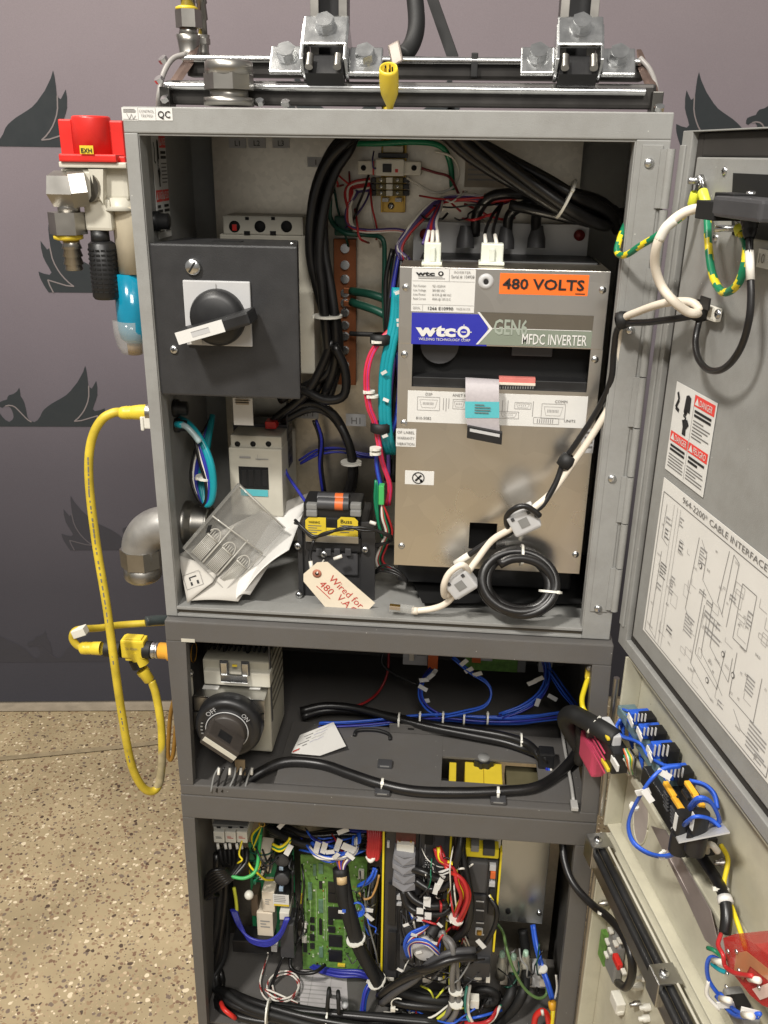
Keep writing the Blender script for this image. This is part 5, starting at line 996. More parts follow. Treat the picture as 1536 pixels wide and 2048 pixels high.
t = bundle('dark_wire_bundle', 'dense dark wire bundle dropping down left side of inverter behind teal cable', 'wires', pts([(795, 500, .17), (788, 560, .16), (782, 640, .15), (778, 720, .14), (776, 800, .13), (778, 880, .13), (782, 960, .13)]), 8, .0030, .010, [CABLE, DGREEN, CABLE, PURP, CABLE, CABLE, NAVY, CABLE], seed=8)
th = []
random.seed(21)
for i in range(3):
    d_ = i * 7; th.append((pts([(790 + d_ * .5, 575, .08), (785 + d_, 640, .075), (774 + d_, 690, .07), (764 + d_, 750, .07), (763 + d_, 830, .07), (768 + d_, 880, .075), (775 + d_, 905, .09)]), .0042, TEAL))
t = harness('teal_cables', 'teal cables running down the left side of inverter', th, 'cables')
rw = []
for i in range(5):
    d_ = random.uniform(-6, 6); rw.append((pts([(797, 585 + i * 6, .10), (795 + d_ * .4, 640, .085), (770 + d_, 672, .07), (745 + d_, 705, .065), (734 + d_, 750, .062), (738 + d_, 810, .065), (752 + d_, 850, .07), (764 + d_ * .6, 920, .075), (780 + d_ * .6, 970, .08), (776 + d_, 1010, .085)]), .0023, (PINK, PINK, NAVY, PINK, REDW)[i]))
for i in range(4):
    d_ = random.uniform(-5, 5); rw.append((pts([(792 + d_, 700, .09), (797 + d_ * .5, 760, .085), (790 + d_, 840, .08), (772 + d_, 880, .08), (758 + d_, 890, .08), (752 + d_, 930, .08), (762 + d_, 980, .085)]), .0022, (BLUE, NAVY, BLUE, NAVY)[i]))
t = harness('red_blue_harness', 'pinkish red and blue wire harness bulging left of the inverter with white tie heads', rw)
for px, py in ((752, 683), (735, 783), (742, 792), (748, 897), (748, 906)): tie(t, P(px + 3, py, .064), Z, .0078, head=(-.8, -1, 0), w=.0014)
for px, py, w_ in ((765, 676, 30), (765, 852, 34)):
    mb = MB(); a = P(px - 4, py + 13, .072); mb.lathe(a, Z, [(0, .010), (.002, .0135), (.012, .0135), (.014, .010)], RUB, 16); tag(mb.build('hook_strap'), 'black hook strap round teal and red wires, ' + ('upper' if py < 700 else 'lower') + ' one', 'strap', 'hook and loop straps')
mb = MB()
for px, py, g in ((796, 585, .4), (799, 640, .2), (768, 745, .6), (772, 800, -.3), (770, 872, .5), (800, 650, .1)): flag(mb, P(px, py, .06), V((math.cos(g), -.3, math.sin(g))), V((-math.sin(g), 0, math.cos(g))), .008, .004)
o = mb.build('wire_marker'); tag(o, 'small white wire markers scattered over the teal and red wires', 'wire markers')
gt = thing('green_terminal', 'bright green plug in terminal with thin wires at inverter lower left', 'terminal', P(762, 1010, .07))
mb = MB(); mb.pbox(757, 972, 768, 1010, .07, .012, BGREEN, .001); mb.build('housing', gt)
hp = []
for i in range(6):
    d_ = random.uniform(-8, 8); hp.append((pts([(764, 1005, .075), (772 + d_, 1035, .075), (780 + d_, 1065, .08), (770 + d_, 1090, .085), (760 + d_, 1120, .09), (775 + d_ * 2, 1140, .1)]), .0016, (REDW, WHW, GREEN, CABLE, WHW, REDW)[i]))
for i in range(2): hp.append((pts([(752 + i * 4, 960, .085), (750 + i * 5, 1000, .085), (756, 1040, .085), (764, 1075, .09)]), .0022, GREEN))
harness('field_wires', 'thin red white and green wires hanging below green terminal beside transformer', hp)
harness('floor_wires', 'thin dark wires curling on the grey floor left of inverter foot', [(pts([(745, 1150, .09), (765, 1130 + i * 6, .07), (795, 1140 + i * 5, .06), (815, 1160 + i * 3, .06)]), .0016, CABLE) for i in range(3)])
# wire loop by the left wall
wl = []
for i, (mt, r) in enumerate(((TEAL, .0042), (TEAL, .0040), (NAVY, .0028), (NAVY, .0028), (WHW, .002), (CABLE, .0028))):
    d_ = i * -4.5; wl.append((pts([(350, 832 + i * 4, .11), (375 + d_ * .3, 845 + i * 2, .09), (400 + d_ * .5, 875, .075), (421 + d_, 920, .065), (428 + d_ * .7, 965, .062), (424 + d_ * .5, 1000, .062), (412 + d_ * .4, 1008, .066), (405 + d_, 960, .085), (414 + d_, 900, .12), (425, 830, .15)]), r, mt))
t = harness('wire_loop', 'teal, navy and white wires hanging in a loop by the left inner wall', wl)
tie(t, P(408, 955, .068), V((.15, 0, 1)), .0115, head=(-1, -1, 0))
mb = MB(); mb.tube(pts([(354, 850, .07), (370, 852, .065), (385, 866, .062), (400, 885, .06)]), .0042, mat('clear_sleeve', (150, 168, 170), .3)); mb.tube(pts([(352, 849, .07), (366, 850, .066)]), .0046, TEAL); tag(mb.build('teal_wire_end'), 'teal sleeved wire end sticking out above the wire loop', 'wire')
for py, r_, lab in ((816, .012, 'round black bulkhead connector on the left inner wall, upper one'), (850, .010, 'dark bulkhead connector on the left inner wall, just below upper one'), (440, .012, 'black cable gland on left inner wall level with breaker top')):
    q0 = V((-.2968, .09 if py > 500 else .07, P(345 if py > 500 else 318, py, .09).z)); mb = MB(); mb.lathe(q0, X, [(0, r_), (.006, r_), (.0065, r_ * .8), (.018, r_ * .8), (.019, 0)], BLACK, 20); tag(mb.build('cable_gland'), lab, 'connector', 'connectors on the left inner wall')
# ------------------------------------------------ things on the grey door
jk = thing('data_port_jack', 'black data port plug assembly over the cut out of the grey door', 'connector', D(1480, 460, .01))
mb = MB(); mb.dbox(1452, 402, 1492, 440, .02, .03, HOLE, .001); mb.dbox(1494, 396, 1600, 440, .016, .034, DPL, .003); mb.dbox(1470, 386, 1510, 398, .018, .02, BLACK, .001); mb.build('jack_body', jk)
screw(jk, D(1502, 388, .036), Z, .0042, 'jack_screw'); 
def ring_term(px, py, px2, py2, off, lab):
    t = thing('ring_terminal', lab, 'terminal', D(px, py, off), 'yellow ring terminals on the grey door'); a, b = D(px, py, off), D(px2, py2, off); mb = MB(); mb.lathe(a, b - a, [(0, .0046), (.001, .0052), ((b - a).length * .9, .0052), ((b - a).length, .004)], YELG, 16); mb.build('sleeve', t)
    mb = MB(); s_ = a - (b - a).normalized() * .008; mb.lathe(s_ + DN * -.001, DN, [(0, .0018), (0, .0048), (.0012, .0048), (.0012, .0018)], STEEL, 18); mb.obox((a + s_) / 2, (a - s_) / 2, DN * .0006, (b - a).cross(DN).normalized() * .003, STEEL); mb.build('ring', t)
ring_term(1392, 384, 1384, 412, .012, 'yellow ring terminal at upper left stud of the door, tilted left')
ring_term(1405, 382, 1412, 408, .008, 'yellow ring terminal at the upper left stud, pointing straight down')
mb = MB(); mb.lathe(D(1404, 362, 0), DN, [(0, .0035), (.014, .0035), (.015, 0)], STEEL, 14); mb.lathe(D(1404, 362, .004), DN, [(0, 0), (0, .0065), (.005, .0065), (.005, 0)], STEEL, 6); tag(mb.build('earth_stud'), 'upper earthing stud with nut holding two yellow ring terminals on door', 'stud', 'earthing studs')
ring_term(1478, 452, 1482, 468, .018, 'short yellow ring terminal below black data jack')
mb = MB(); mb.lathe(D(1470, 457, 0), DN, [(0, .0032), (.020, .0032), (.021, 0)], STEEL, 14); tag(mb.build('earth_stud'), 'lower earthing stud sticking out below the data jack', 'stud', 'earthing studs')
cable('earth_wire', 'green and yellow striped earth wire crossing from door stud into grey box', 'wire', dpts([(1384, 412, .012), (1370, 428, .02), (1340, 452, .035)]) + pts([(1310, 474, -.07), (1280, 492, -.05), (1256, 508, -.03), (1240, 510, -.012), (1234, 498, -.004), (1244, 466, .01), (1258, 436, .03), (1268, 420, .05)]), .0036, GREEN, mt2=YELB, n=12, pitch=7)
cable('earth_wire', 'green and yellow striped earth wire hanging in a U loop on the door', 'wire', dpts([(1412, 408, .008), (1415, 440, .012), (1417, 490, .018), (1424, 545, .022), (1440, 580, .024), (1458, 583, .026), (1478, 564, .028), (1490, 525, .028), (1493, 490, .024), (1483, 466, .018)]), .0038, GREEN, mt2=YELB, n=12, pitch=7)
nc = thing('network_patch_cable', 'cream network cable arching from the data jack down to white door clamp', 'cable', D(1320, 500, .05))
mb = MB(); mb.tube(dpts([(1440, 422, .03), (1420, 420, .035), (1390, 418, .045), (1360, 430, .055), (1332, 455, .065), (1314, 490, .07), (1310, 530, .065), (1322, 570, .055), (1345, 600, .045), (1372, 622, .03), (1392, 627, .02), (1402, 622, .012)]), .0046, CREAM, n=12); mb.build('cable', nc)
mb = MB(); mb.dbox(1420, 414, 1442, 432, .024, .014, CREAM, .002); mb.dbox(1436, 416, 1446, 430, .027, .01, CLEARC, .001); mb.build('network_plug', nc)
mb = MB(); a, b = D(1345, 440, .061), D(1312, 505, .070); mb.tube(dpts([(1350, 440, .0585), (1332, 455, .0652), (1318, 480, .0692)]), .0049, WHW, n=12); mb.build('printed_sleeve', nc)
pc = thing('p_clamp', 'white plastic cable clamp screwed to the grey door', 'clamp', D(1428, 628, .004))
mb = MB(); mb.dbox(1410, 610, 1446, 640, .0005, .008, WPL, .003); mb.build('clamp_body', pc); screw(pc, D(1437, 628, .0085), DN, .005)
mb = MB(); a, b = D(1396, 640, .012), D(1404, 602, .012); mb.lathe(a, b - a, [(0, .006), (.002, .010), ((b - a).length * .6, .011), ((b - a).length, .006)], RUB, 14); mb.obox(D(1410, 606, .014), DD * .010, DN * .001, Z * .006, RUB, .0008); tag(mb.build('hook_strap'), 'black hook strap at the white clamp on the door', 'strap', 'hook and loop straps')
bk = thing('black_usb_cable', 'thin black cable looping from the data jack down and back up to the clamp', 'cable', D(1470, 700, .02))
mb = MB(); mb.tube(dpts([(1500, 440, .03), (1499, 480, .032), (1500, 540, .032), (1502, 590, .032), (1498, 640, .032), (1484, 690, .03), (1462, 725, .028), (1438, 741, .026), (1414, 738, .024), (1396, 715, .022), (1391, 680, .018), (1398, 642, .014)]), .0033, CABLE, n=10); mb.build('cable', bk)
mb = MB(); mb.lathe(D(1500, 438, .03), D(1499, 470, .032) - D(1500, 438, .03), [(0, .008), (.004, .0075), (.005, .0062), (.008, .0068), (.009, .0055), (.012, .006), (.018, .0042)], BLACK, 16); mb.build('strain_relief', bk)
mb = MB(); mb.tube(dpts([(1499, 502, .032), (1501, 560, .0325)]), .0037, WHW); mb.build('printed_sleeve', bk)
# ================================================================== MIDDLE CABINET CONTENTS
def zp(lst, z): return [PZ(q[0], q[1], q[2] if len(q) > 2 else z) for q in lst]
rbk = thing('rotary_breaker', 'pale breaker with black OFF ON rotary dial in the dark middle cabinet', 'circuit breaker', (-.2, .1, -.27))
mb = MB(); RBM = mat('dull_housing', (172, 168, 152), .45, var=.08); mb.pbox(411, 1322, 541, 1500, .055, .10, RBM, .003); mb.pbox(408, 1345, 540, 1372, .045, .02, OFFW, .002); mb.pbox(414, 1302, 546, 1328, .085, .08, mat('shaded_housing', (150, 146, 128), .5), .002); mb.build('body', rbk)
xr = P(541, 1410, .055).x; mb = MB()
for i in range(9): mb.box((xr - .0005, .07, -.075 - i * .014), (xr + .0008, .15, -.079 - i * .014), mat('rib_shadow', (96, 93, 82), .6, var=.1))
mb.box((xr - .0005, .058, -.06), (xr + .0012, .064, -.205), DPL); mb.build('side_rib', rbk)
mb = MB()
for i in range(13): mb.pbox(416 + i * 10, 1292, 420 + i * 10, 1318, .082, .05, BLACK, .0004)
for px in (446, 492): mb.pbox(px, 1290, px + 6, 1326, .078, .03, HOLE, .0005)
mb.build('arc_vents', rbk)
mb = MB(); mb.pbox(441, 1326, 454, 1364, .038, .004, STEEL, .001); mb.pbox(484, 1328, 496, 1366, .038, .004, STEEL, .001); mb.pbox(441, 1351, 496, 1366, .036, .004, STEEL, .001); mb.build('wire_clip', rbk)
mb = MB(); mb.pbox(439, 1322, 457, 1350, .041, .003, DPL, .002); mb.pbox(482, 1324, 499, 1352, .041, .003, DPL, .002); mb.pbox(464, 1330, 474, 1334, .0435, .002, YELP, .0005); mb.build('clip_well', rbk)
zt2 = P(455, 1396, .018).z; f0, f1, k0_, k1_ = P(388, 1393, .018), P(529, 1399, .018), PZ(538, 1368, zt2), PZ(409, 1364, zt2)
mb = MB(); mb.prism([V((f0.x, .018, zt2)), V((f1.x, .018, zt2)), V((k0_.x, k0_.y, zt2)), V((k1_.x, k0_.y, zt2))], (0, 0, -.002), ALU); mb.pbox(388, 1396, 529, 1425, .018, .002, ALU, .0005); mb.pbox(388, 1425, 404, 1460, .018, .002, ALU, .0005); mb.pbox(510, 1425, 529, 1440, .018, .002, ALU, .0005); mb.build('metal_bracket', rbk)
for px0, px1 in ((408, 436), (502, 520)):
    a, b = PZ(px0, 1370, zt2 + .0003), PZ(px1, 1379, zt2 + .0003); mb = MB(); mb.box((a.x, b.y, zt2 + .0002), (b.x, a.y, zt2 + .0006), WHITE); mb.build('bracket_sticker', rbk)
dc = P(455, 1459, -.004); kd = mpp(dc); mb = MB()
mb.lathe(dc + V((0, .028, 0)), (0, -1, 0), [(0, 0), (0, 62 * kd), (.006, 68 * kd), (.022, 68 * kd), (.028, 64 * kd), (.030, 56 * kd), (.0285, 52 * kd), (.0285, 46 * kd), (.031, 44 * kd), (.031, 0)], BLACK, 48); mb.build('dial', rbk)
mb = MB(); fd = dc + V((0, -.0032, 0)); ring = [fd + X * 43 * kd * math.cos(g) + Z * 43 * kd * math.sin(g) for g in [math.radians(-50 + i * 8) for i in range(30)]]; mb.tube(ring, .0008, LPL, n=5, res=2)
for tx, g, h in (('OFF', 128, .008), ('ON', 38, .008)):
    g = math.radians(g); o_ = fd + (X * math.cos(g) + Z * math.sin(g)) * 46 * kd + V((0, .0014, 0)); r_ = X * math.sin(g) - Z * math.cos(g); mb.text(tx, o_ - r_ * .008, r_, X * math.cos(g) + Z * math.sin(g), h * .9, LPL, width=.018 if tx == 'OFF' else .013, lift=.0006)
for i in range(4):
    g = math.radians(165 + i * 9); mb.obox(fd + (X * math.cos(g) + Z * math.sin(g)) * 52 * kd + V((0, .001, 0)), X * .0016, Y3 * .0003, Z * .001, GPL)
mb.build('dial_marks', rbk)
g = math.radians(-36); e1 = V((math.cos(g), 0, math.sin(g))); e2 = V((-math.sin(g), 0, math.cos(g)))
KB = mat('brownish_knob', (58, 53, 49), .45, var=.08)
mb = MB(); mb.lathe(dc, (0, -1, 0), [(0, 40 * kd), (.010, 39 * kd), (.012, 36 * kd), (.012, 0)], KB, 36); mb.obox(dc + V((0, -.026, 0)), e1 * 38 * kd, V((0, .018, 0)), e2 * 15 * kd, KB, .002); mb.build('knob', rbk)
mb = MB(); mb.obox(dc + V((0, -.0445, 0)), e1 * 37 * kd, V((0, .0008, 0)), e2 * 5 * kd, OFFW, .0004); mb.obox(dc + e2 * 15.2 * kd + V((0, -.03, 0)) - e1 * 3 * kd, e1 * 14 * kd, V((0, .008, 0)), e2 * .0004, BLACK); mb.build('pointer', rbk)
hp = []
random.seed(31)
for i in range(7):
    x = 432 + i * 11; hp.append((zp([(x + 6, 1534, -.250), (x + random.uniform(-4, 8), 1552, -.262), (x - 10, 1584, -.284)], 0), .0015, GPL if i % 3 == 0 else CABLE))
    if i % 2 == 0: hp.append((zp([(x + 6, 1536, -.249), (x + 5, 1550, -.256)], 0), .0021, WHW))
harness('dial_wires', 'grey wires with white sleeves dropping below the OFF ON dial', hp)
mb = MB(); mb.pbox(470, 1521, 490, 1550, .01, .003, mat('tan_card', (150, 130, 100), .7), .0005); tag(mb.build('tan_card'), 'small tan card hanging just below the rotary dial pointer', 'card')
mb = MB(); mb.pbox(416, 1534, 436, 1548, .06, .02, YELP, .002); tag(mb.build('yellow_block'), 'small yellow block half hidden under the rotary dial', 'block')
lt = thing('latch_tab', 'small white latch tab with metal pin at left edge of middle opening', 'latch', P(376, 1395, .03))
mb = MB(); mb.pbox(369, 1344, 383, 1393, .02, .008, OFFW, .001); mb.build('tab', lt); mb = MB(); mb.lathe(P(372, 1345, .02), V((1, -.4, .1)), [(0, .004), (.010, .0045), (.012, 0)], STEEL, 14); mb.build('pin', lt)
# big black cables on the tray
ZC = -.2665
cable('front_tray_cable', 'thick black cable curving along the front of the tray past the cut out', 'cable', zp([(492, 1566, -.284), (520, 1545, -.272), (570, 1524), (640, 1528), (700, 1548), (760, 1568), (830, 1582), (920, 1585), (1010, 1582), (1070, 1575), (1115, 1550), (1150, 1510, -.255), (1170, 1470, -.235), (1160, 1440, -.22)], ZC), .0078, CABLE, n=14)
t = bundle('rear_tray_cables', 'pair of black cables lying side by side along back of the tray', 'cables', zp([(602, 1428, -.262), (650, 1416), (710, 1418), (780, 1432), (860, 1450), (950, 1466), (1010, 1478), (1055, 1494), (1085, 1515), (1090, 1540, -.29)], -.258), 2, .0066, .006, [CABLE], seed=12, jit=0)
for px, py in ((798, 1440), (1042, 1482)): tie(t, PZ(px, py, -.257), X, .0125, head=(0, -1, .6), w=.0014)
mb = MB(); p = PZ(1092, 1512, -.258); mb.box(p + V((-.012, -.012, -.016)), p + V((.012, .010, .012)), BLACK, .003); tag(mb.build('cable_clip'), 'black snap clip gripping the rear cables at right end of tray', 'clip')
def mount(px, py, lab, tied):
    p = PZ(px, py, -.2745); t = thing('cable_mount', lab, 'cable mount', p, 'cable mounts on the tray'); mb = MB(); mb.box(p + V((-.011, -.008, 0)), p + V((.011, .008, .006)), DPL, .001); mb.box(p + V((-.007, -.0085, .0035)), p + V((.007, -.0078, .0055)), GPL); mb.build('base', t)
    if tied:
        q0 = PZ(px, py - 18, -.266); tie(t, q0, X, .0088, head=(0, -1, 1), w=.0018)
mount(770, 1531, 'empty black cable mount in the middle of tray', 0); mount(765, 1586, 'black cable mount with white tie at front of the tray, left one', 1); mount(996, 1603, 'black cable mount with white tie at front of tray, below yellow relay', 1)
mb = MB(); p = PZ(735, 1466, -.274)
mb.tube([p + V((-.02, -.012, .002)), p + V((-.016, 0, .004)), p + V((.012, .004, .004)), p + V((.034, -.004, .004)), p + V((.038, -.016, .002))], .0028, RUB); tag(mb.build('black_arch'), 'curved black rubber clip lying behind the card on the tray', 'clip')
tg2 = thing('wiring_card', 'white card with handwriting and red corner lying on the tray', 'card', PZ(640, 1512, -.272))
cd_ = [PZ(583, 1506, -.266), PZ(640, 1511, -.268), PZ(692, 1492, -.262), PZ(667, 1444, -.262), PZ(600, 1470, -.262)]; mb = MB(); mb.prism(cd_, (0, 0, -.0006), PAPER); mb.build('card', tg2)
o_ = PZ(603, 1473, -.2632); R_ = (PZ(667, 1446, -.2612) - o_); U_ = (o_ - PZ(583, 1506, -.2652)); l = Lab(o_, R_, U_, R_.length, U_.length, None); l.U = U_.normalized(); l.N = l.R.cross(l.U)
l.lv = 1
for i in range(4): l.r(.05 + (i % 2) * .2, .12 + i * .22, .4, .17 + i * .22, INK2); l.pl([(.48, .13 + i * .22), (.6, .09 + i * .22), (.72, .15 + i * .22), (.9, .09 + i * .22)], .01, NAVY if i % 2 else INK2)
l.r(.02, .90, .22, 1.0, RINK); l.build('handwriting', tg2)
# yellow relay in the cut out
yr = thing('yellow_relay', 'yellow relay with black toothed ring and grey centre seen through the tray cut out', 'relay', PZ(968, 1565, -.30))
zr = -.288; a, b = PZ(930, 1522, zr), PZ(1006, 1575, zr); mb = MB(); mb.box((a.x, b.y, zr - .04), (b.x, a.y, zr), YELP, .002); m_ = (a.x + b.x) / 2; mb.box((m_ - .0006, b.y + .001, zr + .0001), (m_ + .0006, a.y - .012, zr + .0004), mat('yellow_seam', (170, 140, 30), .5)); mb.build('body', yr)
c0 = V(((a.x + b.x) / 2, a.y - .004, zr)); mb = MB(); gear = []
for i in range(32):
    r_ = .0165 if (i // 2) % 2 else .0138; g = i * math.pi / 16; gear.append(c0 + V((r_ * math.cos(g), r_ * .9 * math.sin(g), .010)))
mb.prism(gear, (0, 0, -.01), BLACK); mb.build('toothed_ring', yr); mb = MB(); mb.lathe(c0 + Z * .0102, Z, [(0, 0), (0, .0105), (.004, .009), (.0045, 0)], GPL, 20); mb.build('centre_cap', yr)
a, b = PZ(899, 1524, zr), PZ(912, 1572, zr); mb = MB(); mb.box((a.x, b.y, zr - .03), (b.x, a.y, zr), YELP, .001); tag(mb.build('yellow_bar'), 'slim yellow bar left of relay inside the tray cut out', 'bar')
a, b = PZ(1010, 1530, -.31), PZ(1090, 1580, -.31); mb = MB(); mb.box((a.x, b.y, -.33), (b.x, a.y, -.31), mat('olive_cover', (96, 90, 66), .6), .002); tag(mb.build('olive_cover'), 'dull olive cover below right half of the tray cut out', 'cover')
harness('cutout_wires', 'blue and white wires diving into right end of tray cut out', [(zp([(1088 + i * 5, 1515, -.262), (1094 + i * 4, 1540, -.275), (1098 + i * 4, 1572, -.31)], 0), .0024, (NAVY, BLUE, WHW)[i]) for i in range(3)])
cable('white_strip', 'long white plastic strip lying slanted at right end of the tray', 'strip', zp([(1122, 1450), (1130, 1500), (1142, 1565), (1147, 1602)], -.268), .0026, mat('dull_white', (170, 168, 164), .5))
mb = MB(); p = PZ(1148, 1608, -.268); mb.box(p + V((-.005, -.012, -.003)), p + V((.005, .006, .003)), mat('dull_white', (170, 168, 164), .5), .001); tag(mb.build('strip_head'), 'square head at lower end of the white plastic strip', 'strip head')
# things on the back plate of the middle cabinet
def board(nm, lab, px0, py0, px1, py1, Y, mt=PCB):
    t = thing(nm, lab, 'circuit board', P((px0 + px1) / 2, py1, Y)); mb = MB(); mb.pbox(px0, py0, px1, py1, Y, .002, mt, .0003); mb.build('board', t); return t
t = board('interface_board', 'green circuit board at back of the middle cabinet with orange connector', 930, 1306, 1036, 1342, .28)
mb = MB(); mb.pbox(944, 1308, 962, 1326, .27, .01, ORGP, .001); mb.pbox(955, 1312, 985, 1322, .272, .008, LPL, .001); mb.build('board_connector', t); mb = MB(); mb.pbox(1036, 1308, 1052, 1345, .275, .008, GPL, .001); mb.build('edge_bracket', t)
mb = MB(); mb.pbox(856, 1300, 876, 1338, .25, .02, ORGP, .001); tag(mb.build('orange_connector'), 'orange plug hanging beside the grey board at back of middle cabinet', 'connector')
t = board('grey_relay_board', 'small pale board with red and cream parts left of orange plug', 806, 1296, 855, 1330, .26, LPL)
mb = MB(); mb.pbox(818, 1302, 828, 1322, .252, .008, CREAM, .001); mb.pbox(815, 1300, 822, 1308, .252, .008, RED, .0005); mb.pbox(834, 1304, 852, 1312, .252, .008, GPL, .0005); mb.build('board_parts', t)
mb = MB(); mb.pbox(1078, 1320, 1105, 1345, .26, .02, LPL, .001); tag(mb.build('grey_block'), 'pale grey block at back right of middle cabinet', 'block')
def blue_bundle(nm, lab, paths, n_, mts=None, r=.0017, jit=6, seed=1, flags=(), ff=P):
    random.seed(seed); t = thing(nm, lab, 'wires', ff(*paths[len(paths) // 2]))
    mts = mts or [BLUE, BLUE, NAVY]
    for i in range(n_):
        dx, dy, dz = random.uniform(-jit, jit), random.uniform(-jit, jit), random.uniform(-.006, .006)
        MB().tube([ff(px + dx * random.uniform(.5, 1), py + dy * random.uniform(.5, 1), q + dz) for px, py, q in paths], r, mts[i % len(mts)], n=7, res=4).build('wire', t)
    for px, py, q, g in flags:
        mb = MB(); flag(mb, ff(px, py, q), V((math.cos(g), -.2, math.sin(g))), V((-math.sin(g), .1, math.cos(g))), .016, .007); mb.build('wire_marker', t)
    return t
t = blue_bundle('blue_wire_run', 'trunk of blue wires running along slotted rail at back of the tray', [(640, 1452, .15), (720, 1448, .16), (800, 1440, .17), (880, 1434, .17), (960, 1440, .17), (1040, 1440, .17), (1110, 1432, .16), (1150, 1425, .14)], 9, jit=9, seed=41)
for px in (840, 886, 928, 975): tie(t, P(px, 1436, .16), X, .011, head=(0, -.4, 1), w=.0014)
blue_bundle('blue_wire_loop', 'blue wires with white markers looping right below the green board', [(905, 1315, .2), (940, 1345, .19), (972, 1365, .18), (982, 1388, .17), (968, 1412, .16), (925, 1425, .16), (890, 1432, .16)], 3, jit=4, seed=42, flags=((928, 1325, .185, .9), (938, 1340, .185, .7), (955, 1348, .18, .5)))
blue_bundle('blue_wire_drop', 'blue wires with white markers dropping below orange plug', [(862, 1340, .24), (846, 1362, .22), (842, 1392, .2), (855, 1415, .18), (880, 1432, .17)], 5, jit=6, seed=43, flags=((848, 1360, .2, .3), (846, 1376, .2, -.4), (862, 1352, .2, .9), (868, 1345, .21, 1.1), (850, 1402, .19, .4)))
blue_bundle('blue_wire_fan', 'fan of blue wires coming down from the right back of the middle cabinet', [(1085, 1300, .24), (1095, 1345, .22), (1085, 1385, .2), (1050, 1415, .18), (1000, 1435, .17)], 7, jit=10, seed=44, flags=((1064, 1365, .18, .65), (1078, 1358, .178, .65), (1075, 1405, .17, 1.4), (1105, 1395, .19, -.4)))
blue_bundle('blue_wire_fan', 'blue wires reaching right edge of the middle cabinet above the black hose', [(1100, 1340, .22), (1130, 1385, .19), (1150, 1410, .16), (1160, 1430, .12)], 5, jit=9, seed=45)
cable('thin_red_wire', 'thin red wire curving down the dark back of middle cabinet', 'wire', pts([(778, 1298, .28), (775, 1345, .27), (758, 1382, .25), (730, 1405, .22), (690, 1418, .2)]), .0022, mat('dim_red', (150, 34, 36), .4))
cable('thin_black_wire', 'thin black wire curving under the pale relay board', 'wire', pts([(768, 1300, .26), (764, 1325, .25), (785, 1345, .24), (835, 1370, .22)]), .0024, CABLE)
yw = thing('yellow_bond_wire', 'yellow bond wire with lug hanging inside right edge of middle cabinet', 'wire', P(1170, 1420, .01))
mb = MB(); mb.tube(pts([(1178, 1352, .008), (1170, 1375, .006), (1164, 1398, .004), (1167, 1418, -.002), (1182, 1438, -.02)]), .0036, YELB); mb.build('wire', yw)
mb = MB(); mb.obox(P(1178, 1345, .008), X * .005, Y3 * .003, Z * .009, YELP, .001); mb.build('lug', yw); mb = MB(); mb.lathe(P(1180, 1333, .008), (0, -1, .1), [(0, .006), (.004, .006), (.007, .004), (.0075, 0)], NICK, 16); mb.build('stud', yw)
hs = thing('door_harness_hose', 'thick black sleeved harness leaving the middle cabinet for its beige door', 'hose', P(1150, 1450, -.03))
mb = MB(); mb.tube(pts([(1165, 1500, .03), (1142, 1462, .02), (1132, 1438, .01), (1145, 1428, -.01), (1170, 1440, -.03), (1205, 1460, -.06), (1232, 1478, -.075)]), .0125, RUB, n=14); mb.build('sleeve', hs); mb = MB(); mb.tube(pts([(1150, 1440, .02), (1165, 1480, .01), (1160, 1525, .01)]), .009, RUB); mb.build('sleeve', hs)
tie(hs, P(1188, 1449, -.045), V((1, -.6, -.5)), .0142, head=(0, -1, 1))
# ------------------------------------------------ beige door of the middle cabinet
DB = -.02
pkc = thing('pink_connector', 'pinkish red ribbed connector with black back shell at the beige door hinge', 'connector', D(1205, 1540, .02))
mb = MB(); mb.dbox(1181, 1474, 1216, 1536, .01, .02, CONN, .006); 
for i in range(4): mb.dbox(1184, 1484 + i * 13, 1214, 1488 + i * 13, .0295, .002, CONN, .001)
mb.build('connector_body', pkc); mb = MB(); mb.dbox(1218, 1472, 1262, 1522, .006, .022, BLACK, .002); mb.build('back_shell', pkc)
mb = MB(); mb.dbox(1206, 1526, 1222, 1534, .028, .004, YELP, .001); mb.build('yellow_latch', pkc); mb = MB(); mb.dbox(1207, 1466, 1222, 1472, .028, .004, YELP, .001); mb.build('yellow_latch', pkc)
mb = MB(); mb.dbox(1224, 1519, 1240, 1534, .026, .003, WHITE, .0005); mb.build('number_tag', pkc)
mb = MB(); mb.dbox(1215, 1450, 1246, 1478, .012, .012, LPL, .002); tag(mb.build('cable_hood'), 'pale grey cable hood right above the black back shell of the pink connector', 'connector')
t = thing('multicolour_wires', 'fan of thin multicoloured wires behind the pink connector', 'wires', D(1255, 1520, .01)); random.seed(51)
for i, mt in enumerate((BLUE, WHW, GREEN, ORGP, WHW, BGREEN, YELP, GPL, CABLE)):
    MB().tube(dpts([(1240 + i * 2.5, 1498, .012), (1243 + i * 3.5, 1516, .014), (1250 + i * 2.4, 1530 + random.uniform(-6, 6), .010), (1256 + i * 1.8, 1548 + random.uniform(-8, 4), .0)]), .0014, mt, n=6).build('wire', t)
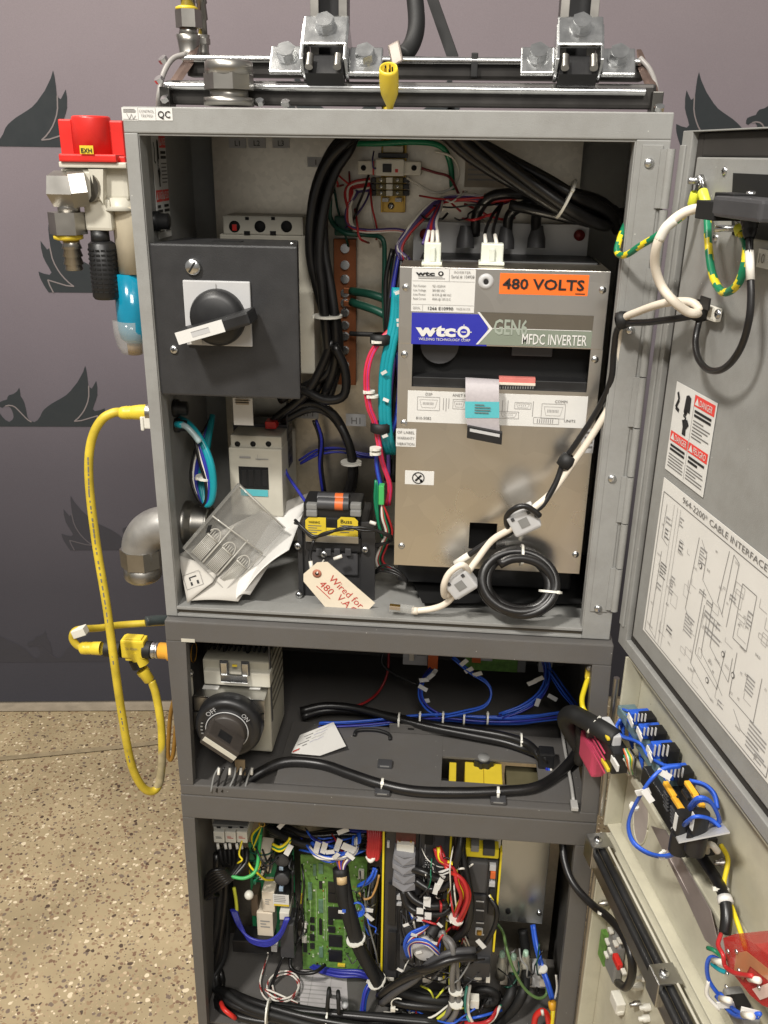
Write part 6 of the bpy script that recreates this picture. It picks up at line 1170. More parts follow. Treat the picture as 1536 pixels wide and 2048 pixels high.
for i, (x0, y0, x1, y1) in enumerate(((1266, 1424, 1297, 1446), (1284, 1452, 1318, 1474), (1304, 1486, 1343, 1516), (1338, 1532, 1372, 1558))):
    t = thing('terminal_strip', ('topmost clear blue terminal strip on the beige door', 'second clear blue terminal strip from top of the beige door', 'third clear blue terminal strip from top, nearest the white markers', 'lowest clear blue terminal strip on beige door, just above contact blocks')[i], 'terminal strip', D(x1, y1, DB), 'blue terminal strips on the beige door')
    mb = MB(); mb.dbox(x0, y0, x1, y1, DB, .024, mat('greenish_clear', (96, 118, 124), .3, var=.2, scale=90), .002)
    for j in range(4): mb.dbox(x0 + (x1 - x0) * (.12 + j * .22), y0 + 2, x0 + (x1 - x0) * (.2 + j * .22), y1 - 2, DB + .024, .001, LPL, .0003)
    mb.build('strip_body', t); mb = MB(); mb.dbox(x1 - 4, y0 - 6, x1 + 4, y1, DB, .026, BLUE, .001); mb.build('end_plate', t); mb = MB(); mb.dbox(x1 + 3, y0 + 2, x1 + 18, y1 + 8, DB - .002, .018, BLACK, .002); mb.build('black_block', t); 
    for j in range(4):
        yy = y0 + (y1 - y0) * (j + .5) / 4; MB().tube(dpts([(x0 + 2, yy, DB + .012), (x0 - 12, yy + random.uniform(-6, 2), DB + .02), (x0 - 24, yy + random.uniform(-10, 8), DB + .02), (x0 - 18, yy + 26, DB + .016)]), .0018, BLUE, n=6).build('wire', t)
    mb = MB(); flag(mb, D(x0 - 6, (y0 + y1) / 2 + 2, DB + .032), DD + V((0, 0, -.1)), Z, .014, .008); mb.build('wire_marker', t)
    mb = MB(); flag(mb, D(x0 - 4, y1 - 2, DB + .034), DD + V((0, 0, -.3)), Z, .012, .007); mb.build('wire_marker', t)
def dblue(nm, lab, path, n_, jit, seed, flags=()): return blue_bundle(nm, lab, path, n_, [BLUE], .0020, jit, seed, flags, D)
t = dblue('door_wire_run', 'blue wires linking the terminal strips down the beige door', [(1242, 1440, .0), (1234, 1456, .005), (1246, 1474, .006), (1270, 1482, .004), (1286, 1492, .0), (1296, 1512, .0), (1318, 1526, -.002), (1338, 1536, -.004)], 5, 4, 61)
t = dblue('hanging_wire_loop', 'blue wires hanging in a big open loop below the blue terminal strips', [(1360, 1532, .01), (1325, 1538, .03), (1300, 1560, .045), (1280, 1590, .05), (1262, 1625, .05), (1256, 1655, .05), (1266, 1685, .045), (1295, 1706, .035), (1330, 1712, .03), (1364, 1700, .02)], 3, 2.5, 62, ((1328, 1548, .036, -.4), (1286, 1584, .056, .5), (1296, 1592, .056, -.9)))
tie(t, D(1268, 1614, .05), Z, .0056, head=-DD, w=.0014); tie(t, D(1326, 1711, .031), DD, .0056, head=Z, w=.0014)
cbk2 = thing('contact_block', 'black push button contact blocks with yellow tabs and grey plate on the beige door', 'contact block', D(1380, 1680, DB))
for i, (x0, y0, x1, y1) in enumerate(((1326, 1582, 1424, 1624), (1340, 1612, 1446, 1654))):
    mb = MB(); mb.dbox(x0, y0, x1, y1, DB, .034, BLACK, .002)
    for j in range(5): mb.dbox(x0 + 3, y0 + 4 + j * 7, x0 + 14, y0 + 8 + j * 7, DB + .034, .003, DPL, .001)
    for j in range(3): mb.dbox(x0 + 20 + j * 22, y0 + 3, x0 + 36 + j * 22, y0 + 12, DB + .034, .004, BLACK, .001)
    mb.build('contact_body', cbk2)
for x, y in ((1333, 1575), (1376, 1573), (1349, 1602), (1390, 1595)):
    mb = MB(); mb.dbox(x, y, x + 24, y + 9, DB + .036, .006, mat('amber_tab', (232, 172, 50), .4), .001); mb.build('yellow_tab', cbk2)
pl4 = [D(1342, 1654, .014), D(1358, 1684, .044), D(1460, 1664, .02), D(1436, 1636, -.008)]; mb = MB(); mb.prism(pl4, (0, 0, -.002), LPL); mb.build('grey_plate', cbk2)
for x in (1362, 1396):
    mb = MB(); a = D(x, 1666, .026); mb.cyl(a, a + Z * .026, .0085, BLACK, 18); mb.cyl(a, a - Z * .024, .0105, BLACK, 18); mb.build('post', cbk2); mb = MB(); mb.obox(a + Z * .016 + DN * .0085, DD * .0028, DN * .0005, Z * .010, WHITE); mb.build('post_marker', cbk2)
dblue('contact_wires', 'blue wires arching over the right end of the black contact blocks', [(1378, 1616, .03), (1396, 1598, .034), (1420, 1604, .02), (1436, 1632, .005), (1438, 1650, .0)], 3, 5, 63)
dblue('contact_wires', 'tangle of blue wires between the black posts of grey plate', [(1368, 1650, .034), (1390, 1636, .034), (1420, 1640, .016), (1440, 1656, .006)], 4, 5, 64)
dblue('contact_wires', 'blue wires dropping behind the contact blocks near grey door edge', [(1380, 1562, .0), (1410, 1570, -.01), (1430, 1590, -.014), (1436, 1618, -.012)], 3, 5, 65)
pn = thing('leaning_sheet', 'pale pinkish metal sheet standing inside the beige door below the contact blocks', 'metal sheet', D(1390, 1900, -.01))
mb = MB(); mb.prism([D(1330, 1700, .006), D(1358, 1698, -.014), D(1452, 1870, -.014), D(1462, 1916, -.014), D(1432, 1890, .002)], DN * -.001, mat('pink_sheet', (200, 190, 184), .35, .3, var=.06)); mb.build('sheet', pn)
mb = MB(); mb.prism([D(1302, 1652, .004), D(1330, 1660, .004), D(1420, 1820, .004), D(1440, 1905, .004), D(1410, 1880, .004), D(1360, 1770, .004)], DN * -.001, mat('pink_sheet_shade', (152, 142, 138), .35, .4, var=.08)); mb.build('shaded_fold', pn)  # darker copy of the pink sheet, shade put into its colour
# rails along the seam of the beige doors
rl = thing('door_stay', 'pair of black rails in an aluminium channel with end brackets along the beige doors', 'door stay', D(1300, 1900, .01))
for o_, z0 in ((0, -.292), (.012, -.296)):
    mb = MB(); a, b = DS(.03, z0 - .0, .012 + o_ * .8), DS(.42, z0 + .0, .012 + o_ * .8); mb.cyl(a, b, .0050, BLACK, 14); mb.build('black_rail', rl)
mb = MB(); mb.obox(DS(.18, -.317, .012), DD * .145, DN * .010, Z * .010, GALV, .001); mb.obox(DS(.18, -.309, .022), DD * .145, DN * .0016, Z * .012, ALU, .0005); mb.build('channel', rl)
for s_ in (.045, .262):
    mb = MB(); mb.obox(DS(s_, -.300, .026), DD * .014, DN * .003, Z * .018, ALU, .001); mb.obox(DS(s_, -.283, .014), DD * .014, DN * .014, Z * .0015, ALU, .0005); mb.build('end_bracket', rl); screw(rl, DS(s_, -.281, .016), Z, .006)
mb = MB(); a, b = DS(.03, -.283, .006), DS(.42, -.283, .006); mb.cyl(a, b, .0016, OFFW, 8); mb.build('white_edge', rl)
# cable and red cover on the beige doors
lk = thing('door_drop_cable', 'black cable with white band dropping beside yellow wire down the beige door', 'cable', D(1440, 1870, 0))
mb = MB(); mb.tube(dpts([(1388, 1690, -.012), (1404, 1715, -.012), (1424, 1745, -.01), (1440, 1772, -.006), (1450, 1800, -.002), (1453, 1835, .002), (1450, 1868, .006)]), .0062, CABLE, n=12); mb.build('cable', lk); mb = MB(); mb.tube(dpts([(1449, 1794, -.0022), (1452, 1806, -.001)]), .0078, WHITE, n=14); mb.build('white_band', lk); tie(lk, D(1443, 1778, -.005), V((0, -.6, -1)), .0078, head=(-1, 0, .2))
cable('yellow_door_wire', 'bright yellow wire running down beige door beside the black drop cable', 'wire', dpts([(1442, 1690, -.02), (1456, 1720, -.02), (1448, 1770, -.012), (1462, 1810, -.01), (1480, 1860, -.008), (1492, 1900, -.006)]), .0026, YELB)
cr = thing('red_cover', 'glossy translucent red cover over wiring at bottom right of beige door', 'cover', D(1500, 2000, 0))
mb = MB(); fr = [(1446, 1876), (1470, 1868), (1510, 1888), (1560, 1930), (1570, 2030), (1524, 2010), (1500, 1990), (1456, 1935)]; mb.prism([D(x, y, .03) for x, y in fr], DN * -.05, CRED); mb.build('cover_shell', cr)
mb = MB(); mb.prism([D(x, y, .0312) for x, y in ((1472, 1906), (1492, 1902), (1545, 1945), (1545, 1968), (1500, 1932), (1486, 1960), (1468, 1940))], DN * -.0004, mat('amber_film', (176, 120, 84), .2)); mb.prism([D(x, y, .0312) for x, y in ((1504, 1978), (1548, 1962), (1560, 1985), (1520, 2000))], DN * -.0004, mat('white_film', (216, 190, 180), .3)); mb.build('cover_window', cr)
random.seed(71)
for i in range(6): screw(cr, D(1452 + random.random() * 80, 1885 + random.random() * 90, .032), DN, .0022, 'rivet', cross=False)
t = thing('red_cover_wires', 'red, blue and green wires with white sleeves emerging left of red cover', 'wires', D(1425, 1990, .02))
for mt, q in ((REDW, [(1442, 1868, .03), (1436, 1890, .04), (1446, 1910, .042), (1450, 1932, .04), (1470, 1946, .04), (1505, 1952, .038)]), (BLUE, [(1448, 1926, .03), (1424, 1914, .035), (1414, 1930, .036), (1418, 1960, .03), (1438, 1990, .02), (1460, 2010, .01)]), (GREEN, [(1450, 1920, .03), (1430, 1902, .04), (1416, 1896, .04)]), (TEAL, [(1424, 1928, .034), (1440, 1940, .034), (1456, 1946, .03)]), (WHW, [(1418, 1960, .03), (1414, 1990, .03), (1440, 2020, .02)])): MB().tube(dpts(q), .0022, mt, n=7).build('wire', t)
for x, y in ((1436, 1922), (1508, 1958), (1450, 1998), (1495, 2030)):
    mb = MB(); mb.tube(dpts([(x - 9, y - 1, .036), (x + 10, y + 3, .036)]), .0030, WHW); mb.build('white_sleeve', t)
t = dblue('lower_door_wires', 'knot of wires and clear sleeves below red cover at the frame corner', [(1440, 1990, .02), (1456, 2012, .02), (1480, 2030, .02), (1520, 2032, .02)], 5, 9, 72, ((1452, 2010, .03, .4), (1500, 2024, .03, 0)))
mb = MB(); mb.dbox(1470, 2000, 1530, 2040, -.01, .02, GPL, .004); mb.dbox(1484, 1996, 1506, 2010, .0, .02, BLACK, .002); tag(mb.build('grey_plug'), 'grey plug body half hidden by wires under the red cover', 'plug')
# lower beige door items
lb = thing('door_circuit_board', 'small green circuit board with red button on lower beige door', 'circuit board', D(1225, 1960, -.02))
mb = MB(); mb.dbox(1207, 1862, 1222, 1928, -.022, .008, PCB, .0005); mb.dbox(1226, 1864, 1250, 1960, -.022, .012, GPL, .003); mb.build('board', lb); mb = MB(); mb.dbox(1233, 1915, 1248, 1930, -.01, .008, RED, .002); mb.build('red_button', lb)
random.seed(73)
for x, y in ((1222, 1858), (1216, 1880), (1232, 1884), (1240, 1878), (1222, 1898), (1248, 1940), (1214, 1906)):
    mb = MB(); mb.dbox(x, y, x + 7, y + 6, -.012, .006, WPL, .001); mb.build('board_chip', lb)
dl = thing('lower_door_cable', 'black cable sagging from controller cabinet to small board on the lower beige door', 'cable', D(1200, 1830, 0))
mb = MB(); mb.tube(pts([(1125, 1680, .02), (1128, 1718, .0), (1140, 1755, -.02), (1160, 1785, -.04)]) + dpts([(1190, 1814, .012), (1204, 1824, .01), (1222, 1840, .008), (1245, 1868, .008), (1262, 1910, .008), (1264, 1950, .006), (1252, 1974, .004), (1236, 1966, -.006)]), .0056, CABLE, n=12); mb.build('cable', dl); tie(dl, D(1206, 1826, .01), V((0, -.6, -1)), .0075, head=(0, 0, 1))
for i, (x, y) in enumerate(((1216, 1806), (1294, 1955), (1284, 1972), (1280, 2008), (1300, 2014), (1298, 2036), (1455, 1724))):
    mb = MB(); a = D(x, y, -.0238 if x < 1400 else -.022); mb.lathe(a, DN, [(0, .0048), (.008, .0048), (.010, .003), (.014, .003), (.015, 0)], WPL if i % 3 else NICK, 14); tag(mb.build('standoff'), 'small standoff stub on the beige door, ' + ('by top of the small board', 'nearest the lower rail bracket', 'white one below the bracket stub', 'white one left of black hole', 'metal one in the bottom pair', 'lowest one at the bottom edge', 'alone beside yellow wire near contact blocks')[i], 'standoff', 'standoffs on the beige doors')
mb = MB(); mb.dbox(1236, 1990, 1254, 2016, -.024, .014, WPL, .002); mb.dbox(1240, 2014, 1250, 2024, -.022, .010, WPL, .002); tag(mb.build('white_clip'), 'white plastic clip below the small board on lower beige door', 'clip')
mb = MB(); mb.tube(dpts([(1414, 1704, -.012), (1412, 1692, .0), (1424, 1690, .006), (1436, 1704, .0)]), .0036, OFFW); tag(mb.build('wire_hook'), 'cream plastic wire hook right of the black drop cable top', 'hook')
# ================================================================== LOWER CABINET CONTENTS
# three pole breaker
b3 = thing('miniature_breaker', 'white three pole miniature breaker at upper left of the lower cabinet', 'circuit breaker', P(460, 1690, .1))
mb = MB(); mb.pbox(424, 1632, 494, 1650, .115, .05, OFFW, .001); l = plab(426, 1634, 440, 1648, .1148, None); mb.pbox(425, 1650, 494, 1656, .098, .05, GPL, .001); mb.build('body', b3)
for i in range(3):
    x = 427 + i * 23; mb = MB(); mb.pbox(x, 1664, x + 21.5, 1686, .088, .05, WPL, .002); mb.pbox(x, 1655, x + 21.5, 1665, .098, .04, WPL, .001); pole = mb.build('pole', b3)
    mb = MB(); mb.pbox(x + 6, 1654, x + 14, 1660, .0965, .004, HOLE, .0005); mb.build('slot', pole); l = plab(x + 4, 1672, x + 18, 1678, .0878, None); l.lines(.05, .1, .95, .9, 2, RINK if i else INK2, .5); l.build('pole_print', pole)
    mb = MB()
    for q in (0, 9) if i else (8,): mb.tube(pts([(x + q, 1686, .1), (x + q + 2, 1698, .095)]), .0026, WHW)
    mb.build('terminal_sleeve', pole)
random.seed(81)
bw = []
for i in range(7): bw.append((pts([(440 + i * 9, 1696, .1), (444 + i * 8, 1725, .08), (452 + i * 2, 1738 + i * 3, .06), (425 + i * 3, 1742 + i * 5, .05), (414 - i, 1760 + i * 6, .06), (424 + i * 2, 1790, .09)]), .0040, CABLE))
harness('breaker_wires', 'black wires curving out of the white breaker to the left inner wall', bw)
wb = bundle('wall_cable_bundle', 'thick black cable bundle hugging left inner wall of the lower cabinet', 'cables', pts([(432, 1700, .13), (436, 1770, .12), (438, 1840, .11), (434, 1910, .10), (430, 1965, .08), (450, 2000, .04), (500, 2018, .02), (570, 2030, .01), (650, 2040, .005), (760, 2046, .005), (880, 2050, .01)]), 8, .0066, .017, [CABLE, CABLE, RUB], seed=82, jit=.15)
for px, py in ((536, 2024), (655, 2040)): tie(wb, P(px, py, .006), X, .0215, head=(0, -.5, 1), w=.0013)
cable('green_loop_wire', 'green wire swinging below the white breaker to a brass ring', 'wire', pts([(436, 1740, .07), (462, 1752, .06), (490, 1756, .06), (512, 1740, .07), (518, 1700, .1), (522, 1665, .13), (524, 1650, .14)]), .0030, BGREEN)
gr = thing('ground_ring', 'brass ring with green yellow wires at the top left of lower cabinet', 'terminal', P(524, 1650, .13)); mb = MB(); mb.tube([P(524, 1648, .12) + (X * math.cos(g) + Z * math.sin(g)) * .005 for g in [i * .524 for i in range(13)]], .0015, BRASS, n=6, res=2); mb.build('ring', gr)
for i in range(5): MB().tube(pts([(524, 1650, .125), (520 - i * 4, 1672, .125), (506 - i * 3 + i * i, 1700, .12)]), .0020, (GREEN, YELB, DGREEN, GREEN, YELB)[i]).build('wire', gr)
# power supply board
ps = thing('power_supply_board', 'green power supply board with three black round capacitors and cream relays', 'circuit board', P(545, 1895, .14))
mb = MB(); mb.pbox(502, 1690, 590, 1892, .14, .003, mat('power_board', (40, 132, 84), .4, var=.2, scale=60), .0005); mb.build('board', ps)
for i, py in enumerate((1720, 1758, 1800)):
    mb = MB(); c0 = P(564, py, .10); mb.lathe(c0, (0, -1, 0), [(-.045, .0138), (0, .0138), (.002, .0128), (.002, .0)], BLACK, 28); mb.lathe(c0 + V((0, -.0021, 0)), (0, -1, 0), [(0, .0122), (.0008, .0116), (.0004, .0)], DPL, 28); mb.build('capacitor', ps); mb = MB(); mb.pbox(558, py - 24, 566, py - 17, .098, .01, mat('pale_blue_clip', (150, 170, 190), .4), .0006); mb.build('clip', ps)
for x0, y0, x1, y1 in ((518, 1704, 541, 1746), (524, 1784, 549, 1824), (514, 1826, 546, 1872), (514, 1748, 526, 1760)):
    mb = MB(); mb.pbox(x0, y0, x1, y1, .105, .035, mat('cream_relay', (222, 210, 190), .45, var=.05), .0015); q = mb.build('relay', ps); l = plab(x0 + 5, y0 + 12, x1 - 4, y1 - 10, .1048, None); l.lines(.1, .1, .9, .8, 3, INK3, .4); l.build('relay_print', q)
mb = MB(); mb.pbox(502, 1790, 516, 1832, .11, .03, mat('brown_filter', (92, 78, 62), .5), .001); mb.build('filter_block', ps); mb = MB(); mb.pbox(559, 1826, 578, 1840, .09, .04, WPL, .001); mb.build('white_socket', ps)
l = plab(546, 1789, 578, 1812, .0935, WHITE); l.lines(.08, .1, .85, .7, 4, INK3, .45); l.r(.05, .82, 1, .98, YELP); l.build('capacitor_label', ps)
mb = MB(); mb.pbox(465, 1884, 545, 1907, .09, .035, BLACK, .002); mb.build('connector_bar', ps)
mb = MB(); mb.pbox(560, 1850, 588, 1916, .085, .04, DPL, .002); mb.build('heat_sink', ps); mb = MB(); mb.pbox(542, 1893, 554, 1904, .085, .02, LPL, .001); mb.build('end_clip', ps)
random.seed(83)
harness('navy_cable_sweep', 'navy blue wires sweeping from left wall up to the power supply board', [(pts([(462 + i * 3, 1818, .10), (476 + i * 2, 1850, .085), (500, 1876 + i * 2, .075), (535, 1882 + i * 3, .07), (560, 1865 + i * 3, .075), (572 + i * 2, 1835, .085)]), .0026, NAVY) for i in range(4)])
cable('yellow_green_wire', 'yellow green wire lying left of the power supply board', 'wire', pts([(468, 1775, .1), (472, 1800, .1), (474, 1822, .1)]), .003, YELG)
mb = MB(); a = P(498, 1790, .08); mb.sphere(a, .008, WPL); tag(mb.build('white_cap'), 'round white cap between the breaker wires and the power supply board', 'cap')  # plain sphere for a round white cap
# large green board
def comps(parent, specs, Y, jit=0):
    for nm, mt, lst, dep in specs:
        for x0, y0, x1, y1 in lst:
            mb = MB(); mb.pbox(x0, y0, x1, y1, Y - dep, dep, mt, .0004); mb.build(nm, parent)
mbd = thing('main_circuit_board', 'large green main circuit board with rows of black chips in the lower cabinet', 'circuit board', P(665, 1940, .12))
mb = MB(); YM = .12; mb.prism([P(606, 1938, YM), P(728, 1938, YM), P(735, 1715, YM), P(601, 1710, YM)][0:4], (0, .002, 0), PCB); mb.build('board', mbd)
comps(mbd, [('chip', BLACK, [(656, 1766, 680, 1786), (656, 1788, 684, 1806), (656, 1816, 684, 1838), (657, 1872, 684, 1894), (657, 1902, 684, 1924), (656, 1840, 666, 1850), (656, 1855, 670, 1866)], .003), ('tall_chip', mat('chip_green_print', (96, 130, 106), .4, var=.2, scale=200), [(637, 1728, 646, 1748), (637, 1800, 646, 1826), (616, 1766, 624, 1800), (638, 1895, 646, 1915), (626, 1730, 632, 1752)], .002), ('small_chip', BLACK, [(606, 1850, 614, 1866), (620, 1836, 629, 1846), (620, 1852, 629, 1862), (620, 1870, 629, 1882), (620, 1888, 629, 1898), (606, 1888, 614, 1905), (638, 1764, 644, 1778), (638, 1840, 644, 1870)], .0025), ('white_connector', WPL, [(604, 1847, 613, 1857), (604, 1876, 613, 1886), (604, 1862, 611, 1866), (717, 1742, 728, 1758)], .006), ('yellow_component', YELP, [(600, 1790, 605, 1808), (675, 1930, 690, 1934)], .004)], YM)
mb = MB(); random.seed(84)
def dots(n, mts, x0, y0, x1, y1, Y, mbx):
    for i in range(n):
        p = P(random.uniform(x0, x1), random.uniform(y0, y1), Y); mbx.obox(p, X * random.uniform(.0004, .0018), Y3 * .0003, Z * random.uniform(.0004, .0022), random.choice(mts))
dots(150, [WPL, PCBL, LPL, BRASS, INK], 606, 1720, 726, 1930, YM - .0004, mb)
for x in (612, 621, 633, 648, 652, 690, 700, 712): mb.obox(P(x, 1830, YM - .0003), X * .0004, Y3 * .0002, Z * .06, PCBL)
o = mb.build('surface_components', mbd); o['kind'] = 'stuff'
# servo drives
def drive(nm, lab, x0, y0, x1, y1, Y, yl):
    t = thing(nm, lab, 'servo drive', P((x0 + x1) / 2, y1, Y)); mb = MB(); mb.pbox(x0, y0, x1, y1, Y, .12, DPL, .002); mb.build('housing', t)
    for sx, a, b in yl: mb = MB(); mb.pbox(sx, a, sx + 4, b, Y - .004, .05, YELB, .0006); mb.build('yellow_edge', t)
    return t
s1 = drive('servo_drive', 'wide dark servo drive with thin yellow edges beside the green main board', 768, 1652, 898, 1962, .055, ((763, 1652, 1960), (893, 1652, 1968)))
for x0, y0, x1, y1, d_, mt in ((772, 1655, 796, 1955, .006, mat('charcoal_module', (52, 52, 54), .42)), (800, 1660, 838, 1700, .01, BLACK), (838, 1660, 888, 1760, .008, DPL), (842, 1668, 868, 1752, .010, mat('charcoal_module', (52, 52, 54), .42)), (776, 1770, 792, 1850, .012, BLACK), (776, 1865, 792, 1940, .012, BLACK), (806, 1790, 830, 1850, .008, BLACK), (812, 1830, 828, 1848, .011, HOLE), (800, 1855, 826, 1920, .012, DPL), (840, 1770, 885, 1850, .009, BLACK), (850, 1665, 866, 1690, .014, HOLE)):
    mb = MB(); mb.pbox(x0, y0, x1, y1, .055 - d_, d_, mt, .001); mb.build('module', s1)
comps(s1, [('port', LPL, [(793, 1792, 804, 1800), (793, 1808, 803, 1812), (811, 1832, 816, 1848), (824, 1832, 829, 1850), (774, 1684, 779, 1696)], .010)], .055)
l = plab(848, 1668, 866, 1740, .0445, None); l.pl([(.1, .0), (.1, .6), (.5, .6)], .04, LPL); l.lines(.15, .65, .7, .95, 5, LPL, .4); l.build('module_print', s1)
mb = MB(); mb.pbox(770, 1955, 788, 1962, .05, .01, WPL, .001); mb.pbox(876, 1960, 892, 1967, .05, .01, WPL, .001); mb.pbox(845, 1957, 862, 1966, .05, .01, CREAM, .001); mb.build('foot_tab', s1)
s2 = drive('servo_drive', 'narrow dark servo drive with bright yellow top corner, right of the wide one', 926, 1720, 988, 1968, .06, ((993, 1704, 1905), (918, 1830, 1968)))
for x0, y0, x1, y1, d_, mt in ((934, 1726, 974, 1786, .016, DPL), (920, 1790, 970, 1880, .012, mat('charcoal_module', (52, 52, 54), .42)), (928, 1925, 980, 1966, .014, DPL), (976, 1780, 990, 1830, .004, BLACK), (950, 1858, 966, 1872, .015, LPL), (953, 1862, 964, 1872, .017, BRASS)):
    mb = MB(); mb.pbox(x0, y0, x1, y1, .06 - d_, d_, mt, .0025); mb.build('module', s2)
mb = MB(); mb.pbox(930, 1698, 998, 1716, .05, .04, YELB, .002); mb.build('yellow_top', s2); mb = MB(); mb.pbox(942, 1692, 958, 1704, .044, .02, GPL, .001); mb.pbox(966, 1698, 990, 1712, .046, .02, DPL, .001); mb.build('top_port', s2)
comps(s2, [('port', LPL, [(979, 1732, 992, 1742), (978, 1766, 990, 1774)], .008), ('orange_port', ORGP, [(981, 1745, 991, 1758)], .01), ('white_tab', WPL, [(948, 1956, 963, 1964), (972, 1956, 980, 1966)], .0155)], .06)
for i, yy in enumerate((1800, 1818, 1843, 1866)):
    l = plab(952, yy, 968, yy + 5, .0478, None); l.lines(.0, .1, 1, .9, 1, LPL, .7); l.build('module_print', s2)
l = plab(949, 1668, 1002, 1694, .07, WHITE); l.r(0, .62, .65, .98, YELP); l.lines(.08, .1, .95, .55, 3, INK3, .4); l.build('drive_label', s2); mb = MB(); mb.pbox(944, 1650, 1005, 1700, .071, .1, BLACK, .001); mb.build('label_carrier', s2)
gcn = thing('grey_plug_stack', 'stack of stepped grey plugs with white top on the wide servo drive', 'connector', P(808, 1780, .03))
mb = MB(); mb.pbox(793, 1690, 828, 1706, .032, .02, WPL, .001); mb.build('white_top', gcn)
for i, y_ in enumerate((1708, 1726, 1744, 1760)):
    mb = MB(); o_ = (i % 2) * 3; a = [P(788 - o_, y_, .024), P(806, y_ + 8, .018), P(830, y_ + 6, .024), P(830, y_ + 20, .024), P(806, y_ + 24, .018), P(788 - o_, y_ + 10, .024)]; mb.prism(a[::-1], (0, .03, 0), mat('slate_plug', (126, 126, 130), .4)); mb.build('plug_step', gcn)
mb = MB(); mb.pbox(792, 1652, 832, 1688, .04, .03, mat('dark_red_block', (88, 40, 34), .5, var=.3), .001); mb.pbox(797, 1682, 801, 1690, .038, .004, BRASS, .0004); mb.pbox(820, 1682, 824, 1690, .038, .004, BRASS, .0004); tag(mb.build('relay_socket'), 'dark reddish socket above the grey plug stack', 'socket')
# top row of wiring
random.seed(85)
t = bundle('top_cable_run', 'dark cables crowding under the lintel above power supply board', 'cables', pts([(545, 1652, .12), (580, 1668, .10), (620, 1676, .09), (680, 1668, .10), (740, 1662, .11)]), 6, .0050, .012, [CABLE, RUB, CABLE], seed=85)
for i, (x, y, w_, h_, g) in enumerate(((563, 1650, 22, 9, .9), (577, 1700, 30, 12, 1.15), (634, 1695, 30, 12, 1.35), (648, 1696, 30, 12, 1.35), (676, 1690, 34, 12, 1.3), (697, 1696, 30, 16, -.4), (686, 1662, 26, 10, .5))):
    mb = MB(); p = P(x, y, .055); e1 = V((math.cos(g), 0, math.sin(g))); flag(mb, p, e1, V((-math.sin(g), .2, math.cos(g))), w_ * .00075, h_ * .00075); o = mb.build('wire_label'); tag(o, ('white wire label tucked under lintel above the capacitors', 'white wire label over the top capacitor', 'left of two white wire labels side by side on blue wires', 'right of two white wire labels side by side on blue wires', 'white wire label rising from the middle of blue wires', 'broad white wire label tilted at right end of blue wires', 'white wire label half under the lintel above blue wires')[i], 'label', 'white wire labels at the top of the lower cabinet')
for k_, col in enumerate((YELB, GREEN, YELB)): cable('ground_jumper', ('topmost', 'middle', 'lowest')[k_] + ' of three yellow green jumpers bending above the capacitors', 'wire', pts([(545, 1688 + k_ * 4, .07), (560, 1694 + k_ * 4, .06), (575, 1684 + k_ * 4, .06), (580, 1676 + k_ * 3, .06)]), .0022, col, group='jumpers above the capacitors')
blue_bundle('blue_wire_mass', 'mass of blue wires spreading over top of the green main board', [(618, 1690, .075), (635, 1708, .065), (660, 1714, .06), (690, 1710, .06), (710, 1696, .065), (712, 1672, .08)], 14, [BLUE, BLUE, BLUE, WHW], .0018, 11, 86, ((660, 1704, .05, .4), (672, 1712, .05, 1.0), (700, 1712, .05, -.6)))
blue_bundle('blue_wire_mass', 'dark blue wires passing horizontally below lintel right of white labels', [(690, 1660, .1), (720, 1664, .1), (760, 1662, .1)], 8, [NAVY, BLUE], .0022, 10, 87)
red = []
random.seed(88)
for i in range(6): red.append((pts([(736 + i * 5, 1648, .07), (738 + i * 4, 1680, .055), (736 + i * 4, 1706 + (i % 3) * 4, .05), (742 + i * 2, 1718, .05), (752 + i, 1708, .055), (758 + i, 1680, .065), (762 + i, 1650, .08)]), .0032, REDW))
harness('red_wire_loops', 'red wires drooping in short loops left of the wide servo drive', red)
mb = MB(); mb.tube(pts([(734, 1712, .052), (741, 1722, .046), (750, 1714, .05)]), .0034, WHW); tag(mb.build('white_sleeve'), 'white sleeve bend at the bottom of the red wire loops', 'sleeve')
# central harness
t = bundle('centre_harness', 'thick black sleeved harness running down over the green main board', 'cables', pts([(683, 1735, .06), (686, 1770, .05), (694, 1810, .04), (708, 1860, .035), (722, 1900, .035), (745, 1945, .03), (765, 1975, .03)]), 3, .0098, .0065, [RUB], seed=89, jit=.1)
tie(t, P(712, 1878, .034), V((.3, 0, -1)), .0165, head=(1, -1, 0), w=.0013); tie(t, P(754, 1962, .032), V((.5, 0, -1)), .0165, head=(1, -1, 0), w=.0013)
mb = MB(); mb.tube(pts([(683, 1752, .05), (684, 1766, .046)]), .0088, mat('cream_band', (206, 178, 132), .5), n=14); mb.build('cream_band', t)
hp = []
for i, mt in enumerate((PURP, ORGP, NAVY, mat('brown_wire', (130, 80, 50), .4), WHW, PURP)): hp.append((pts([(672 + i * 6, 1718, .06), (676 + i * 3, 1730, .056), (682 + i, 1744, .052)]), .0018, mt))
harness('harness_tails', 'orange and violet wire tails fanning out of black centre harness', hp)
mb = MB(); mb.obox(P(684, 1824, .028), X * .006, Y3 * .0006, Z * .003, WHITE); mb.obox(P(688, 1822, .0275), X * .003, Y3 * .0006, Z * .003, BLUE); tag(mb.build('blue_white_tag'), 'small white and blue tag on the centre harness', 'tag')
bl_ = thing('blue_wire_coil', 'small coil of blue wire with white tag lying right of the centre harness', 'wire coil', P(716, 1830, .05)); mb = MB()
for i in range(4): mb.tube([P(716, 1815, .045) + X * (.0075 + i * .0012) * math.cos(g) + Z * (.0110 + i * .0012) * math.sin(g) + Y3 * i * -.0015 for g in [q * .524 for q in range(13)]], .0015, BLUE, n=6, res=3)
mb.build('coil', bl_)
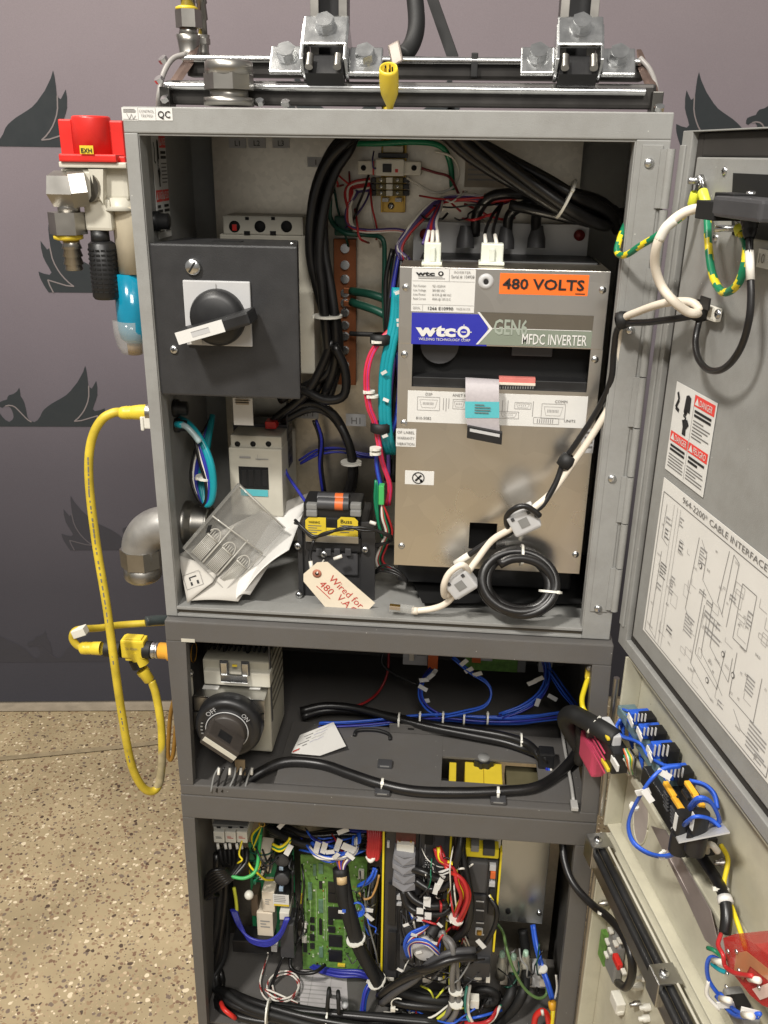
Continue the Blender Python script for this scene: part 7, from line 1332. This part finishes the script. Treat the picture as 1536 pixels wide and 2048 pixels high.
for x, y, g in ((738, 1834, -.8), (735, 1820, -.1)): mb = MB(); flag(mb, P(x, y, .044), V((math.cos(g), 0, math.sin(g))), V((-math.sin(g), 0, math.cos(g))), .018, .007); mb.build('coil_tag', bl_)
blue_bundle('blue_ribbon_wires', 'short blue wires curving beside the left yellow edge of the wide servo drive', [(750, 1738, .06), (745, 1752, .055), (735, 1764, .055), (718, 1772, .06)], 5, [BLUE], .0020, 4, 90)
cable('tan_wire', 'thin tan wire curling beside the blue coil', 'wire', pts([(718, 1785, .06), (728, 1798, .055), (742, 1794, .055), (752, 1775, .06), (758, 1750, .06)]), .0018, mat('tan_wire', (176, 134, 80), .4))
bundle('dark_side_cables', 'dark cables packed between the green main board and the servo drive', 'cables', pts([(748, 1740, .10), (750, 1800, .09), (746, 1860, .09), (750, 1920, .08)]), 5, .0045, .009, [CABLE, DPL, CABLE], seed=91)
# cables across the wide drive
for i, q in enumerate(([(820, 1735, .03), (850, 1745, .02), (880, 1758, .018), (905, 1740, .02), (918, 1700, .03), (924, 1655, .05)], [(806, 1780, .03), (815, 1810, .02), (840, 1825, .015), (880, 1828, .02), (900, 1815, .03)], [(812, 1778, .03), (830, 1800, .018), (860, 1812, .014), (895, 1810, .02)], [(830, 1760, .03), (860, 1778, .02), (890, 1772, .02), (910, 1745, .03)])):
    cable('drive_cable', ('black cable rising from grey plugs to the lintel between drives', 'lowest black cable sweeping right from the grey plugs', 'middle black cable sweeping right from the grey plugs', 'upper black cable sweeping right from the grey plugs under the rising one')[i], 'cable', pts(q), .0064, CABLE, group='black cables from the grey plugs')
for i, (x, y, w_, h_, g) in enumerate(((880, 1765, 40, 10, 1.25), (872, 1778, 28, 10, 1.4), (840, 1822, 14, 14, 0), (854, 1806, 15, 28, 0), (856, 1832, 14, 16, 0), (840, 1836, 14, 16, 0), (962, 1888, 26, 10, -.9), (889, 1744, 24, 10, .5))):
    mb = MB(); p = P(x, y, .010 if y > 1795 else .008); e1 = V((math.cos(g), 0, math.sin(g))); flag(mb, p, e1, V((-math.sin(g), .15, math.cos(g))), w_ * .00075, h_ * .00075); o = mb.build('cable_label'); tag(o, ('long white label upright on the rising cable between the drives', 'shorter white label leaning beside the long upright one', 'upper left white label in a square of four on the wide drive', 'upper right white label in a square of four on wide drive', 'lower right white label in a square of four on wide drive', 'lower left white label in a square of four on the wide drive', 'white label hanging low on narrow drive', 'white label folded near the red wires at top of wide drive')[i], 'label', 'white cable labels on the servo drives')
t = bundle('red_drive_cables', 'thick red and yellow cables bending between the two servo drives', 'cables', pts([(876, 1694, .035), (884, 1718, .025), (902, 1735, .018), (920, 1762, .012), (930, 1790, .01), (922, 1820, .014), (908, 1850, .025)]), 5, .0032, .0065, [REDW, mat('bright_red', (206, 48, 40), .35), REDW, REDW, YELB], seed=92)
tie(t, P(912, 1838, .018), V((-.4, 0, -1)), .012, head=(-1, -1, 0))
bundle('dark_vertical_cables', 'black cables dropping between the two servo drives', 'cables', pts([(922, 1655, .05), (918, 1700, .04), (926, 1740, .03), (936, 1800, .02), (932, 1850, .02), (906, 1880, .02), (920, 1900, .02)]), 2, .0060, .006, [CABLE], seed=93)
cable('side_signal_cable', 'dark cable bowing off right side of the narrow servo drive', 'cable', pts([(980, 1795, .04), (994, 1820, .03), (990, 1850, .025), (975, 1880, .02), (955, 1900, .015), (925, 1915, .01)]), .0040, CABLE)
harness('thin_signal_wires', 'thin pale wires at the right edge of the narrow servo drive', [(pts([(978 + i * 2, 1790, .04), (988 + i * 2, 1806, .035), (993 + i, 1825, .03)]), .0014, (WHW, YELB, CABLE)[i]) for i in range(3)])
# grey round toroid with blue wires
tr2 = thing('toroid_core', 'pale grey round core wrapped with blue red and white wires on wide drive', 'ferrite', P(850, 1920, .01))
mb = MB(); a = P(846, 1898, .0); mb.lathe(a, (-.25, -1, .45), [(-.02, 0), (-.02, .018), (-.002, .019), (0, .0175), (0, 0)], mat('core_grey', (170, 168, 166), .45), 28); mb.build('core', tr2)
random.seed(94)
for i in range(7): MB().tube(pts([(818 + i, 1915, .0), (812 + i * 2, 1895 - i, -.012), (826 + i * 2, 1880 + i, -.022), (850 + i, 1880 + i * 2, -.026), (872, 1895 + i * 2, -.018), (880, 1908 + i, -.005)]), .0017, (BLUE, BLUE, WHW, REDW, NAVY, BLUE, WHW)[i], n=6).build('wire', tr2)
for i in range(5): MB().tube(pts([(815 + i, 1915, .005), (808 + i * 2, 1890, .0), (818 + i * 2, 1868 + i * 2, .0), (845, 1855 + i * 2, .005), (858, 1850, .015)]), .0018, (BLUE, BLUE, NAVY, WHW, REDW)[i], n=6).build('wire', tr2)
mb = MB(); a = P(860, 1870, .008); mb.cyl(a, P(872, 1850, .02), .010, RUB, 16); tag(mb.build('black_grommet'), 'black cylinder above the pale grey core', 'grommet')
t = bundle('grey_cable_drop', 'grey cables dropping between drives down to the bottom tray', 'cables', pts([(880, 1865, .01), (898, 1885, .0), (906, 1910, -.005), (908, 1950, -.005), (912, 1985, .0), (908, 2020, .005), (890, 2046, .01), (870, 2060, .02)]), 3, .0046, .008, [mat('mid_grey_cable', (110, 108, 106), .38)], seed=95, jit=.1)
for px, py in ((908, 1908), (911, 1980), (912, 2006)): tie(t, P(px, py, -.004), Z, .0115, head=(1, -1, 0), w=.0012)
cable('yellow_drop_wire', 'yellow wire following left of grey cable drop', 'wire', pts([(902, 1930, .005), (900, 1965, .0), (904, 1995, .0), (895, 2020, .005), (870, 2042, .01)]), .0024, YELG)
t = bundle('crossing_cable', 'glossy dark cables slanting across the feet of both servo drives', 'cables', pts([(950, 1905, .0), (905, 1912, -.012), (862, 1930, -.014), (825, 1955, -.008), (790, 1978, .0), (762, 2000, .01)]), 3, .0058, .008, [CABLE, DPL, CABLE], seed=96)
t = bundle('tray_black_cables', 'heap of black cables lying on the bottom tray under the wide servo drive', 'cables', pts([(760, 1990, .04), (800, 2000, .03), (850, 2002, .03), (900, 1998, .04), (930, 1990, .05)]), 5, .0080, .014, [RUB, CABLE], seed=97)
mb = MB(); c0 = P(796, 2008, .0); mb.tube([c0 + X * .011 * math.cos(g) + Z * .013 * math.sin(g) for g in [q * .524 for q in range(2, 10)]], .0012, TIE, n=6); mb.obox(P(786, 2018, .0), X * .004, Y3 * .003, Z * .004, WPL, .001); tag(mb.build('loose_tie'), 'loose white cable tie standing up among the tray cables', 'cable tie')
# bottom tray
l = Lab(PZ(600, 1940, -.7855), X, (PZ(600, 1940, -.7855) - PZ(600, 1992, -.7855)), .085, .085, mat('tray_label', (176, 172, 172), .6)); l.U = V((0, 1, 0)); l.N = V((0, 0, 1))
l.lines(.05, .05, .95, .95, 9, INK3, .25); l.pl([(.3, .02), (.3, .98)], .008, INK3); l.pl([(.7, .02), (.7, .98)], .008, INK3); o = l.build('tray_label', lc)
rc = thing('red_white_coil', 'red and white twisted wire lying in loose coils on the bottom tray', 'wire coil', PZ(570, 1990, -.785))
z_ = -.779; base = [PZ(x, y, z_) for x, y in ((536, 1912), (526, 1940), (520, 1965), (526, 1990), (545, 2008))]
MB().tube([P(536, 1905, .09)] + base, .0017, WHW, mt2=mat('dull_red_wire', (150, 56, 54), .4), n=8, pitch=9).build('wire', rc)
c0 = PZ(566, 1978, z_); MB().tube([PZ(577, 2020, z_), PZ(552, 1995, z_)] + [c0 + V((.026 * math.cos(2.6 - q * .5) * (1 + q * .006), .030 * math.sin(2.6 - q * .5), .002 * q * .3)) for q in range(24)] + [PZ(596, 2006, z_)], .0017, WHW, mt2=mat('dull_red_wire', (150, 56, 54), .4), n=8, pitch=9).build('wire', rc)
cable('black_tray_wire', 'thin black cable curving over the tray label under the main board', 'cable', pts([(580, 1915, .10), (582, 1935, .09), (600, 1946, .08), (630, 1944, .08), (650, 1930, .1)]), .0034, CABLE)
cable('black_tray_wire', 'thin black cable hanging from power supply board behind the red white coil', 'cable', pts([(568, 1912, .10), (555, 1940, .09), (542, 1975, .08), (540, 1998, .09)]), .0030, CABLE)
bundle('navy_tray_cable', 'navy cable run under the lower edge of green main board', 'cables', pts([(610, 1925, .14), (640, 1940, .11), (680, 1946, .10), (720, 1946, .10), (745, 1955, .10)]), 4, .0030, .006, [NAVY], seed=98)
for i, (x, y) in enumerate(((660, 1992), (678, 1998))):
    mb = MB(); mb.tube([PZ(x, y, -.785), P(x - 2, y - 14, .015), P(x - 6 + i * 6, y + 30, .0)], .0034, RUB); tag(mb.build('tie_tail'), ('left' if i == 0 else 'right') + ' black strap tail rising beside the tray label', 'strap', 'black strap tails')
mb = MB(); a = PZ(690, 2030, -.786); mb.lathe(a, Z, [(0, .004), (.02, .004), (.02, .006), (.027, .006), (.028, 0)], LPL, 14); tag(mb.build('tray_stud'), 'pale stud with round head standing on the bottom tray', 'stud')
blue_bundle('tray_blue_bundle', 'blue wires with white ties dropping between the tray label and servo drive', [(742, 1968, .05), (732, 1985, .04), (727, 2010, .03), (726, 2040, .02), (727, 2060, .02)], 7, [BLUE, BLUE, NAVY, YELG], .0030, 6, 99, ((742, 1966, .04, -.3),))
cable('bright_red_tail', 'short red wire stub at lower left corner of the tray', 'wire', pts([(442, 2005, .02), (448, 2018, .0), (462, 2030, -.005), (470, 2036, .0)]), .004, mat('bright_red', (216, 48, 40), .35))
# right hand bottom corner
fz = thing('clear_fuse_holders', 'row of clear fuse holders on pale base low right in the lower cabinet', 'fuse holder', P(1035, 1975, .1))
for i, (x, y) in enumerate(((1005, 1910), (1028, 1915), (1052, 1908))):
    mb = MB(); vlathe(mb, x, y, y + 44, .10, [(0, 5), (.1, 8), (.4, 8), (.42, 10), (1, 10)], mat('fuse_glass', (176, 172, 156), .15, .3), 16); mb.build('fuse', fz); mb = MB(); vlathe(mb, x, y - 6, y + 8, .10, [(0, 5), (1, 7)], mat('pale_green_cap', (170, 200, 176), .3), 14); mb.build('fuse_cap', fz)
mb = MB(); mb.pbox(1000, 1952, 1095, 1974, .10, .04, CREAM, .002); mb.pbox(1064, 1946, 1094, 1976, .09, .03, LPL, .002); mb.pbox(1080, 1958, 1094, 1974, .085, .01, CREAM, .001); mb.build('base', fz)
for i, q in enumerate(([(1026, 1950, .09), (1022, 1985, .06), (1008, 2010, .05), (985, 2035, .05), (960, 2060, .05)], [(1052, 1945, .09), (1048, 1980, .06), (1030, 2015, .05), (1000, 2045, .05), (985, 2065, .05)], [(1045, 1860, .14), (1050, 1890, .13), (1052, 1915, .12)])):
    cable('fuse_cable', ('thick black cable leaving the middle fuse holder', 'thick black cable leaving the right fuse holder', 'black cable entering right fuse holder from above')[i], 'cable', pts(q), .0085, RUB, group='cables at the fuse holders')
cable('olive_green_wire', 'olive green wire drooping past the clear fuse holders', 'wire', pts([(992, 1845, .11), (1006, 1865, .09), (1014, 1900, .06), (1028, 1940, .05), (1050, 1978, .05), (1075, 1996, .05), (1092, 1990, .06), (1094, 1968, .07)]), .0026, mat('olive_green', (92, 120, 70), .4))
t = blue_bundle('blue_corner_wires', 'blue wires running down right inner wall of the lower cabinet', [(1066, 1850, .12), (1072, 1890, .1), (1084, 1935, .07), (1096, 1970, .05), (1105, 1998, .04)], 3, [BLUE, NAVY], .0034, 3, 100)
tie(t, P(1086, 1938, .066), V((.3, 0, -1)), .008, head=(-1, -1, 0), w=.0014)
yt = thing('yellow_lug_wire', 'yellow lug and wire at lower right corner of the lower cabinet', 'wire', P(1106, 2046, .02)); mb = MB(); mb.lathe(P(1104, 2002, .036), P(1107, 2024, .03) - P(1104, 2002, .036), [(0, .004), (.002, .007), (.012, .007), (.016, .0045)], mat('amber_tab', (232, 172, 50), .4), 16); mb.build('lug', yt); MB().tube(pts([(1107, 2020, .03), (1106, 2040, .02), (1106, 2065, .01)]), .0046, YELB).build('wire', yt)
cable('white_thin_wire', 'thin white wire beside the blue corner wires', 'wire', pts([(1112, 1950, .05), (1114, 1975, .045), (1110, 1998, .04)]), .0018, WHW)
rd = thing('red_clip', 'red plastic clip with white pin at the bottom right of tray', 'clip', P(1082, 2046, .02)); mb = MB(); mb.tube(pts([(1068, 2050, .02), (1072, 2032, .02), (1084, 2022, .018), (1094, 2030, .02), (1098, 2050, .02)]), .005, RED); mb.build('clip_body', rd); mb = MB(); mb.tube(pts([(1084, 2020, .014), (1086, 2030, .012)]), .0026, WHW); mb.build('clip_pin', rd)
harness('tray_signal_wires', 'red white and green signal wires curving up under the narrow servo drive', [(pts([(940, 1970, .04), (936, 2000, .02), (938, 2030, .01), (955, 2052, .01), (985, 2040, .01), (1000, 2012, .03)]), .0026, WHW), (pts([(934, 1972, .04), (930, 2010, .02), (940, 2044, .01), (965, 2060, .01)]), .0026, mat('sea_green_wire', (80, 160, 140), .4)), (pts([(930, 2046, .01), (955, 2048, .005), (980, 2040, .005), (996, 2015, .03)]), .0034, REDW), (pts([(1002, 2010, .035), (990, 2030, .02), (975, 2048, .01)]), .002, GREEN)])
mb = MB(); mb.pbox(940, 2002, 958, 2018, .02, .015, WPL, .001); tag(mb.build('white_plug'), 'small white plug lying on tray below narrow servo drive', 'plug')
bundle('curled_black_cable', 'curled black sleeve lying behind the white plug on the tray', 'cables', pts([(945, 1990, .05), (965, 1980, .05), (988, 1984, .05), (990, 2000, .05), (965, 2008, .05)]), 2, .0062, .004, [RUB], seed=101)
mb = MB(); mb.pbox(1020, 1600, 1021, 1601, .3, .001, DGREY, 0)
for px, py in ((1016, 1822), (1078, 1825)):
    p = P(px, py, .15); mb = MB(); mb.lathe(p, (0, -1, 0), [(0, .0045), (.003, .0045), (.004, 0)], HOLE if px < 1050 else STEEL, 14); mb.build('plate_screw', lc)
mb = MB(); mb.pbox(915, 1655, 945, 1960, .16, .02, BLACK, .001); mb.build('dark_backing', lc)

# fine loose wiring between the boards
def loose(nm, lab, n_, seeds, box, Y0, Y1, mts, r=(.0012, .0019), ln=4, sag=30):
    random.seed(seeds); t = thing(nm, lab, 'wires', P((box[0] + box[2]) / 2, box[3], (Y0 + Y1) / 2))
    for i in range(n_):
        x, y = random.uniform(box[0], box[2]), random.uniform(box[1], box[3]); x2, y2 = random.uniform(box[0], box[2]), random.uniform(box[1], box[3]); Y = random.uniform(Y0, Y1); q = []
        for k in range(ln + 1):
            u = k / ln; q.append(P(x + (x2 - x) * u + random.uniform(-5, 5), y + (y2 - y) * u + sag * 4 * u * (1 - u) * random.uniform(.5, 1.1), Y + random.uniform(-.008, .008) + (.02 if k in (0, ln) else 0)))
        MB().tube(q, random.uniform(*r), random.choice(mts), n=6, res=4).build('wire', t)
    return t
loose('loose_wires', 'thin mixed wires tangled under lintel above the green main board', 22, 201, (600, 1655, 760, 1700), .06, .10, [BLUE, NAVY, CABLE, WHW, BLUE, REDW, CABLE], sag=18)
loose('loose_wires', 'thin dark wires crowding between white breaker and the capacitors', 14, 202, (470, 1680, 560, 1760), .07, .11, [CABLE, CABLE, GREEN, YELB, CABLE, DGREEN], sag=26)
loose('loose_wires', 'thin black and blue wires drooping across face of wide servo drive', 18, 203, (800, 1790, 905, 1930), -.002, .035, [CABLE, CABLE, BLUE, WHW, DPL, REDW, CABLE], sag=24)
loose('loose_wires', 'thin wires lying over the tray cables below the servo drives', 18, 204, (740, 1965, 1000, 2040), .0, .04, [CABLE, GPL, WHW, REDW, BLUE, CABLE, YELG, CABLE], (.0014, .0024), sag=22)
loose('loose_wires', 'thin dark wires filling gap between capacitors and green main board', 10, 205, (575, 1700, 615, 1900), .09, .12, [CABLE, CABLE, DPL], sag=16)
loose('loose_wires', 'thin black and white wires hanging between the two servo drives', 12, 206, (895, 1700, 945, 1930), .02, .05, [CABLE, CABLE, WHW, REDW, CABLE], sag=20)
loose('loose_wires', 'thin dark wires behind the copper bar and brass rail', 12, 207, (630, 300, 760, 520), .185, .21, [CABLE, DGREEN, REDW, WHW, PURP], sag=22)
loose('loose_wires', 'thin purple and black wires above the inverter terminal plate', 12, 208, (830, 380, 1060, 440), .15, .19, [PURP, CABLE, REDW, CABLE, WHW], sag=14)
random.seed(210)
for i, (x, y) in enumerate(((828, 1870), (838, 1905), (812, 1850), (868, 1886), (880, 1850), (842, 1948), (800, 1940))):
    g = random.uniform(-1.2, 1.2); mb = MB(); flag(mb, P(x, y, -.004), V((math.cos(g), 0, math.sin(g))), V((-math.sin(g), .1, math.cos(g))), .010, .0045); o = mb.build('wire_marker'); tag(o, ('tiny white marker left of pale grey core', 'tiny white marker on the pale grey core face', 'tiny white marker by the square port of wide drive', 'tiny white marker right of black grommet', 'tiny white marker near the red cables foot', 'tiny white marker below the pale grey core', 'tiny white marker above left end of slanting cables')[i], 'wire marker', 'tiny wire markers on the wide servo drive')

loose('loose_wires', 'very thin wires sprayed over upper half of the wide servo drive', 18, 211, (838, 1690, 915, 1800), .0, .035, [CABLE, CABLE, WHW, DPL, GPL, CABLE, GREEN], (.0008, .0014), sag=20)
loose('loose_wires', 'very thin wires over lower half of the green main board', 14, 212, (690, 1740, 765, 1940), .04, .08, [CABLE, CABLE, DPL, BLUE, GPL], (.0009, .0016), sag=22)
loose('loose_wires', 'very thin wires gathered around feet of the servo drives', 20, 213, (790, 1900, 990, 1985), -.012, .03, [CABLE, GPL, CABLE, WHW, DPL, DPL], (.0009, .0016), sag=16)
loose('loose_wires', 'very thin wires around the clear fuse holders', 10, 214, (985, 1880, 1090, 2000), .05, .09, [CABLE, DGREEN, CABLE, GPL], (.0010, .0016), sag=18)
